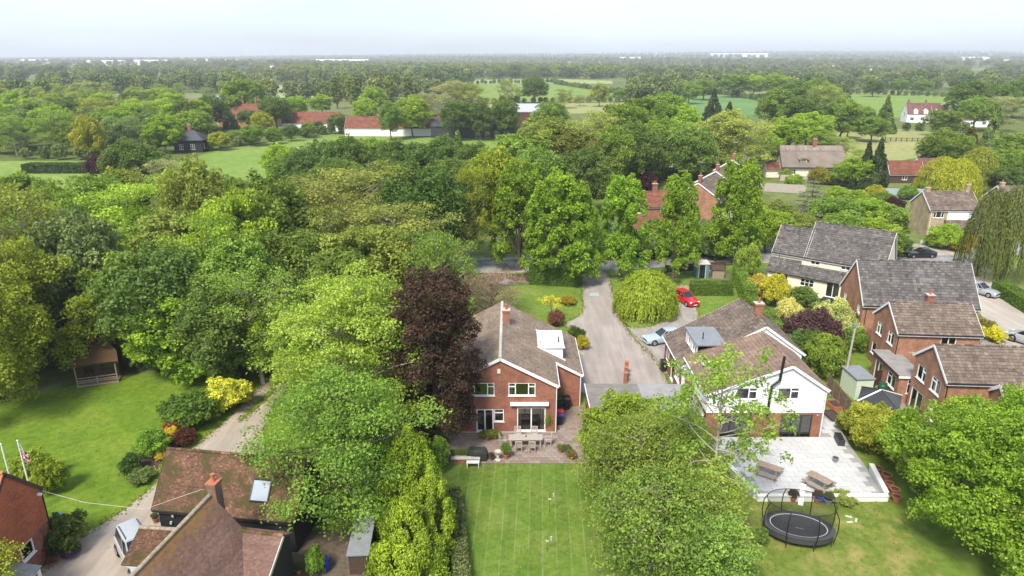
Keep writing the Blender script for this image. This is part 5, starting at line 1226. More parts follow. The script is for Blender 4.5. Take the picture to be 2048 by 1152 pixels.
# ---- big individual trees of the near gardens
def near_tree(name, label, gen, px, py, color, cat='tree', rz=0.0, xy=None, bark=None, sc_=(1, 1, 1)):
    x, y = xy or G(px, py); c, t = gen; color = tuple(c_ * 1.3 for c_ in color)
    return place(name, label, cat, c, t, (x, y, 0), color, sc_, rz)
near_tree('hornbeam_tree', 'huge drooping yellow-green tree overhanging the wide lawn by the summerhouse', gen_round(1, 8.0, 15.0, .0, 72, .22, 45254, 0.240, droop=.3, limbs=14, rnd=.75, shell=.45), 0, 0, (.120, .168, .020), xy=(-45.9, 54.4))
near_tree('ash_tree', 'light green spreading tree with bare pale limbs beside the copper beech', gen_open(6, 5.5, 13.2, .12, 46, 56120, 0.210, 1.05, M_BARK_PALE, .20, 4), 0, 0, (.140, .225, .036), xy=(-12.2, 47.6))
near_tree('ash_tree', 'fresh green leafy tree filling the border between gravel drive and patio', gen_round(8, 4.3, 9.6, .04, 40, .32, 25578, 0.200, limbs=10, rnd=.85, shell=.55), 0, 0, (.120, .205, .036), xy=(-16.9, 53.5))
near_tree('ash_tree', 'pale green lower tree leaning over the left of the brick patio', gen_open(9, 3.2, 6.6, .08, 34, 29280, 0.185, .85, M_BARK_PALE, .12, 3), 0, 0, (.135, .215, .034), xy=(-9.6, 43.6))
near_tree('copper_beech', 'dark purple-brown copper beech pressing against the brick house', gen_round(3, 4.1, 14.0, .02, 52, .31, 39352, 0.200, limbs=10, rnd=.85, shell=.5), 0, 0, COPPER, xy=(-5.9, 47.2))
near_tree('sycamore_tree', 'lush green sycamore in front of the tiled barn roof', gen_open(4, 4.7, 10.2, .05, 54, 52000, .185, 1.0, M_BARK, .16, 4, upward=.35), 0, 0, (.085, .170, .028), xy=(-11.0, 38.4))
near_tree('cypress_tree', 'golden-green cypress standing beside the striped lawn', gen_conifer(5, 2.6, 7.6, 34000, .20, 60, .7, blunt=.5), 0, 0, (.100, .172, .012), xy=(-6.4, 37.0))
near_tree('cypress_tree', 'lower golden-green cypress in front of the taller one', gen_conifer(15, 2.3, 5.6, 26000, .19, 50, .7, blunt=.55), 0, 0, (.108, .176, .014), xy=(-6.0, 32.4))
near_tree('cypress_tree', 'third golden-green cypress nearest the lawn corner', gen_conifer(25, 1.7, 6.2, 20000, .19, 44, .7, blunt=.5), 0, 0, (.112, .180, .014), xy=(-4.9, 34.8))
near_tree('maple_tree', 'dense bright hedge maple between the striped lawn and white patio', gen_round(6, 3.6, 5.3, .0, 48, .24, 31481, 0.176, limbs=8, rnd=.8, shell=.5), 0, 0, (.120, .190, .024), xy=(8.6, 44.6))
near_tree('maple_tree', 'olive-green hawthorn thicket along the striped lawn edge', gen_open(7, 3.5, 6.2, .02, 46, 42000, .175, .95, M_BARK_PALE, .12, 4, upward=.35), 0, 0, (.098, .150, .026), xy=(8.4, 38.9))
near_tree('maple_tree', 'leafy green thicket behind the trampoline lawn', gen_open(17, 3.3, 6.0, .02, 44, 40000, .175, .95, M_BARK_PALE, .12, 4, upward=.35), 0, 0, (.090, .155, .030), xy=(8.2, 33.4))
near_tree('maple_tree', 'pale leaved bushy tree at the corner of the trampoline lawn', gen_open(27, 2.2, 4.6, .05, 30, 18300, 0.176, .8, M_BARK_PALE, .12, 3), 0, 0, (.150, .225, .050), xy=(12.0, 36.2))
near_tree('juniper_tree', 'feathery dark green conifer rising out of the thicket', gen_conifer(45, 1.9, 6.9, 20000, .19, 44, .6, blunt=.55), 0, 0, (.075, .125, .020), xy=(9.7, 36.4))
near_tree('elder_tree', 'light feathery elder at the terrace side of the thicket', gen_open(46, 2.3, 5.0, .02, 30, 22000, .17, .7, M_BARK_PALE, .09, 3), 0, 0, (.105, .180, .034), xy=(11.9, 42.6))
near_tree('elder_tree', 'bright elder bush at the near end of the thicket', gen_open(47, 2.2, 4.2, .02, 30, 20000, .17, .7, M_BARK_PALE, .08, 3), 0, 0, (.100, .185, .040), xy=(11.4, 31.8))
near_tree('walnut_tree', 'tall sparse young tree with bare pale trunk in front of the boarded house', gen_open(12, 3.7, 11.8, .30, 26, 6200, .22, .55, M_BARK_PALE, .115, 3, upward=.6), 0, 0, (.105, .190, .028), xy=(12.9, 37.2))
near_tree('oak_tree', 'large deep green oak hiding the right-hand gardens', gen_round(14, 6.0, 8.4, .0, 64, .225, 47222, 0.192, limbs=14, rnd=.8, shell=.55), 0, 0, (.098, .185, .018), xy=(29.7, 36.6))
near_tree('oak_tree', 'second deep green oak beyond the first by the brick gable wing', gen_round(24, 5.2, 8.0, .0, 56, .23, 33449, 0.192, limbs=12, rnd=.8, shell=.5), 0, 0, (.100, .195, .018), xy=(36.6, 39.5))
near_tree('oak_tree', 'lower deep green oak filling the corner beside the dry lawn', gen_round(34, 4.4, 5.6, .0, 48, .25, 15000, .22, limbs=8, rnd=.8, shell=.5), 0, 0, (.095, .175, .018), xy=(30.4, 30.2))
near_tree('privet_bush', 'yellow-green privet beside the white patio wall', gen_round(16, 2.4, 3.7, .0, 34, .34, 21643, 0.152, limbs=6, rnd=.8, shell=.5), 0, 0, (.165, .205, .028), 'shrub', xy=(28.1, 46.2))
near_tree('privet_bush', 'rounded olive bush between the slate gazebo and the privet', gen_round(26, 1.3, 2.6, .0, 24, .36, 10821, 0.144, limbs=4, rnd=.8, shell=.5), 0, 0, (.150, .190, .035), 'shrub', xy=(27.7, 48.6))
near_tree('privet_bush', 'yellow-green bush leaning over the end of the patio wall', gen_round(36, 2.0, 3.6, .0, 30, .34, 15740, 0.152, limbs=4, rnd=.8, shell=.5), 0, 0, (.150, .195, .028), 'shrub', xy=(29.8, 43.2))
near_tree('apple_tree', 'small yellow-green tree leaning in front of the red tile-hung house', gen_open(51, 1.1, 5.0, .1, 26, 7320, 0.143, .55, M_BARK, .07, 3), 0, 0, (.165, .225, .025), xy=(-27.7, 29.8))
# front garden
near_tree('weeping_willow', 'small weeping willow on the front lawn beside the red car', gen_willow(1, 3.7, 5.2, 620, .22, 34), 0, 0, (.135, .205, .022), xy=G(1291, 628))
near_tree('smoke_bush', 'grey-mauve twiggy shrub behind the brick house roof', gen_open(31, 3.6, 5.2, .12, 44, 18300, 0.134, .8, plain('mauve_twig', (.22, .17, .15), .9, .2), .14, 4), 0, 0, (.185, .145, .125), 'shrub', xy=G(985, 640))

# ---- lime trees along the road, and the big trees beside them
for i, (px, py, h, r, col, lb) in enumerate([
        (1120, 352, 15.0, 4.6, LIME, 'broad lime tree with leaf skirt to the ground left of the driveway mouth'), (1040, 330, 15.5, 4.2, (.125, .225, .022), 'tall lime tree behind the grey-mauve shrub'), (1162, 380, 13.2, 2.8, LIME, 'narrow lime tree right at the driveway mouth'),
        (1250, 358, 14.2, 3.5, LIME, 'lime tree right of the driveway mouth, behind the small willow'), (1362, 356, 14.4, 3.3, LIME, 'lime tree behind the red car and the blue-green shed'), (1488, 322, 15.6, 3.7, LIME, 'tallest lime tree, beside the cream house')]):
    top_tree('lime', i % 4, px, py, h, r, col, lb, name='lime_tree', group='limes along the road', j=.10)
for (px, py, h, r, kind, v, col, lb) in [
        (985, 305, 16.5, 5.2, 'mid', 0, (.150, .215, .022), 'tall yellow-green maple behind the lime trees'), (935, 345, 14.5, 3.2, 'airy', 0, (.165, .230, .020), 'golden robinia with a bare leaning trunk near the road'),
        (845, 335, 15.5, 6.0, 'mid', 1, (.062, .130, .026), 'dense dark green tree left of the golden robinia'), (720, 345, 14.5, 9.0, 'airy', 1, (.150, .195, .045), 'broad pale olive willow spreading behind the ash'), (790, 420, 12.0, 6.5, 'airy', 2, (.150, .200, .048), 'lower pale olive willow near the copper beech'),
        (640, 380, 14.0, 6.5, 'airy', 3, (.150, .180, .048), 'pale olive tree at the heart of the left wood'), (520, 365, 16.0, 6.2, 'mid', 2, (.078, .140, .026), 'ivy-clad dark green tree above the gravel track'), (590, 470, 11.5, 5.0, 'mid', 3, (.088, .150, .028), 'leafy green tree over the end of the gravel track'),
        (690, 500, 11.0, 4.6, 'mid', 4, (.105, .180, .032), 'rounded green tree beside the pale willow'), (385, 500, 9.0, 3.6, 'airy', 0, (.165, .185, .055), 'slim olive elder with bare stem behind the clipped mound'), (275, 575, 7.5, 4.2, 'mid', 5, (.060, .110, .026), 'dark green yew-like tree beside the summerhouse'),
        (640, 560, 9.5, 3.8, 'mid', 1, (.110, .195, .034), 'bright leafy tree between the track and the ash')]:
    top_tree(kind, v, px, py, h, r, col, lb)

# ---- the wood on the left
WOOD = [(25, 400, 14, 5.5, OLIVE), (85, 372, 14, 5, MIDG), (140, 395, 13, 5, BRIGHT), (185, 355, 14, 5, MIDG), (235, 342, 14.5, 5, OLIVE), (285, 372, 14, 5, BRIGHT), (330, 345, 14, 5, MIDG), (385, 335, 14, 5, OLIVE), (430, 352, 15, 5, MIDG), (470, 400, 14, 4.6, BRIGHT),
        (60, 445, 12, 4.6, DEEP), (130, 440, 13, 5, BLUEG), (205, 430, 13, 5, BRIGHT), (270, 445, 13, 5, MIDG), (340, 430, 13.5, 5, OLIVE), (410, 440, 13, 5, BRIGHT), (455, 480, 12, 4.6, MIDG), (160, 505, 11, 4.6, BLUEG), (235, 515, 11, 4.6, MIDG), (310, 505, 11.5, 4.8, DEEP), (440, 545, 10, 4.2, MIDG),
        (200, 590, 5.6, 3.4, DEEP), (240, 560, 7.5, 4.2, BLUEG), (330, 575, 8.5, 4.0, BRIGHT), (420, 590, 8, 3.8, DEEP), (500, 560, 10, 4.4, MIDG), (545, 600, 8.5, 3.8, BRIGHT), (110, 560, 7.5, 4.2, DEEP), (30, 350, 14, 5, MIDG), (560, 420, 13, 5, DEEP), (610, 420, 13, 5, OLIVE),
        (-40, 420, 14, 5.5, MIDG), (-60, 380, 14, 5.5, BRIGHT), (745, 470, 10.5, 4.5, OLIVE), (835, 470, 11, 4, DEEP), (880, 480, 10.5, 3.6, MIDG)]
NAMEC = {OLIVE: 'olive', MIDG: 'mid green', BRIGHT: 'bright green', DEEP: 'dark green', BLUEG: 'blue-green', LIME: 'lime green', PALE: 'pale green', YELL: 'yellow-green', SILVER: 'silvery', PURPLE: 'purple', COPPER: 'copper', GOLD: 'golden', CYP: 'golden-green', DARKC: 'blackish green'}
for i, (px, py, h, r, col) in enumerate(WOOD):
    q = trnd.uniform(.86, 1.22); h *= q; r *= trnd.uniform(.85, 1.2); py -= (q - 1) * 40
    top_tree('mid' if i % 5 else 'airy', i % 6 if i % 5 else (i // 5) % 4, px, py, h, r, col, NAMEC[col] + ' broadleaf tree crowded into the wood behind the wide lawn', group='trees of the wood behind the wide lawn')

# ---- middle distance: parkland, lane, gardens
MIDT = [  # px, py(top), h, r, kind, colour
 (255, 283, 13, 5.5, 'mid', DEEP), (290, 300, 11, 5, 'mid', DEEP), (315, 322, 9, 4, 'airy', SILVER), (205, 312, 7, 4, 'mid', PURPLE), (555, 292, 10, 4.5, 'mid', BRIGHT), (560, 315, 8, 3.5, 'mid', MIDG),
 (600, 300, 11, 5, 'mid', DEEP), (640, 285, 12, 5, 'mid', DEEP), (690, 278, 13, 5.5, 'mid', DEEP), (740, 282, 12, 5, 'mid', MIDG), (790, 285, 12, 5, 'mid', DEEP), (835, 290, 11.5, 5, 'mid', DEEP), (880, 275, 13, 5, 'mid', DEEP), (915, 265, 14, 4.5, 'conifer', DEEP), (950, 290, 12, 5, 'mid', DEEP), (985, 300, 12, 4.5, 'mid', MIDG), (660, 320, 11, 5, 'mid', DEEP), (770, 320, 11, 5, 'mid', DEEP), (700, 325, 10, 4.5, 'mid', MIDG), (900, 320, 11, 5, 'mid', DEEP),
 (1090, 240, 17, 9, 'mid', OLIVE), (1040, 275, 14, 6.5, 'mid', MIDG), (1140, 262, 15, 7, 'mid', (.110, .150, .030)), (1195, 228, 17, 7, 'airy', PALE), (1225, 255, 15, 6, 'mid', MIDG), (1070, 300, 13, 6, 'mid', MIDG), (1170, 300, 13, 5.5, 'mid', DEEP),
 (1250, 215, 18, 8, 'mid', MIDG), (1290, 200, 18, 9, 'mid', (.090, .160, .024)), (1335, 190, 18, 9, 'mid', MIDG), (1270, 250, 15, 7, 'mid', DEEP), (1320, 240, 15, 7, 'mid', MIDG), (1365, 215, 16, 8, 'mid', BRIGHT), (1275, 183, 17, 4.5, 'conifer', DARKC), (1385, 255, 14, 6, 'mid', (.115, .205, .045)), (1400, 285, 9, 4, 'mid', BRIGHT),
 (1455, 225, 16, 8, 'mid', PALE), (1500, 245, 14, 7, 'airy', PALE), (1525, 262, 9, 6, 'mid', BRIGHT), (1580, 238, 12, 7, 'mid', BRIGHT), (1620, 228, 12, 7.5, 'mid', BRIGHT), (1650, 262, 8, 6, 'mid', MIDG), (1690, 275, 7, 6, 'airy', PALE), (1720, 300, 5, 5, 'airy', BRIGHT), (1555, 288, 6, 5, 'mid', MIDG), (1518, 300, 5.5, 4, 'mid', BRIGHT),
 (1430, 180, 17, 6, 'conifer', DARKC), (1460, 205, 12, 5, 'conifer', DARKC), (1590, 165, 19, 10, 'mid', DEEP), (1635, 160, 19, 10, 'mid', MIDG), (1560, 180, 17, 8, 'mid', MIDG), (1610, 195, 16, 8, 'mid', DEEP), (1660, 175, 18, 9, 'airy', PALE), (1690, 200, 15, 8, 'mid', MIDG), (1730, 215, 10, 8, 'mid', MIDG), (1700, 235, 8, 6, 'mid', OLIVE), (1750, 235, 9, 7, 'mid', MIDG),
 (1778, 192, 15, 4.6, 'conifer', DEEP), (1950, 165, 19, 10, 'mid', DEEP), (2000, 168, 18, 10, 'mid', DEEP), (2040, 160, 19, 10, 'mid', DEEP), (1960, 195, 14, 7, 'mid', MIDG), (2010, 195, 14, 8, 'airy', SILVER), (1890, 222, 10, 6, 'mid', MIDG), (1905, 240, 6, 5, 'mid', OLIVE), (2000, 205, 15, 3.5, 'conifer', DEEP),
 (1740, 285, 11, 3.2, 'conifer', DARKC), (1765, 278, 12, 3.2, 'conifer', DARKC), (1755, 310, 8, 3, 'conifer', DARKC), (1725, 318, 7, 4, 'mid', BRIGHT), (1700, 325, 6, 3.4, 'mid', BRIGHT), (1745, 335, 5, 3, 'shrub', BRIGHT),
 (1900, 262, 12, 6, 'mid', MIDG), (1945, 255, 12, 6, 'conifer', (.060, .070, .012)), (1875, 285, 9, 6, 'conifer', DARKC), (1920, 290, 9, 6, 'mid', DEEP), (1890, 318, 8.5, 5.2, 'willow', YELL), (1925, 322, 8.5, 4.6, 'willow', YELL), (1962, 300, 10, 5, 'willow', (.165, .205, .030)), (2030, 300, 9, 6, 'mid', MIDG), (2020, 335, 7, 5, 'mid', DEEP), (2048, 270, 10, 6, 'mid', MIDG),
 (1994, 388, 12, 3.2, 'willow', (.085, .125, .035)), (2042, 384, 12.5, 3.4, 'willow', (.085, .125, .035)), (1630, 352, 9.5, 4.2, 'cedar', (.105, .145, .110)), (1640, 420, 6.5, 3.6, 'cedar', (.120, .165, .120)),
 (1680, 398, 8, 5, 'mid', MIDG), (1725, 402, 7.5, 5, 'mid', BRIGHT), (1770, 410, 7, 5, 'mid', MIDG), (1785, 425, 6.0, 3, 'mid', OLIVE), (1700, 430, 7, 5, 'mid', MIDG), (1750, 440, 6.5, 4.5, 'mid', BRIGHT), (1765, 458, 5.5, 3.6, 'mid', MIDG), (1800, 470, 3.6, 2.0, 'shrub', DEEP), (1600, 430, 6, 4, 'mid', OLIVE), (1560, 405, 6, 4, 'mid', OLIVE), (1540, 420, 7, 4, 'mid', BRIGHT),
 (1292, 342, 5, 2.6, 'shrub', PURPLE), (1900, 448, 4.2, 2.6, 'shrub', BRIGHT), (1870, 468, 2.2, 1.6, 'bush', BRIGHT), (1935, 470, 2.2, 2.0, 'bush', (.42, .36, .03)), (1925, 484, 1.6, 1.6, 'bush', (.45, .36, .03)), (1870, 360, 4, 3, 'shrub', MIDG), (1590, 350, 3.5, 2.4, 'shrub', BRIGHT), (1505, 345, 4, 2.6, 'shrub', MIDG), (1640, 335, 4, 2.6, 'shrub', (.19, .19, .03)), (1655, 345, 3, 2, 'shrub', YELL), (1572, 338, 2.6, 1.6, 'bush', BRIGHT), (1690, 345, 3, 2, 'shrub', DEEP), (1770, 385, 3, 2.4, 'shrub', MIDG), (1790, 395, 3, 2, 'shrub', PURPLE), (1720, 380, 3.2, 2.4, 'shrub', BRIGHT), (1755, 370, 3.0, 2.2, 'shrub', YELL), (1680, 375, 3.5, 2.6, 'shrub', BRIGHT), (1820, 372, 3, 2.2, 'shrub', MIDG),
 (470, 262, 5, 3, 'mid', MIDG), (435, 265, 6, 3.5, 'mid', YELL), (505, 252, 7, 4, 'mid', MIDG), (545, 255, 6, 3, 'mid', MIDG), (615, 245, 6, 3, 'mid', MIDG), (580, 250, 6, 3, 'mid', DEEP), (675, 228, 8, 4.5, 'mid', DEEP), (520, 225, 9, 4.5, 'mid', YELL), (492, 222, 8, 5, 'mid', DEEP), (458, 215, 9, 3.5, 'conifer', DEEP), (385, 222, 12, 6, 'mid', MIDG), (360, 228, 11, 6, 'mid', BRIGHT), (548, 195, 14, 7, 'mid', DEEP), (480, 160, 20, 10, 'mid', MIDG), (590, 195, 11, 7, 'mid', LIME), (640, 190, 11, 7, 'mid', BRIGHT),
 (822, 195, 15.2, 7, 'mid', BRIGHT), (778, 205, 14, 5, 'mid', MIDG), (730, 198, 12, 6, 'mid', BRIGHT), (745, 175, 14, 8, 'mid', BRIGHT), (915, 205, 14, 6.5, 'mid', DEEP), (960, 205, 14, 5.5, 'mid', DEEP), (1010, 200, 14.5, 6, 'mid', DEEP), (900, 165, 18, 11, 'airy', SILVER), (940, 170, 17, 9, 'airy', PALE), (1100, 205, 13, 8, 'mid', MIDG), (865, 190, 15, 8, 'airy', SILVER), (1015, 162, 15, 6, 'airy', PALE), (1070, 155, 17, 9, 'mid', DEEP), (1035, 175, 10, 5, 'airy', PALE), (1130, 180, 11, 6, 'airy', PALE), (1200, 168, 14, 6, 'mid', PALE), (1160, 190, 7, 4, 'airy', SILVER), (1240, 180, 8, 6, 'mid', MIDG),
 (1920, 150, 14, 12, 'mid', DEEP), (1850, 160, 12, 11, 'mid', MIDG), (1800, 158, 13, 11, 'mid', MIDG), (1750, 160, 13, 11, 'mid', DEEP), (1470, 150, 17, 11, 'mid', MIDG), (1510, 152, 16, 11, 'mid', BRIGHT), (1410, 158, 15, 11, 'mid', MIDG), (1380, 165, 14, 10, 'mid', MIDG), (1550, 148, 18, 11, 'mid', BRIGHT), (1345, 165, 15, 10, 'mid', MIDG),
]
for i, (px, py, h, r, kind, col) in enumerate(MIDT):
    nm = {'willow': 'weeping_willow', 'conifer': 'conifer_tree', 'cedar': 'blue_cedar', 'shrub': 'garden_shrub', 'bush': 'garden_shrub', 'airy': 'airy_tree'}.get(kind, 'broadleaf_tree')
    cn = NAMEC.get(col, 'soft green')
    x, y = G(px, py, h * .97); where = 'in the far village gardens' if (px > 1400 and y < 230) else 'in the parkland beyond the wood' if px < 1030 else 'along the lane and far fields'
    kw = {'willow': 'weeping willow', 'conifer': 'pointed conifer', 'cedar': 'spreading blue cedar', 'shrub': 'garden shrub', 'bush': 'small garden bush', 'airy': 'loose-crowned tree'}.get(kind, 'rounded tree')
    tree(kind, i % (6 if kind == 'mid' else 4 if kind in ('airy',) else 2), x, y, h, r, col, f'{cn} {kw} {where}', name=nm, group=f'{kw}s {where}', cat='shrub' if kind in ('shrub', 'bush') else 'tree')
# parkland trees behind the manor on the left, poplars, hedgerow trees
prnd = random.Random(77)
n_ = 0
for (x0, x1, d0, d1, k, cols) in [(-40, 330, 208, 270, 34, (MIDG, BRIGHT, OLIVE, DEEP, BLUEG, LIME)), (-40, 345, 270, 420, 40, (MIDG, BRIGHT, OLIVE, DEEP, PALE)), (330, 420, 250, 330, 8, (MIDG, DEEP, BRIGHT)), (-30, 420, 420, 520, 18, (OLIVE, MIDG, BLUEG, PALE, SILVER))]:
    for i in range(k):
        px = x0 + (x1 - x0) * (i + prnd.random()) / k if i % 2 else prnd.uniform(x0, x1); y = prnd.uniform(d0, d1); h = prnd.uniform(9.5, 14.5); pc = prnd.choice(cols)
        x = (px - 1024) / FPX * (y * CP + (CAM_H - h * .6) * SP); tree('mid' if prnd.random() < .8 else 'airy', prnd.randrange(4), x, y, h, h * prnd.uniform(.40, .55), pc, f'{NAMEC[pc]} rounded tree of the park left of the manor', group='park trees left of the manor')
tree('mid', 2, *G(168, 233, 13), 13, 4.5, (.21, .25, .02), 'bright yellow-leaved tree among the park trees', j=.02)
for (px, py) in [(670, 158), (688, 150), (705, 160), (735, 140), (790, 150), (778, 158), (815, 160), (750, 150)]:
    x, y = G(px, py, 17); tree('poplar', n_ % 2, x, y, 18.5, 3.6, (.14, .20, .06), 'tall narrow poplar in the row behind the farm', name='poplar_tree', group='poplars behind the farm'); n_ += 1
# ------------------------------------------------------------------ hedges and shrubs placed one by one
def hedge(label, p, q, W, H, color, dens=420, leaf=.17, name='hedge', world=False, z=0.0):
    a = Vector(p) if world else Vector(G(*p)); b = Vector(q) if world else Vector(G(*q)); d = b - a; L = d.length; c = (a + b) / 2
    A = L * W + 2 * L * H + 2 * W * H
    t = thing(name, label, 'hedge', (c.x, c.y, z), math.atan2(d.y, d.x))
    f = link_obj('foliage', gen_hedge(int(L * 10) + 3, L, W, H, int(A * dens * .6), leaf * 1.15), t); f.color = (*color, 1)
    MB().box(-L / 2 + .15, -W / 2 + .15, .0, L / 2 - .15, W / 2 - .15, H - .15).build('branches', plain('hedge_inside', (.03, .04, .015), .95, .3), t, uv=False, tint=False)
    return t
def shrub(label, px, py, h, r, color, kind='bush', v=0, name='shrub', xy=None, group=None):
    x, y = xy or G(px, py); return tree(kind, v, x, y, h, r, tuple(c * 1.3 for c in color), label, name=name, cat='shrub', j=.05, group=group)
hedge('clipped box-shaped hedge between the front lawn and the blue-green shed', (1381, 588), (1462, 588), 1.6, 1.7, (.110, .190, .022), 620, .14)
hedge('tall bright hedge dividing the front lawn from the cream house', (1474, 560), (1500, 612), 1.5, 2.2, (.150, .255, .030), 500, .16)
hedge('lower bright hedge running on behind the boarded house chimney', (1500, 622), (1560, 690), 1.4, 2.0, (.130, .225, .028), 500, .16)
hedge('clipped green hedge across the side road', (1995, 585), (2100, 650), 1.8, 1.7, (.110, .200, .022), 420, .16)
hedge('long hedge beside the country lane', (1195, 392), (1345, 352), 3.0, 2.2, (.085, .150, .028), 90, .4)
hedge('roadside hedge across the lane', (1180, 372), (1330, 332), 3.0, 2.4, (.075, .140, .026), 90, .4)
hedge('clipped garden hedge beside the terrace', (1345, 365), (1420, 355), 2.4, 2.0, (.070, .140, .020), 110, .35)
hedge('second clipped hedge behind the terrace garden', (1350, 340), (1445, 332), 2.0, 2.6, (.085, .165, .022), 110, .35)
hedge('dark hedge under the lime trees along the road', (1060, 566), (1158, 572), 1.6, 2.6, (.085, .165, .020), 330, .2)
hedge('dark clipped hedge along the road behind the lime trees', (1230, 518), (1420, 508), 1.8, 2.6, (.050, .095, .020), 160, .26)
hedge('scrubby hedge at the far side of the striped lawn edge', (907, 1000), (925, 1180), 1.0, 1.1, (.150, .185, .060), 420, .15)
hedge('dark hedge behind the park field', (55, 345), (330, 345), 4, 2.4, (.05, .09, .025), 60, .5)
for a in [('weeping green mound of shrub roses beside the gravel track', 450, 752, 5.0, 4.6, (.085, .175, .016), 'shrub', 0), ('green rounded end of the shrub mound', 380, 745, 4.0, 3.2, (.085, .170, .018), 'shrub', 1), ('green shrub where the mound meets the track', 520, 735, 4.2, 3.2, (.080, .160, .018), 'shrub', 0),
          ('golden-yellow shrub beside the gravel track', 458, 818, 3.0, 1.9, (.29, .33, .05), 'bush', 1), ('dark green rounded shrub in front of the golden one', 395, 848, 2.7, 2.1, (.060, .115, .018), 'bush', 0), ('dark bushy shrub at the lawn edge by the golden one', 365, 838, 2.2, 1.6, (.055, .105, .020), 'bush', 1),
          ('bright green bush in the bed by the barn', 308, 908, 2.0, 1.35, (.080, .175, .022), 'bush', 0), ('small golden-orange bush between the green and red ones', 342, 882, 1.2, .7, (.30, .29, .03), 'bush', 1), ('dark maroon bush beside the drive', 370, 888, 1.25, 1.05, (.060, .025, .018), 'bush', 0), ('crimson bush behind the golden-orange one', 348, 868, 1.2, .7, (.16, .030, .028), 'bush', 1),
          ('dark green holly bush at the end of the bed', 265, 945, 1.5, .85, (.038, .080, .018), 'bush', 0), ('low white-flowered bush at the end of the bed', 285, 962, .9, .95, (.075, .125, .045), 'bush', 1), ('small yellow-flowered plant under the bed bushes', 322, 918, .7, .5, (.28,.25,.04), 'bush', 0),
          ('large dark green bush at the corner of the red house', 128, 1098, 2.3, 1.5, (.045, .082, .016), 'bush', 1), ('yellow-green climber over the corner of the red house', 105, 985, 2.6, 1.1, (.135, .20, .022), 'bush', 0), ('yellow-green bush below the flag', 70, 965, 2.6, 1.3, (.13, .19, .022), 'bush', 1), ('violet lavender clump by the gravel', 142, 1110, .7, .6, (.07, .045, .11), 'bush', 0),
          ('red-brown leafy shrub beside the brick house wall', 1112, 652, 1.9, 1.0, (.115, .060, .042), 'bush', 0), ('dark green clipped ball bush by the driveway', 1152, 682, 1.7, .95, (.040, .075, .018), 'bush', 1), ('golden-green clipped ball bush by the driveway', 1164, 697, 1.4, .85, (.225, .215, .012), 'bush', 0), ('orange-tinted low bush on the front lawn', 1137, 608, 1.0, 1.1, (.19, .16, .020), 'bush', 1),
          ('golden-yellow conifer shrub in front of the cream house', 1548, 612, 4.2, 1.8, (.26, .29, .03), 'shrub', 0), ('orange-gold shrub beside the yellow conifer', 1520, 598, 3.2, 1.6, (.25, .25, .05), 'shrub', 1), ('pale cream-leaved shrub near the boarded house', 1575, 640, 2.6, 1.5, (.32, .34, .15), 'shrub', 0), ('rounded green shrub under the cream house windows', 1605, 612, 2.6, 1.6, (.075, .140, .030), 'shrub', 1),
          ('large purple-leaved shrub behind the boarded house', 1618, 700, 4.6, 2.7, (.065, .036, .040), 'shrub', 0), ('white-flowering elder beside the purple shrub', 1655, 678, 4.6, 2.3, (.24, .30, .13), 'shrub', 1), ('second white-flowering elder below the brick gable', 1688, 690, 3.6, 1.6, (.23, .29, .14), 'shrub', 0), ('green lilac beside the tall pole', 1648, 752, 4.4, 2.0, (.110, .185, .030), 'shrub', 1), ('dark green laurel by the boarded house corner', 1615, 735, 3.8, 1.6, (.050, .105, .022), 'shrub', 0), ('small green tree by the tall pole', 1705, 700, 2.6, 1.4, (.085, .165, .024), 'shrub', 1), ('blue-green bushy shrub below the purple one', 1600, 712, 3.0, 1.5, (.06, .125, .04), 'shrub', 1),
          ('brown leafed low shrub near the tall bright hedge', 1505, 575, 1.6, 1.4, (.11, .055, .045), 'bush', 0), ('golden gorse-like bush at the side road', 1985, 682, 1.6, 1.2, (.29, .32, .02), 'bush', 1), ('dull olive bush beside the golden one', 1968, 668, 1.8, 1.0, (.16, .165, .045), 'bush', 0), ('green hazel by the blue-green shed', 1490, 560, 5.0, 1.8, (.125, .205, .034), 'shrub', 1), ('climbing rose on the brick house wall', 1098, 862, 2.1, .42, (.105, .145, .028), 'bush', 0), ('dark red leaved bush at the foot of the thicket', 1468, 1150, 1.6, 1.0, (.10, .045, .04), 'bush', 1), ('small round bush on the trampoline lawn', 1518, 1085, 1.0, .6, (.075, .135, .03), 'bush', 0), ('spiky leafy bush in front of the sycamore', 632, 1150, 2.0, .6, (.095, .19, .03), 'bush', 0), ('grass-like plants along the trampoline wall', 1685, 1002, .6, .9, (.13, .18, .05), 'bush', 1),
          ('green bush left of the brick patio', 870, 885, 2.4, 1.3, (.085, .155, .03), 'shrub', 0), ('fern green bush at the patio corner by the cypress', 868, 940, 2.6, 1.2, (.085, .160, .028), 'shrub', 1)]:
    shrub(*a)
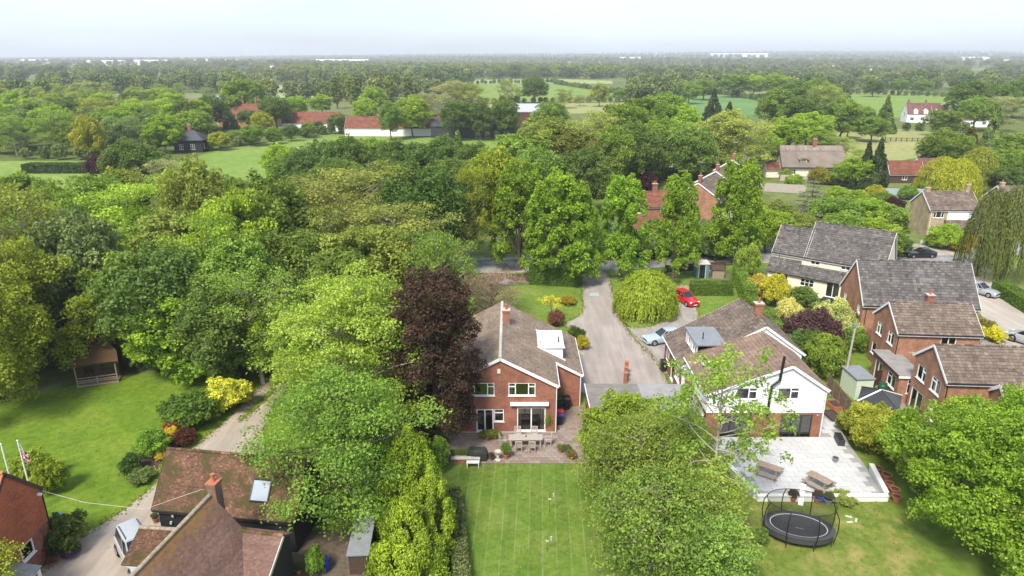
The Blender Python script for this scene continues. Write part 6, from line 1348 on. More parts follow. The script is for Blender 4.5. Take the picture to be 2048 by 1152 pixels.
# undergrowth of the wood edge
UR = random.Random(9)
for i in range(48):
    px = UR.uniform(-60, 560); py = UR.uniform(670, 748) - abs(px - 250) * .03
    if 95 < px < 290 and py > 692: continue
    x, y = G(px, py)
    tree('shrub', i % 2, x, y, UR.uniform(3, 5.5), UR.uniform(2.0, 3.4), UR.choice((DEEP, MIDG, BLUEG, DEEP)), 'leafy undergrowth shrub at the edge of the wood', name='undergrowth_shrub', cat='shrub', group='undergrowth at the wood edge')
for i in range(30):
    px = UR.uniform(590, 900); py = UR.uniform(560, 640)
    x, y = G(px, py); tree('shrub', i % 2, x, y, UR.uniform(2.5, 5), UR.uniform(2.0, 3.0), UR.choice((DEEP, MIDG, OLIVE)), 'leafy undergrowth shrub beneath the pale willows', name='undergrowth_shrub', cat='shrub', group='undergrowth beneath the willows')
for i in range(16):
    px = (1195, 1235, 1300, 1318, 1412, 1432, 1440, 1205)[i % 8] + UR.uniform(-8, 8); x, y = G(px, UR.uniform(500, 516)); tree('shrub', i % 2, x, y, UR.uniform(3.5, 5.5), UR.uniform(2.2, 3), UR.choice((DEEP, MIDG, BLUEG)), 'dark leafy shrub in the far roadside hedge between the lime trees', name='roadside_shrub', cat='shrub', group='roadside shrubs between the limes')
t = near_tree('young_tree', 'small yellow-leaved sapling on the front lawn', gen_open(41, 1.2, 2.9, .35, 12, 1500, .14, .3, M_BARK, .05, 2), 1103, 640, (.32, .34, .03))

# ------------------------------------------------------------------ vehicles
def paint(name, col): 
    m, nt, b = newmat(name); b.inputs['Base Color'].default_value = c4(col); b.inputs['Roughness'].default_value = .28; b.inputs['Coat Weight'].default_value = .6; b.inputs['Coat Roughness'].default_value = .06; b.inputs['Specular IOR Level'].default_value = .5
    n = noise(nt, 3, 4); r = ramp(nt, [(.3, tuple(c * .88 for c in col)), (.7, col)]); nt.links.new(n.outputs['Fac'], r.inputs['Fac']); nt.links.new(r.outputs['Color'], b.inputs['Base Color']); return m
M_LAMP = plain('lamp_lens', (.75, .76, .78), .12, .03, bstr=0); M_TAIL = plain('tail_lens', (.35, .01, .01), .2, .05, bstr=0); M_PLATE_W = plain('plate_white', (.75, .75, .72), .5, .02, bstr=0); M_PLATE_Y = plain('plate_yellow', (.70, .52, .03), .5, .02, bstr=0)
def car(label, loc, rz, pm, L=4.0, W=1.7, H=1.48, style='hatch', cat='car', name='parked_car', group=None):
    """front toward +x"""
    t = thing(name, label, cat, loc, rz, group); h = L / 2; w = W / 2
    S = {'hatch': dict(hood=.30, ws=.46, rf=.60, rr=.93, rb=1.0, belt=.60, hz=.52), 'saloon': dict(hood=.27, ws=.46, rf=.56, rr=.74, rb=.86, belt=.62, hz=.56), 'suv': dict(hood=.26, ws=.38, rf=.55, rr=.94, rb=.99, belt=.56, hz=.52), 'van': dict(hood=.14, ws=.26, rf=.56, rr=.98, rb=1.0, belt=.55, hz=.5)}[style]
    gl = .18 if style != 'suv' else .24
    zb = H * S['belt']
    st = []   # x fraction from the front, half width factor, shoulder height
    for f in (0, .04, .12, S['ws'] * .62, S['ws'], .5, .65, .8, .92, .97, 1.0):
        wf = 1 - .22 * max(0, (.14 - f) / .14) ** 2 - .16 * max(0, (f - .86) / .14) ** 2
        if f < S['ws']: zz = H * (S['hz'] - .10 * max(0, (.12 - f) / .12)) * (.95 + .05 * f / S['ws']) + (zb - H * S['hz']) * (f / S['ws']) ** 2
        elif style == 'saloon' and f > .86: zz = zb * (1.0 - .03 * (f - .86) / .14)
        else: zz = zb
        st.append((h - f * L, w * wf, zz))
    mb = MB(); n = 9
    for (x, ww, zz) in st:
        ring = [(0, gl), (ww * .88, gl), (ww * .97, gl + .10), (ww, gl + (zz - gl) * .45), (ww * .985, gl + (zz - gl) * .75), (ww * .93, zz - .02), (ww * .80, zz + .02), (ww * .4, zz + .045), (0, zz + .05)]
        for (y, z) in ring: mb.v.append((x, y, z))
        for (y, z) in ring: mb.v.append((x, -y, z))
    k = 2 * n
    for i in range(len(st) - 1):
        for j in range(n - 1):
            a = i * k + j; b2 = (i + 1) * k + j
            mb.f.append((a, a + 1, b2 + 1, b2)); mb.f.append((a + n + 1, a + n, b2 + n, b2 + n + 1))
    for e, rev in ((0, False), ((len(st) - 1) * k, True)):
        loop = [e + j for j in range(n)] + [e + n + j for j in range(n - 1, -1, -1)]
        mb.f.append(tuple(loop if rev else loop[::-1]))
    mb.m = [0] * len(mb.f); mb.t = [.5] * len(mb.f)
    body = mb.build('body', pm, t, smooth=True, uv=False, tint=False); md = body.modifiers.new('edge', 'EDGE_SPLIT'); md.split_angle = R(38)
    # cabin
    X = lambda f: h - f * L
    xa, xb, xc, xd = X(S['ws'] * .78), X(S['rf']), X(S['rr']) , X(S['rb']); xb = X((S['ws'] + S['rf']) / 2 + .03); wb, wr = w * .90, w * .70; z0, z1 = zb - .02, H
    if style in ('hatch', 'suv', 'van'): xd = X(S['rb'] - .015); xc = X(S['rb'] - (.10 if style == 'hatch' else .055))
    base = [(xa, wb * .92), (X(.5), wb), (xd, wb * .9)]; top = [(xb, wr * .95), (X(.62), wr), (xc, wr * .92)]
    c = MB(); vs = []
    for (pt, z) in ((base, z0), (top, z1 - .05)):
        for (x, y) in pt: vs.append((x, y, z))
        for (x, y) in pt: vs.append((x, -y, z))
    for (x, y) in top: vs.append((x, y * .72, z1 + (0 if x != top[0][0] else -.02)))
    for (x, y) in top: vs.append((x, -y * .72, z1 + (0 if x != top[0][0] else -.02)))
    c.add(vs, [(0, 6, 7, 1)[::-1], (1, 7, 8, 2)[::-1], (3, 4, 10, 9)[::-1], (4, 5, 11, 10)[::-1], (0, 3, 9, 6)[::-1], (2, 8, 11, 5)[::-1], (6, 12, 13, 7)[::-1], (7, 13, 14, 8)[::-1], (9, 10, 16, 15)[::-1], (10, 11, 17, 16)[::-1], (12, 15, 16, 13)[::-1], (13, 16, 17, 14)[::-1], (6, 9, 15, 12)[::-1], (8, 14, 17, 11)[::-1]])
    cab = c.build('cabin', pm, t, smooth=True, uv=False, tint=False); md = cab.modifiers.new('edge', 'EDGE_SPLIT'); md.split_angle = R(32)
    def quad(name, A, B, C_, D, ins, off, mat=M_DARKGLASS):
        P = [Vector(p) for p in (A, B, C_, D)]; cen = sum(P, Vector()) / 4; nn = (P[1] - P[0]).cross(P[3] - P[0]).normalized()
        if nn.dot(cen - Vector((0, 0, H * .4))) < 0: nn = -nn
        q = [p + (cen - p) * ins + nn * off for p in P]; m = MB(); m.add([tuple(p) for p in q], [(0, 1, 2, 3)]); return m.build(name, mat, t, uv=False, tint=False)
    quad('windscreen', vs[0], vs[3], vs[9], vs[6], .09, .012); quad('rear_window', vs[2], vs[8], vs[11], vs[5], .14, .012)
    for s in (0, 1):
        o = 3 * s
        if style != 'van': quad('side_window', vs[1 + o], vs[2 + o], vs[8 + o], vs[7 + o], .13, .012)
        quad('side_window', vs[0 + o], vs[1 + o], vs[7 + o], vs[6 + o], .13, .012)
    wr_ = H * .205 if style != 'suv' else H * .21
    for fx in (.185, .815):
        for sd in (-1, 1):
            x = X(fx); y = sd * (w - .10)
            tm = MB(); prof = [(wr_ * .62, -.09), (wr_ * .96, -.10), (wr_, -.07), (wr_, .07), (wr_ * .96, .10), (wr_ * .62, .09)]
            tm.lathe(prof, (0, 0, 0), 18); o = tm.build('wheel', M_RUBBER, t, loc=(x, y, wr_), uv=False, tint=False); o.rotation_euler = (R(90), 0, 0)
            rm = MB(); rm.lathe([(wr_ * .64, -.085), (wr_ * .60, -.10 if sd > 0 else -.06), (.05, -.09)], (0, 0, 0), 14); rm.lathe([(wr_ * .64, .085), (wr_ * .60, .10), (.05, .09)], (0, 0, 0), 14)
            rm.build('rim', M_CHROME, o, uv=False, tint=False)
            ar = MB(); ar.lathe([(wr_ * 1.17, -.002), (wr_ * 1.17, .002)], (0, 0, 0), 20); o2 = ar.build('wheel_arch', M_BLACK, t, loc=(x, sd * (w * .992 + .004), wr_ + .02), uv=False, tint=False); o2.rotation_euler = (R(90), 0, 0); o.location.y = sd * (w - .055)
    zf = H * .40
    for sd in (-1, 1):
        MB().obox((X(.035), sd * w * .66, zf + .03), (.16, w * .34, .16)).build('headlight', M_LAMP, t, uv=False, tint=False, bevel=.03)
        MB().obox((X(.985), sd * w * .74, zb - .10), (.10, w * .20, .28)).build('tail_light', M_TAIL, t, uv=False, tint=False, bevel=.03)
        MB().obox((X(S['ws'] * .92), sd * (w + .07), zb + .05), (.12, .17, .12)).build('wing_mirror', pm, t, uv=False, tint=False, bevel=.03)
        MB().obox((X(.55), sd * (w * .99), zb - .12), (.16, .03, .03)).build('door_handle', pm, t, uv=False, tint=False)
    MB().obox((X(.0) + .0, 0, zf - .12), (.05, w * .9, .16)).build('grille', M_BLACK, t, uv=False, tint=False, bevel=.02); MB().obox((X(.0) + .03, 0, gl + .16), (.03, .5, .11)).build('number_plate', M_PLATE_W, t, uv=False, tint=False); MB().obox((X(1.0) - .02, 0, zb - .22), (.03, .5, .11)).build('number_plate', M_PLATE_Y, t, uv=False, tint=False)
    MB().box(X(.97), -w * .86, gl - .02, X(.03), w * .86, gl + .10).build('underside', M_BLACK, t, uv=False, tint=False)
    if style == 'suv':
        for sd in (-1, 1): MB().tube([(xb - .2, sd * wr * .8, H + .0), (xb - .3, sd * wr * .8, H + .07), (xc + .3, sd * wr * .8, H + .07), (xc + .2, sd * wr * .8, H)], .025, 6).build('roof_rail', M_DARK, t, uv=False, tint=False)
    return t
x, y = G(1372, 606); car('red hatchback parked beside the small weeping willow', (x, y, .02), R(-68), paint('red_paint', (.50, .008, .022)), 3.7, 1.68, 1.5)
x, y = G(1336, 684); car('pale blue hatchback parked on the gravel behind the boarded house', (x - .7, y, .02), R(196), paint('pale_blue_paint', (.36, .45, .55)), 4.0, 1.7, 1.5)
car('silver estate four-by-four poking out beside the tiled porch', (-22.55, 34.0, .02), R(-47), paint('silver_paint', (.36, .38, .40)), 4.6, 1.85, 1.75, 'suv')
x, y = G(1838, 514); car('black saloon parked on the road by the cream house', (x, y, .03), R(183), paint('black_paint_car', (.010, .011, .014)), 4.6, 1.8, 1.42, 'saloon')
x, y = G(1962, 588); car('silver-white hatchback parked on the concrete side road', (x, y, .03), R(-62), paint('white_silver_paint', (.34, .36, .39)), 4.1, 1.75, 1.5)
x, y = G(2062, 690); car('silver van at the edge of the concrete side road', (x, y, .03), R(118), paint('van_silver_paint', (.36, .38, .41)), 4.8, 1.9, 1.85, 'van', 'van', 'parked_van')

# ------------------------------------------------------------------ brick patio and its things
def slabs(parent_name, label, poly, z, size, gap, mats, rot=0.0, th=.03, base=None, lim=290):
    """separate paving slabs clipped to whole slabs inside the polygon; the far remainder is one joined part"""
    xs = [p[0] for p in poly]; ys = [p[1] for p in poly]
    base_o = sheet(parent_name, poly, z, base, label, True)
    cx, cy_ = base_o.location.x, base_o.location.y
    def inside(x, y):
        c = False; j = len(poly) - 1
        for i in range(len(poly)):
            if (poly[i][1] > y) != (poly[j][1] > y) and x < (poly[j][0] - poly[i][0]) * (y - poly[i][1]) / (poly[j][1] - poly[i][1]) + poly[i][0]: c = not c
            j = i
        return c
    sx, sy = size; cells = []
    ny = int((max(ys) - min(ys)) / sy) + 1
    for j in range(ny):
        y = min(ys) + (j + .5) * sy; off = (j % 2) * sx * .5
        x = min(xs) - sx + off
        while x < max(xs) + sx:
            if all(inside(x + a * sx * .48, y + b * sy * .48) for a in (-1, 1) for b in (-1, 1)): cells.append((x, y))
            x += sx
    rr = random.Random(4); meshes_ = []
    for k, m in enumerate(mats):
        mb = MB(); mb.box(-sx / 2 + gap, -sy / 2 + gap, 0, sx / 2 - gap, sy / 2 - gap, th); meshes_.append(mb.mesh('paving_slab', m, tint=False))
    cells.sort(key=lambda c: c[1])
    rest = MB()
    for i, (x, y) in enumerate(cells):
        dz = rr.uniform(.004, .010)
        if i < lim: link_obj('paving_slab', rr.choice(meshes_), base_o, (x - cx, y - cy_, dz))
        else: rest.box(x - cx - sx / 2 + gap, y - cy_ - sy / 2 + gap, dz, x - cx + sx / 2 - gap, y - cy_ + sy / 2 - gap, dz + th)
    if rest.v: rest.build('far_paving', mats[0], base_o, tint=False)['kind'] = 'stuff'
    return base_o
PV = [plain(f'brown_slab_{i}', c, .9, .16, 3) for i, c in enumerate([(.235, .180, .150), (.255, .205, .175), (.215, .160, .130), (.27, .225, .195)])]
slabs('brick_patio', 'brown paved patio behind the red brick house', [(-5.3, 44.5), (6.2, 44.5), (6.25, 49.0), (6.3, 53.3), (3.6, 53.3), (3.6, 48.95), (-5.3, 48.95)], .012, (.45, .40), .008, PV, base=plain('patio_joint', (.15, .125, .10), .95, .2))
PW = [plain(f'white_slab_{i}', c, .8, .05, 2, dirt=((.38, .375, .36), .9, .58)) for i, c in enumerate([(.46, .46, .457), (.485, .485, .48), (.44, .44, .437)])]
PB = [(15.6, 47.9), (24.75, 47.9), (24.75, 54.5), (26.0, 54.3), (27.0, 50.3), (26.4, 46.2), (26.2, 43.3), (25.6, 40.0), (17.0, 40.0), (16.1, 44.0)]
for_p = slabs('white_patio', 'white paved terrace behind the boarded house', PB, .26, (.90, .60), .010, PW, base=plain('white_joint', (.28, .28, .27), .9, .1))
PBm = MB(); PBm.prism(PB, 0.0, .255); PBm.build('patio_base', M_WHITE, for_p, loc=(-for_p.location.x, -for_p.location.y, -.26), tint=False)
def lowwall(label, a, b, h, w, mat, cap, name='garden_wall', capw=.06, z=0.0):
    a = Vector(a); b = Vector(b); d = b - a; t = thing(name, label, 'wall', (a.x, a.y, z), math.atan2(d.y, d.x)); L = d.length
    MB().box(0, -w / 2, 0, L, w / 2, h).build('wall', mat, t, tint=False)
    n = max(1, round(L / .6))
    for i in range(n): MB().box(L * i / n + .004, -w / 2 - capw, h + .002, L * (i + 1) / n - .004, w / 2 + capw, h + .06).build('coping', cap, t, tint=False)
    return t
M_CAPW = plain('white_coping', (.74, .74, .72), .7, .06, 3, dirt=((.45, .42, .36), 2.5, .64))
lowwall('white low wall along the right of the white terrace', (25.85, 40.1), (26.55, 43.6), .55, .22, M_WHITE, M_CAPW); lowwall('white low wall between the white terrace and the trampoline lawn', (16.9, 39.95), (25.9, 39.95), .42, .2, M_WHITE, M_CAPW); lowwall('white low wall beside the thicket, left of the white terrace', (16.8, 40.1), (15.75, 44.6), .55, .22, M_WHITE, M_CAPW)
lowwall('stone ledge holding the planter at the end of the brick patio', (-4.6, 44.62), (-2.4, 44.62), .38, .28, M_BRICK, M_STONE)
t = thing('step_wall', 'stepped brick wall with three capped piers on the driveway', 'wall', (*G(1250, 768), 0), R(78))
for i in range(3):
    MB().box(i * .95, -.17, 0, i * .95 + .36, .17, 1.05 + i * .12).build('pier', M_BRICK, t, tint=False); MB().box(i * .95 - .05, -.22, 1.052 + i * .12, i * .95 + .41, .22, 1.12 + i * .12).build('pier_cap', M_TERRA, t, tint=False)
    if i < 2: MB().box(i * .95 + .36, -.1, 0, i * .95 + .95, .1, .85 + i * .1).build('wall', M_BRICK, t, tint=False)
def garden_chair(label, loc, rz, group='slatted garden chairs at the patio table'):
    t = thing('garden_chair', label, 'chair', loc, rz, group)
    for (x, y) in ((-.24, -.22), (.24, -.22)): MB().box(x - .025, y - .025, 0, x + .025, y + .025, .64).build('leg', M_WOOD_GREY, t, uv=False, tint=False)
    for x in (-.24, .24): MB().bar((x, .22, 0), (x, .30, 1.02), .05, .05).build('leg', M_WOOD_GREY, t, uv=False, tint=False); MB().bar((x, -.25, .64), (x, .27, .66), .06, .03).build('armrest', M_WOOD_GREY, t, uv=False, tint=False)
    for i in range(5): MB().box(-.23, -.24 + i * .10, .42, .23, -.16 + i * .10, .445).build('seat_slat', M_WOOD_GREY, t, uv=False, tint=False)
    for i in range(6): MB().bar((-.19 + i * .076, .235, .48), (-.19 + i * .076, .30, .98), .045, .02).build('back_slat', M_WOOD_GREY, t, uv=False, tint=False)
    MB().bar((-.26, .30, 1.0), (.26, .30, 1.0), .05, .07).build('top_rail', M_WOOD_GREY, t, uv=False, tint=False)
    return t
def garden_table():
    x, y = G(1051, 875, .74); t = thing('garden_table', 'long silvered wooden table on the brick patio', 'table', (x, y, .05), R(1))
    for i in range(8): MB().box(-1.32, -.44 + i * .11, .70, 1.32, -.44 + i * .11 + .10, .735).build('tabletop_slat', M_WOOD_GREY, t, uv=False, tint=False)
    for (a, b) in ((-1.15, -.36), (1.15, -.36), (-1.15, .36), (1.15, .36)): MB().box(a - .04, b - .04, 0, a + .04, b + .04, .70).build('leg', M_WOOD_GREY, t, uv=False, tint=False)
    MB().box(-1.2, -.38, .60, 1.2, .38, .69).build('apron', M_WOOD_GREY, t, uv=False, tint=False)
    o = MB().lathe([(.035, 0), (.04, .1), (.03, .16), (.012, .2), (.012, .26)], (0, 0, 0), 10).build('bottle', M_BLACK, loc=(x + .03, y, .79), uv=False, tint=False); tag(o, 'small dark bottle standing on the patio table', 'bottle')
    for (dx, dy, rz, lb) in ((-.55, -.85, 180, 'slatted garden chair on the lawn side of the table, nearer the potted plant'), (.5, -.85, 176, 'slatted garden chair on the lawn side of the table, nearer the maple'), (-.6, .85, 2, 'slatted garden chair on the house side, nearer the french door'), (.72, .85, -3, 'slatted garden chair on the house side, nearer the climbing rose'), (-1.75, -.1, 105, 'slatted garden chair at the planter end of the table, turned askew'), (1.75, 0, -92, 'slatted garden chair at the maple end of the table')):
        garden_chair(lb, (x + dx, y + dy, .05), R(rz))
garden_table()
def pot(label, px, py, r, h, mat, plant=None, ph=.5, pr=.35, name='plant_pot', z=.05, xy=None):
    x, y = xy or G(px, py); t = thing(name, label, 'plant pot', (x, y, z))
    MB().lathe([(r * .68, 0), (r * .95, h * .86), (r * 1.08, h * .87), (r * 1.08, h), (r * .9, h), (r * .88, h * .9)], (0, 0, 0), 16).build('pot', mat, t, smooth=False, uv=False, tint=False)
    MB().lathe([(r * .88, 0), (r * .87, .02)], (0, 0, h * .88), 14).build('soil', M_SOIL, t, uv=False, tint=False)
    if plant:
        c, _ = meshes(('bush', 0)); o = link_obj('plant', c, t, (0, 0, h * .85)); o.scale = (pr / 1.5, pr / 1.5, ph / 2.2); o.color = (*plant, 1)
    return t
pot('tall leafy plant in a terracotta pot at the lawn end of the patio', 1012, 918, .24, .42, M_TERRA, (.15, .24, .04), 1.0, .40)
pot('low bronze pot of ferns by the french doors', 974, 880, .30, .30, M_TERRA, (.19, .24, .04), .55, .55); pot('second low fern pot by the french doors', 990, 878, .28, .30, M_TERRA, (.17, .22, .04), .5, .5)
pot('small dark pot beside the stone bird bath', 984, 920, .18, .30, M_WOOD_DARK, (.10, .10, .05), .35, .2); pot('blue-grey pot with a bushy plant near the maple', 1133, 910, .24, .3, M_LEAD, (.10, .17, .05), .6, .4); pot('small pot of yellowish plants near the maple', 1121, 905, .2, .25, M_TERRA, (.2, .24, .05), .45, .3); pot('rusty flowered pot at the lawn corner of the patio', 1142, 920, .22, .3, M_TERRA, (.24, .20, .06), .6, .4)
def birdbath():
    x, y = G(996, 921); t = thing('bird_bath', 'small pale stone bird bath on the brick patio', 'bird bath', (x, y, .05))
    MB().lathe([(.24, 0), (.24, .06), (.13, .12), (.09, .45), (.12, .58), (.10, .60)], (0, 0, 0), 14).build('pedestal', M_STONE, t, uv=False, tint=False); MB().lathe([(.1, .60), (.24, .68), (.27, .76), (.24, .76), (.12, .70)], (0, 0, 0), 14).build('bowl', M_STONE, t, uv=False, tint=False)
birdbath()
def barbecue():
    x, y = G(956, 918); t = thing('covered_barbecue', 'barbecue under a dark green-black fabric cover', 'barbecue', (x, y, .05), R(-4))
    m = MB(); n = 20; L = [(.0, 1.0, 1.0), (.5, .98, 1.0), (.72, .92, .95), (.86, .7, .75), (.9, .3, .35)]
    for (z, a, b) in L:
        for k in range(n):
            an = 2 * math.pi * k / n; cx, sy = math.cos(an), math.sin(an); e = .45
            wob = 1 + .05 * math.sin(an * 5 + z * 4)
            m.v.append((.78 * a * math.copysign(abs(cx) ** e, cx) * wob, .40 * b * math.copysign(abs(sy) ** e, sy) * wob, z + .04 * math.sin(an * 3)))
    for i in range(len(L) - 1):
        for k in range(n): m.f.append((i * n + k, i * n + (k + 1) % n, (i + 1) * n + (k + 1) % n, (i + 1) * n + k))
    m.f.append(tuple((len(L) - 1) * n + k for k in range(n))); m.m = [0] * len(m.f); m.t = [.5] * len(m.f)
    m.build('cover', plain('cover_fabric', (.022, .028, .020), .7, .35, 3), t, smooth=True, uv=False, tint=False); MB().box(-.6, -.3, 0, .6, .3, .06).build('base', M_BLACK, t, uv=False, tint=False)
barbecue()
x, y = G(918, 918); t = thing('trough_planter', 'wooden trough of green plants on the patio ledge', 'planter', (x, y, .06))
MB().box(-.6, -.2, 0, .6, .2, .38).build('trough', M_WOOD, t, tint=False)
for i in range(4):
    o = link_obj('plant', meshes(('bush', i % 2))[0], t, (-.42 + i * .28, 0, .3)); o.scale = (.17, .17, .22); o.color = (.13, .21, .04, 1)
x, y = G(946, 934); t = thing('low_bench', 'low white bench at the lawn edge by the patio ledge', 'bench', (x, y, .01))
for i in range(3): MB().box(-.48, -.18 + i * .13, .40, .48, -.07 + i * .13, .44).build('seat_slat', M_WHITE, t, uv=False, tint=False)
for sx in (-.42, .42): MB().box(sx - .03, -.17, 0, sx + .03, .2, .40).build('leg', M_WHITE, t, uv=False, tint=False)
def bin_(label, x, y, col, lid, h=1.05, rz=0.0, name='wheelie_bin', z=.05):
    t = thing(name, label, 'bin', (x, y, z), rz)
    m = MB(); m.add([(-.22, -.26, .06), (.22, -.26, .06), (.22, .26, .06), (-.22, .26, .06), (-.28, -.34, h), (.28, -.34, h), (.28, .36, h), (-.28, .36, h)], [(0, 3, 2, 1), (4, 5, 6, 7), (0, 1, 5, 4), (1, 2, 6, 5), (2, 3, 7, 6), (3, 0, 4, 7)]); m.build('body', col, t, uv=False, tint=False, bevel=.02)
    m = MB(); m.add([(-.30, -.38, h + .005), (.30, -.38, h + .005), (.30, .40, h + .005), (-.30, .40, h + .005), (-.25, -.30, h + .09), (.25, -.30, h + .09), (.25, .34, h + .09), (-.25, .34, h + .09)], [(0, 3, 2, 1), (4, 5, 6, 7), (0, 1, 5, 4), (1, 2, 6, 5), (2, 3, 7, 6), (3, 0, 4, 7)]); m.build('lid', lid, t, uv=False, tint=False, bevel=.02)
    for s in (-1, 1): MB().lathe([(.10, -.03), (.10, .03)], (0, 0, 0), 12).build('wheel', M_RUBBER, t, loc=(s * .26, .30, .10), uv=False, tint=False).rotation_euler = (0, R(90), 0)
M_GBIN = plain('green_bin', (.012, .075, .035), .5, .1); M_KBIN = plain('black_bin', (.014, .015, .016), .5, .1)
bin_('dark green wheelie bin in the side passage', 4.05, 53.0, M_GBIN, M_GBIN); bin_('black wheelie bin in the side passage beside the green one', 4.75, 52.95, M_KBIN, M_KBIN); x, y = G(1326, 742); bin_('black wheelie bin by the boarded house door', x, y, M_KBIN, M_KBIN, z=.03)
for i, (lb, col, z) in enumerate([('dark navy recycling box at the bottom of the stack by the brick house', (.012, .016, .035), .05), ('blue recycling box in the middle of the stack', (.05, .12, .50), .78), ('red recycling box on top of the stack', (.55, .03, .05), 1.02)]):
    hgt = .72 if i == 0 else .23
    t = thing('recycling_box', lb, 'box', (3.95, 50.3 + .06 * i, z)); MB().add([(-.24, -.20, 0), (.24, -.20, 0), (.24, .20, 0), (-.24, .20, 0), (-.29, -.25, hgt), (.29, -.25, hgt), (.29, .25, hgt), (-.29, .25, hgt)], [(0, 3, 2, 1), (4, 5, 6, 7), (0, 1, 5, 4), (1, 2, 6, 5), (2, 3, 7, 6), (3, 0, 4, 7)]).build('tub', plain('box_plastic_%d' % i, col, .45, .06), t, uv=False, tint=False, bevel=.02)
    MB().box(-.31, -.27, hgt - .03, .31, .27, hgt - .005).build('rim', MATS['box_plastic_%d' % i], t, uv=False, tint=False)
def feeder(label, px, py, h):
    x, y = G(px, py); t = thing('bird_feeder', label, 'bird feeder', (x, y, 0)); MB().tube([(0, 0, 0), (0, 0, h), (.12, 0, h + .12), (.25, 0, h + .05)], .016, 6).build('pole', M_DARK, t, uv=False, tint=False)
    MB().lathe([(.02, .3), (.055, .28), (.055, 0), (.02, -.02)], (0, 0, 0), 10).build('seed_tube', M_STONE, t, loc=(.25, 0, h - .28), uv=False, tint=False); MB().lathe([(.09, 0), (.10, .02)], (0, 0, 0), 12).build('tray', M_STONE, t, loc=(0, 0, h * .68), uv=False, tint=False)
feeder('bird feeder pole on the striped lawn', 1099, 1024, 1.5); feeder('shorter bird feeder pole nearer the thicket', 1094, 1102, 1.1)

# ------------------------------------------------------------------ white terrace and trampoline
def picnic(label, px, py, rz):
    x, y = G(px, py, .5); t = thing('picnic_table', label, 'picnic table', (x, y, .30), R(rz))
    for i in range(5): MB().box(-.85, -.36 + i * .146, .71, .85, -.36 + i * .146 + .135, .75).build('tabletop_slat', M_WOOD, t, uv=False, tint=False)
    for s in (-1, 1):
        for i in range(2): MB().box(-.85, s * .70 - .14 + i * .14, .42, .85, s * .70 - .01 + i * .14, .455).build('seat_slat', M_WOOD, t, uv=False, tint=False)
    for xx in (-.62, .62):
        for s in (-1, 1): MB().bar((xx, s * .72, 0), (xx, s * .24, .71), .045, .09).build('leg', M_WOOD, t, uv=False, tint=False)
        MB().bar((xx + .05, -.82, .385), (xx + .05, .82, .385), .045, .09).build('cross_beam', M_WOOD, t, uv=False, tint=False); MB().bar((xx + .05, -.34, .675), (xx + .05, .34, .675), .045, .06).build('top_beam', M_WOOD, t, uv=False, tint=False)
picnic('weathered picnic table on the white terrace under the sparse tree', 1537, 945, -38); picnic('weathered picnic table on the white terrace behind the trampoline', 1637, 968, -55)
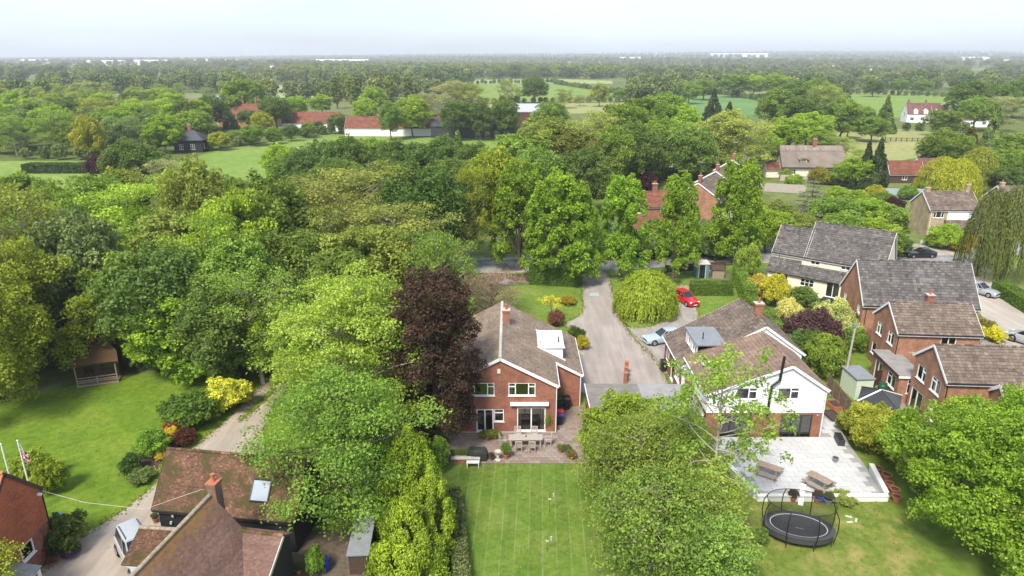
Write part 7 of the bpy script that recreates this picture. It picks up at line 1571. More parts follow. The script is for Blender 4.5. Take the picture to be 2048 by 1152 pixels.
def trampoline():
    x, y = G(1597, 1050, .9); t = thing('trampoline', 'oval black trampoline with a tall net enclosure on the lawn', 'trampoline', (x, y, 0), R(-14)); a, b, zt = 2.1, 1.36, .88
    n = 48; E = lambda k, s, z: (a * s * math.cos(2 * math.pi * k / n), b * s * math.sin(2 * math.pi * k / n), z)
    m = MB(); m.add([E(k, .80, zt) for k in range(n)], [tuple(range(n))]); m.build('mat', plain('jump_mat', (.045, .046, .052), .75, .15), t, uv=False, tint=False)
    def ring(s0, s1, z0, z1, name, mat):
        m = MB(); m.add([E(k, s0, z0) for k in range(n)] + [E(k, s1, z1) for k in range(n)] + [E(k, s1, z1 - .05) for k in range(n)], [(k, n + k, n + (k + 1) % n, (k + 1) % n) for k in range(n)] + [(n + k, 2 * n + k, 2 * n + (k + 1) % n, n + (k + 1) % n) for k in range(n)]); m.build(name, mat, t, uv=False, tint=False)
    ring(.80, .825, zt + .003, zt + .006, 'white_line', M_WHITE); ring(.825, 1.04, zt + .004, zt + .02, 'edge_pad', plain('edge_pad', (.055, .056, .060), .6, .12)); ring(1.02, 1.0, zt - .02, zt - .35, 'skirt', plain('skirt_fabric', (.05, .05, .053), .8, .12))
    for k in range(8):
        an = 2 * math.pi * (k + .5) / 8; px_, py_ = a * 1.0 * math.cos(an), b * 1.0 * math.sin(an)
        o = MB().tube([(px_, py_, 0), (px_, py_, zt)], .03, 8).build('leg', M_DARK, t, uv=False, tint=False)
        MB().tube([(px_ * 1.05, py_ * 1.05, .35), (px_ * 1.12, py_ * 1.12, 1.3), (px_ * 1.10, py_ * 1.10, 2.1), (px_ * .98, py_ * .98, 2.62)], .032, 8).build('net_pole', M_BLACK, t, uv=False, tint=False)
    MB().tube([(a * .98 * math.cos(2 * math.pi * k / 40), b * .98 * math.sin(2 * math.pi * k / 40), 2.62) for k in range(41)], .022, 6, caps=False).build('top_hoop', M_BLACK, t, uv=False, tint=False)
    mt, nt, bb = newmat('net_mesh'); tr = nt.nodes.new('ShaderNodeBsdfTransparent'); mx = nt.nodes.new('ShaderNodeMixShader'); mx.inputs['Fac'].default_value = .36; bb.inputs['Base Color'].default_value = (.015, .015, .017, 1); bb.inputs['Roughness'].default_value = .9
    nt.links.new(tr.outputs['BSDF'], mx.inputs[1]); nt.links.new(bb.outputs['BSDF'], mx.inputs[2]); nt.links.new(mx.outputs['Shader'], nt.nodes['Material Output'].inputs['Surface'])
    m = MB(); rows = [(.90, zt + .02), (.93, 1.5), (.95, 2.1), (.97, 2.60)]
    for (s, z) in rows: m.v += [E(k, s, z) for k in range(n)]
    for i in range(3):
        for k in range(n): m.f.append((i * n + k, i * n + (k + 1) % n, (i + 1) * n + (k + 1) % n, (i + 1) * n + k))
    m.m = [0] * len(m.f); m.t = [.5] * len(m.f); m.build('safety_net', mt, t, smooth=True, uv=False, tint=False)
    # pale maker's mark on the mat: a short dash
    m = MB(); m.add([(-.22, -.30, zt + .004), (.26, -.36, zt + .004), (.27, -.28, zt + .004), (-.21, -.22, zt + .004)], [(0, 1, 2, 3)]); m.build('mat_mark', M_LEAD, t, uv=False, tint=False)
trampoline()
t = thing('black_planter', 'black planter box with three square pockets on the terrace', 'planter', (*G(1678, 884, .3), .30), R(80)); MB().box(-.62, -.25, 0, .62, .25, .46).build('box', M_DARK, t, tint=False)
for i in range(3): MB().box(-.57 + i * .39, -.20, .44, -.57 + i * .39 + .35, .20, .465).build('pocket', M_BLACK, t, uv=False, tint=False); 
for i in range(4): MB().box(-.62 + i * .39, -.25, .462, -.57 + i * .39, .25, .52).build('divider', M_DARK, t, uv=False, tint=False)
for (lb, px, py, r, h, mt, pl) in [('round grey pot at the head of the terrace wall', 1669, 930, .22, .35, M_LEAD, None), ('black pot with a leafy plant at the left terrace corner', 1466, 992, .26, .45, M_BLACK, (.09, .17, .04)), ('terracotta pot with dark plant behind the trampoline net', 1585, 1002, .25, .35, M_TERRA, (.09, .06, .04)), ('wide terracotta pot behind the trampoline net', 1634, 1004, .30, .36, M_TERRA, (.10, .08, .05)), ('dark stone tub at the terrace corner', 1655, 1008, .30, .4, M_LEAD, (.10, .13, .06))]:
    pot(lb, px, py, r, h, mt, pl, .6, .35, z=.30 if py < 990 else .02)
for i, (dx, dy, s) in enumerate([(26.85, 43.2, .30), (27.0, 42.3, .34), (26.75, 41.4, .28), (26.7, 40.6, .32), (26.4, 39.8, .30)]):
    pot('empty terracotta pot in the row behind the white terrace wall', 0, 0, s, s * 1.7, M_TERRA, None, xy=(dx, dy), z=.01)['group'] = 'terracotta pots behind the terrace wall'
o = MB().box(-.22, -.16, 0, .22, .16, .26).build('crate', plain('blue_plastic', (.02, .07, .42), .45, .08), loc=(*G(1640, 999, .3), .30), rz=R(8), uv=False, tint=False, bevel=.02); tag(o, 'blue plastic crate on the terrace edge behind the trampoline', 'crate')
m = MB()
for i in range(8): m.bar((0, -i * .16, .9 - .9 * (i / 8) ** .8), (0, -(i + 1) * .16, .9 - .9 * ((i + 1) / 8) ** .8), .32, .04)
o = m.build('slide', M_UPVC, loc=(*G(1603, 990), .0), rz=R(-25), uv=False, tint=False); tag(o, 'white plastic slide chute beside the trampoline', 'slide')
o = MB().lathe([(.07, 0), (.07, .3), (.10, .32), (.10, .38), (.05, .46), (.05, .5)], (0, 0, 0), 10).build('garden_tap', plain('yellow_paint', (.60, .36, .02), .5, .1), loc=(*G(1457, 1004), .0), uv=False, tint=False); tag(o, 'yellow garden tap post by the terrace corner', 'tap')
for i, (px, py, rz) in enumerate([(1697, 1035, -25), (1699, 1046, 8), (1712, 1042, 60)]):
    o = MB().obox((0, 0, .05), (.42, .13, .07)).build('foam_toy', plain('pale_green_foam', (.42, .58, .40), .7, .08), loc=(*G(px, py), .02), rz=R(rz), uv=False, tint=False, bevel=.02); tag(o, ('pale green foam toy lying askew on the dry lawn', 'pale green foam toy lying level on the dry lawn', 'small upended pale green foam toy on the dry lawn')[i], 'toy')

# ------------------------------------------------------------------ fences, sheds and yard things on the right
def panel_fence(label, a, b, h, n, slats=6, mat=None, name='fence', vertical=False):
    a = Vector(a); b = Vector(b); d = b - a; L = d.length; t = thing(name, label, 'fence', (a.x, a.y, 0), math.atan2(d.y, d.x)); w = L / n; mat = mat or M_FENCE
    for i in range(n + 1): MB().box(i * w - .05, -.05, 0, i * w + .05, .05, h + .08).build('post', mat, t, tint=False)
    for i in range(n):
        p = MB().box(i * w + .06, -.028, .08, (i + 1) * w - .06, -.004, .16).build('gravel_board', M_CONC, t, tint=False)
        if vertical:
            k = max(3, int((w - .12) / .3))
            for j in range(k): x0 = i * w + .06 + (w - .12) * j / k; MB().box(x0 + .006, -.012 - .006 * (j % 2), .17, x0 + (w - .12) / k - .006, .012 - .006 * (j % 2), h).build('board', mat, p, tint=False)
        else:
            for j in range(slats): z0 = .17 + (h - .17) * j / slats; MB().bar((i * w + .06, (.012 if j % 2 else -.004), z0 + (h - .17) / slats / 2), ((i + 1) * w - .06, (-.004 if j % 2 else .012), z0 + (h - .17) / slats / 2), .018, (h - .17) / slats - .012).build('slat', mat, p, tint=False)
panel_fence('larch-lap fence between the boarded house and the pole', G(1658, 748, 1.75), G(1735, 838, 1.75), 1.75, 6)
panel_fence('close-board fence across the end of the brown yard', G(1783, 852), G(1862, 858), 1.3, 2, 4)
panel_fence('dark fence below the steep roofed house', G(1712, 692), G(1750, 690), 1.7, 1, 4, M_WOOD_DARK); panel_fence('dark slatted screen beside the flat roofed extension', G(1748, 775), G(1778, 770), 1.7, 2, 5, plain('red_brown_wood', (.06, .025, .018), .8, .2), vertical=True)
panel_fence('long grey fence behind the far gardens', G(1500, 382), G(1610, 388), 2.0, 9, 3, M_WOOD_GREY, vertical=True); panel_fence('pale fence below the thatched cottage', G(1560, 362), G(1720, 372), 1.6, 8, 3, M_WOOD_GREY, vertical=True); panel_fence('blue-grey panel fence behind the buff house', G(1740, 396), G(1850, 398), 2.2, 7, 3, plain('blue_grey_fence', (.34, .40, .44), .7, .1), vertical=True)
panel_fence('low dark fence along the road under the limes', G(905, 560), G(1060, 566), 1.2, 7, 4, M_WOOD_DARK); panel_fence('dark fence behind the blue-green shed along the road', G(1330, 548), G(1450, 540), 1.3, 6, 4, M_WOOD_DARK)
def paddock():
    a = Vector(G(1770, 283)); b = Vector(G(1900, 285)); t = thing('paddock_fence', 'dark post and rail fence across the dry paddock', 'fence', (a.x, a.y, 0), math.atan2(b.y - a.y, b.x - a.x)); L = (b - a).length; n = 12
    for i in range(n + 1): MB().box(i * L / n - .12, -.12, 0, i * L / n + .12, .12, 1.5).build('post', M_WOOD_DARK, t, uv=False, tint=False)
    for z in (.5, 1.2): MB().box(0, -.06, z, L, .06, z + .16).build('rail', M_WOOD_DARK, t, uv=False, tint=False)
    g = thing('field_gate', 'closed five-bar gate in the paddock fence', 'gate', (*G(1868, 284.5), 0), 0)
    for k in range(5): MB().box(0, -.05, .25 + k * .25, 3.2, .05, .35 + k * .25).build('bar', M_WOOD_DARK, g, uv=False, tint=False)
    for x in (0, 1.6, 3.1): MB().box(x, -.07, .2, x + .14, .07, 1.45).build('upright', M_WOOD_DARK, g, uv=False, tint=False)
paddock()
def shed(label, px, py, w, d, h, wm, rm, rz=0.0, name='shed', rise=.12, door=None):
    x, y = G(px, py); t = thing(name, label, 'shed', (x, y, 0), R(rz))
    wall(t, (0, 0), (w, 0), h, [], wm); wall(t, (w, 0), (w, d), [(0, h), (d, h + rise)], [], wm); wall(t, (w, d), (0, d), h + rise, [], wm); wall(t, (0, d), (0, 0), [(0, h + rise), (d, h)], [], wm)
    MB().add([(-.1, -.1, h), (w + .1, -.1, h), (w + .1, d + .1, h + rise + .03), (-.1, d + .1, h + rise + .03), (-.1, -.1, h + .08), (w + .1, -.1, h + .08), (w + .1, d + .1, h + rise + .11), (-.1, d + .1, h + rise + .11)], [(0, 3, 2, 1), (4, 5, 6, 7), (0, 1, 5, 4), (1, 2, 6, 5), (2, 3, 7, 6), (3, 0, 4, 7)]).build('roof', rm, t, tint=False)
    if door:
        MB().box(door[0], -.03, .05, door[0] + door[1], -.003, h - .12).build('door', door[2], t, uv=False, tint=False)
        for q in (door[0] - .05, door[0] + door[1]): MB().box(q, -.05, .03, q + .05, -.002, h - .07).build('door_frame', M_UPVC, t, uv=False, tint=False)
    return t
shed('pale mint green garden shed with flat grey roof', 1708, 800, 1.55, 2.5, 2.0, plain('mint_paint', (.56, .63, .50), .6, .05), M_LEAD, 4, rise=.05)
shed('blue-green shed with a dark glazed door behind the clipped hedge', 1392, 557, 1.75, 1.5, 2.0, plain('teal_paint', (.10, .19, .20), .6, .1), M_STONE, 2, door=(.35, .85, M_DARKGLASS)); shed('tumbledown brown log store beside the blue-green shed', 1424, 557, 1.6, 1.3, 1.2, M_WOOD, M_WOOD_DARK, -8, rise=.3); 
for (lb, px, py, r, h) in [('tall green water butt beside the extension', 1762, 792, .38, 1.25), ('short green water butt with pale lid by the shed', 1752, 802, .32, .62)]:
    x, y = G(px, py); t = thing('water_butt', lb, 'water butt', (x, y, 0)); MB().lathe([(r * .86, 0), (r, h * .3), (r, h * .75), (r * .88, h)], (0, 0, 0), 18).build('barrel', M_GBIN, t, smooth=True, uv=False, tint=False); MB().lathe([(r * .92, h), (r * .92, h + .05), (r * .3, h + .08)], (0, 0, 0), 18).build('lid', M_GBIN if h > 1 else M_LEAD, t, uv=False, tint=False)
def gazebo():
    x, y = G(1752, 838); t = thing('slate_gazebo', 'timber gazebo with dark felt roof and white hip cap', 'gazebo', (x, y, 0), R(-32)); s = 1.55
    for a in (-1, 1):
        for b in (-1, 1): MB().box(a * s * .85 - .05, b * s * .85 - .05, 0, a * s * .85 + .05, b * s * .85 + .05, 2.0).build('post', M_WOOD_DARK, t, uv=False, tint=False)
    c = [(-s, -s, 1.95), (s, -s, 1.95), (s, s, 1.95), (-s, s, 1.95)]; ap = (0, 0, 2.75)
    for i in range(4): MB().add([c[i], c[(i + 1) % 4], ap], [(0, 1, 2)]).build('roof_panel', M_SLATE, t, uv=False)
    for i in range(4): MB().bar(Vector(c[i]) + Vector((0, 0, .03)), Vector(ap) + Vector((0, 0, .03)), .14, .04).build('hip_cap', M_WHITE if i in (0, 2) else M_SLATE, t, uv=False, tint=.5)
    for (p, q) in (((-s, -s), (s, -s)), ((s, -s), (s, s)), ((s, s), (-s, s)), ((-s, s), (-s, -s))): MB().bar((p[0] * .98, p[1] * .98, 1.88), (q[0] * .98, q[1] * .98, 1.88), .05, .14).build('beam', M_WOOD_DARK, t, uv=False, tint=False)
gazebo()
for i, (px, py, w, d) in enumerate([(1664, 838, 1.1, 1.7), (1668, 815, 1.0, 1.4)]):
    x, y = G(px, py); t = thing('raised_bed', ('dark timber raised bed of bare soil beside the terrace', 'second raised bed framed in red bricks by the fence')[i], 'raised bed', (x, y, 0), R(8))
    m_ = M_WOOD_DARK if i == 0 else M_TERRA
    for b in ((-w / 2, -d / 2, -w / 2 + .08, d / 2), (w / 2 - .08, -d / 2, w / 2, d / 2), (-w / 2 + .08, -d / 2, w / 2 - .08, -d / 2 + .08), (-w / 2 + .08, d / 2 - .08, w / 2 - .08, d / 2)): MB().box(b[0], b[1], 0, b[2], b[3], .42).build('side_board', m_, t, tint=False)
    MB().box(-w / 2 + .08, -d / 2 + .08, .1, w / 2 - .08, d / 2 - .08, .34).build('soil', M_SOIL, t, tint=False)
x, y = G(1826, 842); t = thing('kettle_barbecue', 'black wheeled barbecue standing in the brown yard', 'barbecue', (x, y, .02), R(10))
MB().box(-.5, -.25, .75, .5, .25, .95).build('grill', M_BLACK, t, uv=False, tint=False, bevel=.03)
for (a, b) in ((-.4, -.2), (.4, -.2), (-.4, .2), (.4, .2)): MB().box(a - .03, b - .03, 0, a + .03, b + .03, .75).build('leg', M_DARK, t, uv=False, tint=False)
x, y = G(1686, 778); t = thing('utility_pole', 'tall grey wooden pole with a small lamp among the back gardens', 'pole', (x, y, 0)); MB().tube([(0, 0, 0), (.1, .05, 3.5), (.22, .1, 6.3)], [.12, .10, .085], 10).build('post', M_WOOD_GREY, t, uv=False, tint=False); MB().box(.0, -.05, 6.15, .3, .2, 6.42).build('lamp_head', M_LEAD, t, uv=False, tint=False)
for (px, py, h, lb) in [(1178, 385, 9.5, 'telegraph pole in the lane hedge behind the lime trees'), (1281, 341, 10, 'telegraph pole farther up the country lane'), (1952, 553, 4.2, 'dark timber post on the corner of the side road')]:
    x, y = G(px, py); t = thing('telegraph_pole', lb, 'pole', (x, y, 0)); MB().tube([(0, 0, 0), (0, 0, h)], [.16, .11], 8).build('post', M_WOOD if py < 500 else M_WOOD_DARK, t, uv=False, tint=False)
    if py < 500: MB().box(-.5, -.05, h - .5, .5, .05, h - .38).build('cross_arm', M_WOOD_DARK, t, uv=False, tint=False)

# ------------------------------------------------------------------ left: summerhouse, flags, bed, yard
def summerhouse():
    x, y = G(158, 772); t = thing('summerhouse', 'small dark timber summerhouse with thatched roof and railed porch', 'summerhouse', (x, y, 0), R(20)); w, d = 3.3, 3.0
    wall(t, (0, .9), (w, .9), 2.1, [(.3, .15, 1.0, 1.8, 'two', {'frame': M_WOOD_DARK, 'sill': False, 'name': 'door'}), (1.7, .9, 1.2, .9, 'cot2', {'frame': M_WOOD_DARK})], M_WOOD_DARK); wall(t, (w, .9), (w, d), [(0, 2.1), (1.05, 3.2), (2.1, 2.1)], [], M_WOOD_DARK); wall(t, (w, d), (0, d), 2.1, [], M_WOOD_DARK); wall(t, (0, d), (0, .9), [(0, 2.1), (1.05, 3.2), (2.1, 2.1)], [], M_WOOD_DARK)
    n = 10
    m = MB(); rows = [(.0, -.35, 1.95, .35), (.5, .55, 2.65, .2), (1, 1.55, 3.35, -.5)]
    for sg, off in ((1, 0), (-1, 0)):
        for (f, yy, z, ex) in rows:
            yv = yy if sg > 0 else (2 * 1.75 - yy)
            for k in range(n + 1): xx = -ex + (w + 2 * ex) * k / n; m.v.append((xx, yv, z + .22 * math.sin(math.pi * k / n) * (1 - f) * .4))
    b = n + 1
    for s in (0, 3 * b):
        for i in range(2):
            for k in range(n): f = (s + i * b + k, s + i * b + k + 1, s + (i + 1) * b + k + 1, s + (i + 1) * b + k); m.f.append(f if s == 0 else f[::-1])
    m.m = [0] * len(m.f); m.t = [.5] * len(m.f); o = m.build('thatched_roof', M_THATCH2, t, uv=False); md = o.modifiers.new('thick', 'SOLIDIFY'); md.thickness = .28; md.offset = 1
    MB().box(-.1, -.4, 0, w + .1, .9, .14).build('porch_floor', M_WOOD, t, tint=False)
    for xx in (0, w * .5, w): MB().box(xx - .05, -.35, .14, xx + .05, -.25, 1.95 if xx in (0, w) else .85).build('post', M_WOOD, t, uv=False, tint=False)
    for z in (.35, .55, .8): MB().box(.05, -.33, z, w - .05, -.28, z + .08).build('rail', M_WOOD, t, uv=False, tint=False)
    MB().lathe([(.02, 0), (.12, .01), (.12, .03)], (0, 0, 0), 14).build('clock', M_WHITE, t, loc=(1.45, .86, 1.85), uv=False, tint=False).rotation_euler = (R(90), 0, 0)
summerhouse()
def flags():
    for i, (px, top, y, h, lb) in enumerate([(35, 883, 38.6, 5.6, 'white flagpole flying a Union flag beside the red house'), (2, 890, 38.0, 5.4, 'bare white flagpole beside the one with the flag')]):
        d = ray(px, top); k = y / d[1]; x = d[0] * k; h = CAM_H + d[2] * k
        t = thing('flagpole', lb, 'flagpole', (x, y, 0)); MB().tube([(0, 0, 0), (0, 0, h)], [.06, .035], 8).build('pole', M_WHITE, t, uv=False, tint=False); MB().lathe([(.01, 0), (.06, .05), (.06, .09), (.01, .13)], (0, 0, h), 8).build('finial', M_WHITE, t, uv=False, tint=False)
        if i == 0:
            fo = thing('flag', 'Union flag hanging in folds from the white pole', 'flag', (x, y, h - .15)); nu, nv = 60, 36; W, Hh = 1.6, 1.0; m = MB()
            for v in range(nv + 1):
                for u in range(nu + 1):
                    a, b = u / nu, v / nv; fold = .05 + .42 * a; m.v.append((.04 + fold * W * .62, .10 * math.sin(a * 9 + b * 2) * a - .1 * a, -b * Hh - a * .85 * W * .62))
            for v in range(nv):
                for u in range(nu):
                    X, Y = (u + .5) / nu * 60 - 30, 15 - (v + .5) / nv * 30; c = 0
                    def dg(x_, y_): return abs(y_ - x_ * .5) / 1.118
                    def dg2(x_, y_): return abs(y_ + x_ * .5) / 1.118
                    if min(dg(X, Y), dg2(X, Y)) < 3: c = 1
                    s1 = (Y - X * .5) / 1.118; s2 = (Y + X * .5) / 1.118
                    if (0 < s1 < 2 and X < 0) or (-2 < s1 < 0 and X > 0) or (0 < s2 < 2 and X > 0) or (-2 < s2 < 0 and X < 0): c = 2
                    if abs(X) < 5 or abs(Y) < 5: c = 1
                    if abs(X) < 3 or abs(Y) < 3: c = 2
                    k = v * (nu + 1) + u; m.f.append((k, k + nu + 1, k + nu + 2, k + 1)); m.m.append(c); m.t.append(.5)
            m.build('cloth', [plain('flag_blue', (.012, .03, .20), .8, .05), plain('flag_white', (.75, .75, .75), .8, .03), plain('flag_red', (.50, .012, .03), .8, .05)], fo, smooth=True, uv=False, tint=False)
flags()
tag(MB().tube([(-28.0, 34.6, 4.6), (-25, 33.8, 4.35), (-21, 32.9, 4.55), (-17.2, 32.3, 6.3)], .012, 5).build('overhead_wire', M_STONE, uv=False, tint=False), 'thin overhead wire from the red house to the mossy roof chimney', 'wire')
sheet('flower_bed', smooth_poly([(248, 935), (300, 900), (335, 905), (318, 935), (296, 968), (258, 972)]), .0115, M_SOIL, 'curved soil bed of shrubs by the drive')
x, y = G(298, 915); t = thing('log_stack', 'rustic log stack in the shrub bed', 'log stack', (x, y, 0))
for i in range(6): MB().tube([(-.45 + .07 * i, -.2 + .09 * (i % 3), .1 + .12 * (i // 2)), (.35 + .05 * i, .2 - .05 * i, .14 + .12 * (i // 2))], .075, 8).build('log', M_WOOD, t, uv=False, tint=False)
pot('glazed blue pot by the corner of the red house', 116, 1040, .24, .4, plain('blue_glaze', (.02, .22, .55), .2, .06), None, name='glazed_pot', z=.01); pot('wicker basket of red flowers on the gravel by the red house', 107, 1130, .24, .25, M_WOOD, (.22, .08, .05), .35, .3, 'flower_basket', .02); pot('small clay pot beside the glazed blue one', 130, 1036, .17, .3, M_TERRA, None, z=.01)
pot('terracotta pot against the corner of the tiled barn', 312, 1045, .2, .35, M_TERRA, (.09, .12, .04), .4, .25, z=.02); pot('white pot of greenery against the black barn', 344, 1052, .16, .26, M_WHITE, (.10, .2, .04), .4, .25, z=.02)
o = MB().box(0, 0, 0, .06, .5, .7).build('trellis', M_WOOD_DARK, loc=(-28.1, 33.9, .4), uv=False, tint=False)
tag(o, 'small dark trellis panel on the red house wall', 'trellis')
# yard between barn, sycamore and cypress
shed('low shed with a grey corrugated roof beneath the sycamore', 700, 1150, 1.1, 3.2, 1.4, M_WOOD_DARK, M_LEAD, 3, rise=.25); x, y = G(652, 1140); o = MB().lathe([(.26, 0), (.29, .25), (.29, .6), (.26, .85)], (0, 0, 0), 16).build('barrel', plain('dark_blue_plastic', (.015, .03, .22), .5, .1), loc=(x, y, 0), uv=False, tint=False); tag(o, 'dark blue plastic barrel in the yard beneath the sycamore', 'barrel')
pot('red flowered pot in the yard beneath the sycamore', 575, 1140, .25, .35, M_TERRA, (.28, .06, .06), .45, .35, z=.01); pot('mossy clay pot in the yard beneath the sycamore', 598, 1146, .22, .32, M_TERRA, (.10, .14, .05), .4, .3, z=.01)
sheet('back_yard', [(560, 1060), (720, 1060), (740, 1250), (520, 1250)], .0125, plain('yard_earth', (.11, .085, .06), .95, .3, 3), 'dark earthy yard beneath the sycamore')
# shelter on the far side of the road
x, y = G(922, 492); t = thing('bus_shelter', 'dark timber shelter with white notices across the road', 'shelter', (x, y, 0), R(3)); MB().box(0, 1.4, 0, 2.8, 1.5, 2.3).build('back_wall', M_WOOD_DARK, t, tint=False); MB().box(-.2, -.2, 2.3, 3.0, 1.7, 2.42).build('roof', M_WOOD_DARK, t, tint=False)
for xx in (0, 2.7): MB().box(xx, 0, 0, xx + .1, 1.4, 2.3).build('side_wall', M_WOOD_DARK, t, tint=False)
for xx in (.9, 1.45): MB().box(xx, 1.37, 1.2, xx + .35, 1.395, 1.7).build('notice', M_WHITE, t, uv=False, tint=False)
x, y = G(985, 492); t = thing('post_box', 'red pillar post box across the road', 'post box', (x, y, 0)); MB().lathe([(.26, 0), (.26, .12), (.22, .14), (.22, 1.25), (.26, 1.28), (.26, 1.38), (.1, 1.5)], (0, 0, 0), 14).build('pillar', plain('post_red', (.45, .015, .02), .4, .06), t, uv=False, tint=False); MB().box(-.1, -.235, 1.05, .1, -.2, 1.1).build('slot', M_BLACK, t, uv=False, tint=False)

# ------------------------------------------------------------------ tufts of longer grass: ragged edges of the drives and uneven lawns
def tufts():
    rng = np.random.default_rng(8); pos = []; size = []
    want = {'front_driveway': 26, 'parking_area': 26, 'gravel_drive': 30, 'grass_strip': 30, 'road': 8, 'bare_earth': 30, 'flower_bed': 20, 'house_drive': 10}
    for nm, P in EDGES:
        if nm not in want: continue
        for i in range(len(P)):
            a = np.array(P[i]); b = np.array(P[(i + 1) % len(P)]); L = np.linalg.norm(b - a)
            if a[1] < 22 or b[1] < 22 or a[1] > 130: continue
            k = int(L * want[nm]); t = rng.random(k)[:, None]; q = a + (b - a) * t + rng.normal(0, .16, (k, 2)) * (1 + .8 * np.sin(t * L * 2.1)); pos.append(np.column_stack([q, np.full(k, .035)])); size.append(rng.uniform(.07, .17, k))
    def inside(P, q):
        c = np.zeros(len(q), bool); j = len(P) - 1
        for i in range(len(P)):
            yi, yj = P[i][1], P[j][1]; cond = (yi > q[:, 1]) != (yj > q[:, 1])
            c ^= cond & (q[:, 0] < (P[j][0] - P[i][0]) * (q[:, 1] - yi) / ((yj - yi) if abs(yj - yi) > 1e-9 else 1e-9) + P[i][0]); j = i
        return c
    hard = [P for n, P in EDGES if n in ('front_driveway', 'parking_area', 'gravel_drive', 'road', 'brick_patio', 'white_patio', 'flower_bed', 'bare_earth', 'back_yard')]
    for nm, P in EDGES:
        d = {'wide_lawn': 26, 'front_lawn': 16, 'back_lawn': 26}.get(nm)
        if not d: continue
        A = np.array(P); lo = np.maximum(A.min(0), (-48, 27)); hi = A.max(0); k = int(min(16000, (hi - lo).prod() * d)); q = rng.uniform(lo, hi, (k, 2)); keep = inside(P, q)
        for h in hard: keep &= ~inside(h, q)
        w = np.sin(q[:, 0] * .9 + np.sin(q[:, 1] * .7) * 2) * np.sin(q[:, 1] * 1.1) + rng.normal(0, .5, k); keep &= w > .1
        q = q[keep]; pos.append(np.column_stack([q, np.full(len(q), .025)])); size.append(rng.uniform(.04, .10, len(q)))
    pos = np.vstack(pos); size = np.concatenate(size); n = len(pos); pos[:, 2] = size * .35
    nr = rng.normal(size=(n, 3)) * np.array([1, 1, .5]) + np.array([0, 0, .35])
    me = leaf_mesh('grass_tufts', pos, nr, rng.normal(.5, .2, n), size * 1.6, .5, rng, np.tile([0, 0, 1.0], (n, 1)) + rng.normal(size=(n, 3)) * .4)
    o = link_obj('grass_tufts', me); o.color = (.20, .235, .045, 1); tag(o, 'tufts of longer grass along the drives and through the lawns', 'grass', kind='stuff')
tufts()
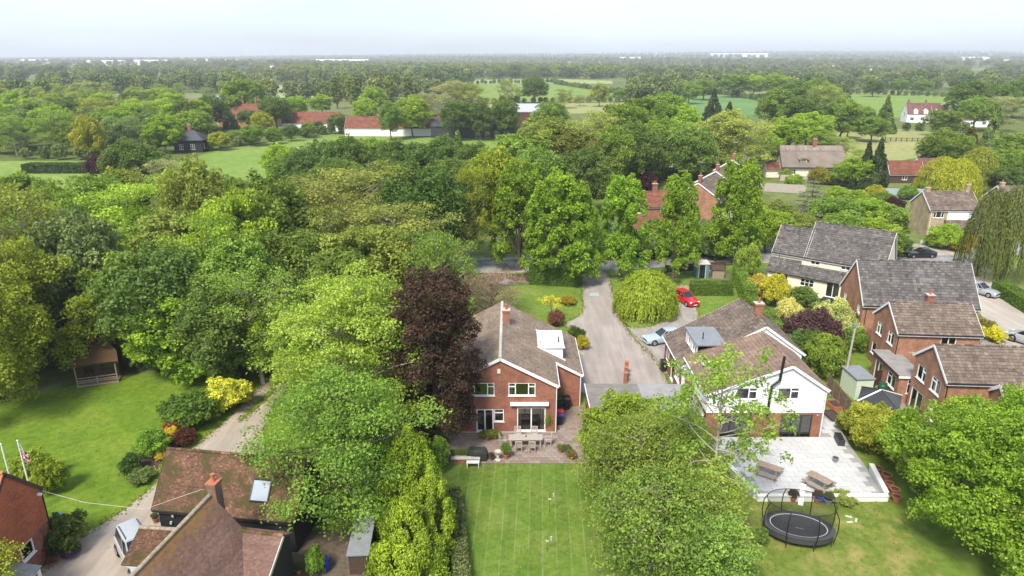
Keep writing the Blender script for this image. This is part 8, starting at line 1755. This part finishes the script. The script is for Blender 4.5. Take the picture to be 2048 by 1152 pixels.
# ------------------------------------------------------------------ far woods and hedgerows: one mass, instanced by geometry nodes
def far_woods():
    rng = random.Random(21); pts = []; rot = []; scl = []; which = []
    def addp(x, y, s, k=0):
        pts.append((x, y, hill(x, y) - .3)); rot.append(rng.uniform(0, 6.28)); scl.append(s); which.append(k)
    def clear(x, y):      # keep the open fields open
        for (p0, p1, q0, q1) in FIELDS:
            if q0 <= y <= q1:
                px = 1024 + FPX * x / (y * CP + CAM_H * SP)
                if p0 <= px <= p1: return False
        return True
    FIELDS = [(-30, 90, G(0, 197)[1], G(0, 170)[1] + 60), (515, 672, G(0, 197)[1], G(0, 170)[1] + 40), (930, 1262, G(0, 232)[1], G(0, 158)[1]), (1365, 1548, G(0, 238)[1], G(0, 188)[1]), (1675, 1965, G(0, 242)[1], G(0, 186)[1]), (1640, 1945, 190, 330), (330, 1050, 120, 300), (1930, 1990, 1150, 1900)]
    y = 340.0
    while y < 9500:
        step = 34 + (y - 340) * .035; span = y * .92
        x = -span
        dens = .40 + .3 * math.sin(y * .011) if y < 1300 else .30 + .16 * math.sin(y * .006)
        phase = rng.uniform(0, 6)
        while x < span:
            w = math.sin(x / (60 + y * .09) + phase) + .6 * math.sin(x / (23 + y * .03) + phase * 2)
            a = x / y
            left_open = (-.9 < a < -.44 and y < 420)
            if w < dens * 1.7 - .45 and clear(x, y) and not left_open:
                s = rng.uniform(.8, 1.25) * (1 + min(1.0, y / 5000) * .5)
                if y > 360 and not (.33 < a < .9 and 150 < y < 430): addp(x + rng.uniform(-4, 4), y + rng.uniform(-.4, .4) * step, s, 0)
            x += rng.uniform(8, 15) * (1 + y / 3800)
        y += step
    # the big wood left of centre near the horizon
    for i in range(1100):
        px = rng.uniform(560, 1230); y = rng.uniform(760, 1700)
        x = (px - 1024) / FPX * (y * CP + CAM_H * SP)
        if clear(x, y): addp(x, y, rng.uniform(1.0, 1.5))
    # hedges round the fields
    def hedge_line(p, q, h=.35):
        a = Vector(G(*p)); b = Vector(G(*q)); n = max(2, int((b - a).length / 5))
        for i in range(n + 1):
            c = a.lerp(b, i / n); addp(c.x + rng.uniform(-1, 1), c.y + rng.uniform(-1, 1), h * rng.uniform(.8, 1.3))
    for p, q in [((960, 208), (1250, 204)), ((1110, 168), (1250, 190)), ((1370, 194), (1440, 188)), ((1440, 188), (1545, 206)), ((1680, 187), (1960, 196)), ((955, 168), (1110, 166)), ((640, 268), (1030, 270)), ((420, 300), (640, 270)), ((1690, 258), (1930, 266)), ((-20, 188), (80, 188)), ((60, 318), (330, 322))]: hedge_line(p, q)
    me = bpy.data.meshes.new('woodland'); me.from_pydata(pts, [], [])
    for nm, d in (('rot', rot), ('scl', scl)):
        a = me.attributes.new(nm, 'FLOAT', 'POINT'); a.data.foreach_set('value', d)
    o = link_obj('woodland', me); tag(o, 'far hedgerows and woods merging toward the horizon', 'woodland', kind='stuff')
    src = []
    m_far = leafmat('far_foliage', .3, .1)
    nt = m_far.node_tree; oi = [n for n in nt.nodes if n.type == 'OBJECT_INFO'][0]; hs = [n for n in nt.nodes if n.type == 'HUE_SAT'][0]
    r = ramp(nt, [(0, (.085, .140, .045)), (.3, (.13, .195, .056)), (.55, (.18, .250, .066)), (.8, (.23, .280, .088)), (1, (.105, .150, .065))])
    nt.links.new(oi.outputs['Random'], r.inputs['Fac'])
    for l in list(nt.links):
        if l.to_socket == hs.inputs['Color']: nt.links.remove(l)
    nt.links.new(r.outputs['Color'], hs.inputs['Color'])
    ng = bpy.data.node_groups.new('woodland_nodes', 'GeometryNodeTree')
    ng.interface.new_socket('Geometry', in_out='INPUT', socket_type='NodeSocketGeometry'); ng.interface.new_socket('Geometry', in_out='OUTPUT', socket_type='NodeSocketGeometry')
    N = ng.nodes; gi = N.new('NodeGroupInput'); go = N.new('NodeGroupOutput'); jn = N.new('GeometryNodeJoinGeometry')
    ra = N.new('GeometryNodeInputNamedAttribute'); ra.data_type = 'FLOAT'; ra.inputs['Name'].default_value = 'rot'
    sa = N.new('GeometryNodeInputNamedAttribute'); sa.data_type = 'FLOAT'; sa.inputs['Name'].default_value = 'scl'
    cr = N.new('ShaderNodeCombineXYZ'); ng.links.new(ra.outputs['Attribute'], cr.inputs['Z'])
    e2r = N.new('FunctionNodeEulerToRotation'); ng.links.new(cr.outputs['Vector'], e2r.inputs['Euler'])
    idx = N.new('GeometryNodeInputIndex'); md = N.new('ShaderNodeMath'); md.operation = 'MODULO'; md.inputs[1].default_value = 4; ng.links.new(idx.outputs['Index'], md.inputs[0])
    for k in range(4):
        cmesh = gen_round(900 + k, 6, 13, (.0, .05, .0, .02)[k], 22, .38, 1500, 1.25, limbs=0, rnd=.8, mat=m_far)[0]
        ob = bpy.data.objects.new('far_crown', cmesh)      # source mesh only, never linked to the scene
        oi_ = N.new('GeometryNodeObjectInfo'); oi_.inputs['Object'].default_value = ob; oi_.inputs['As Instance'].default_value = True
        cmp = N.new('FunctionNodeCompare'); cmp.data_type = 'FLOAT'; cmp.operation = 'EQUAL'; cmp.inputs['B'].default_value = float(k); cmp.inputs['Epsilon'].default_value = .1
        ng.links.new(md.outputs[0], cmp.inputs['A'])
        ip = N.new('GeometryNodeInstanceOnPoints'); ng.links.new(gi.outputs[0], ip.inputs['Points']); ng.links.new(cmp.outputs['Result'], ip.inputs['Selection']); ng.links.new(oi_.outputs['Geometry'], ip.inputs['Instance'])
        ng.links.new(e2r.outputs['Rotation'], ip.inputs['Rotation']); ng.links.new(sa.outputs['Attribute'], ip.inputs['Scale']); ng.links.new(ip.outputs['Instances'], jn.inputs['Geometry'])
    ng.links.new(jn.outputs['Geometry'], go.inputs[0])
    mod = o.modifiers.new('scatter', 'NODES'); mod.node_group = ng
far_woods()
# ------------------------------------------------------------------ haze
hz = MB().box(-23000, -260, -1.5, 23000, 31000, 118); m, nt, b = newmat('haze_air'); nt.nodes.remove(b)
pv = nt.nodes.new('ShaderNodeVolumePrincipled'); pv.inputs['Color'].default_value = (.93, .965, 1, 1); pv.inputs['Density'].default_value = .00020; pv.inputs['Anisotropy'].default_value = .1
nt.links.new(pv.outputs['Volume'], nt.nodes['Material Output'].inputs['Volume'])
o = hz.build('haze', m, uv=False, tint=False); tag(o, 'thin pale blue haze over the far country', 'haze', kind='stuff')
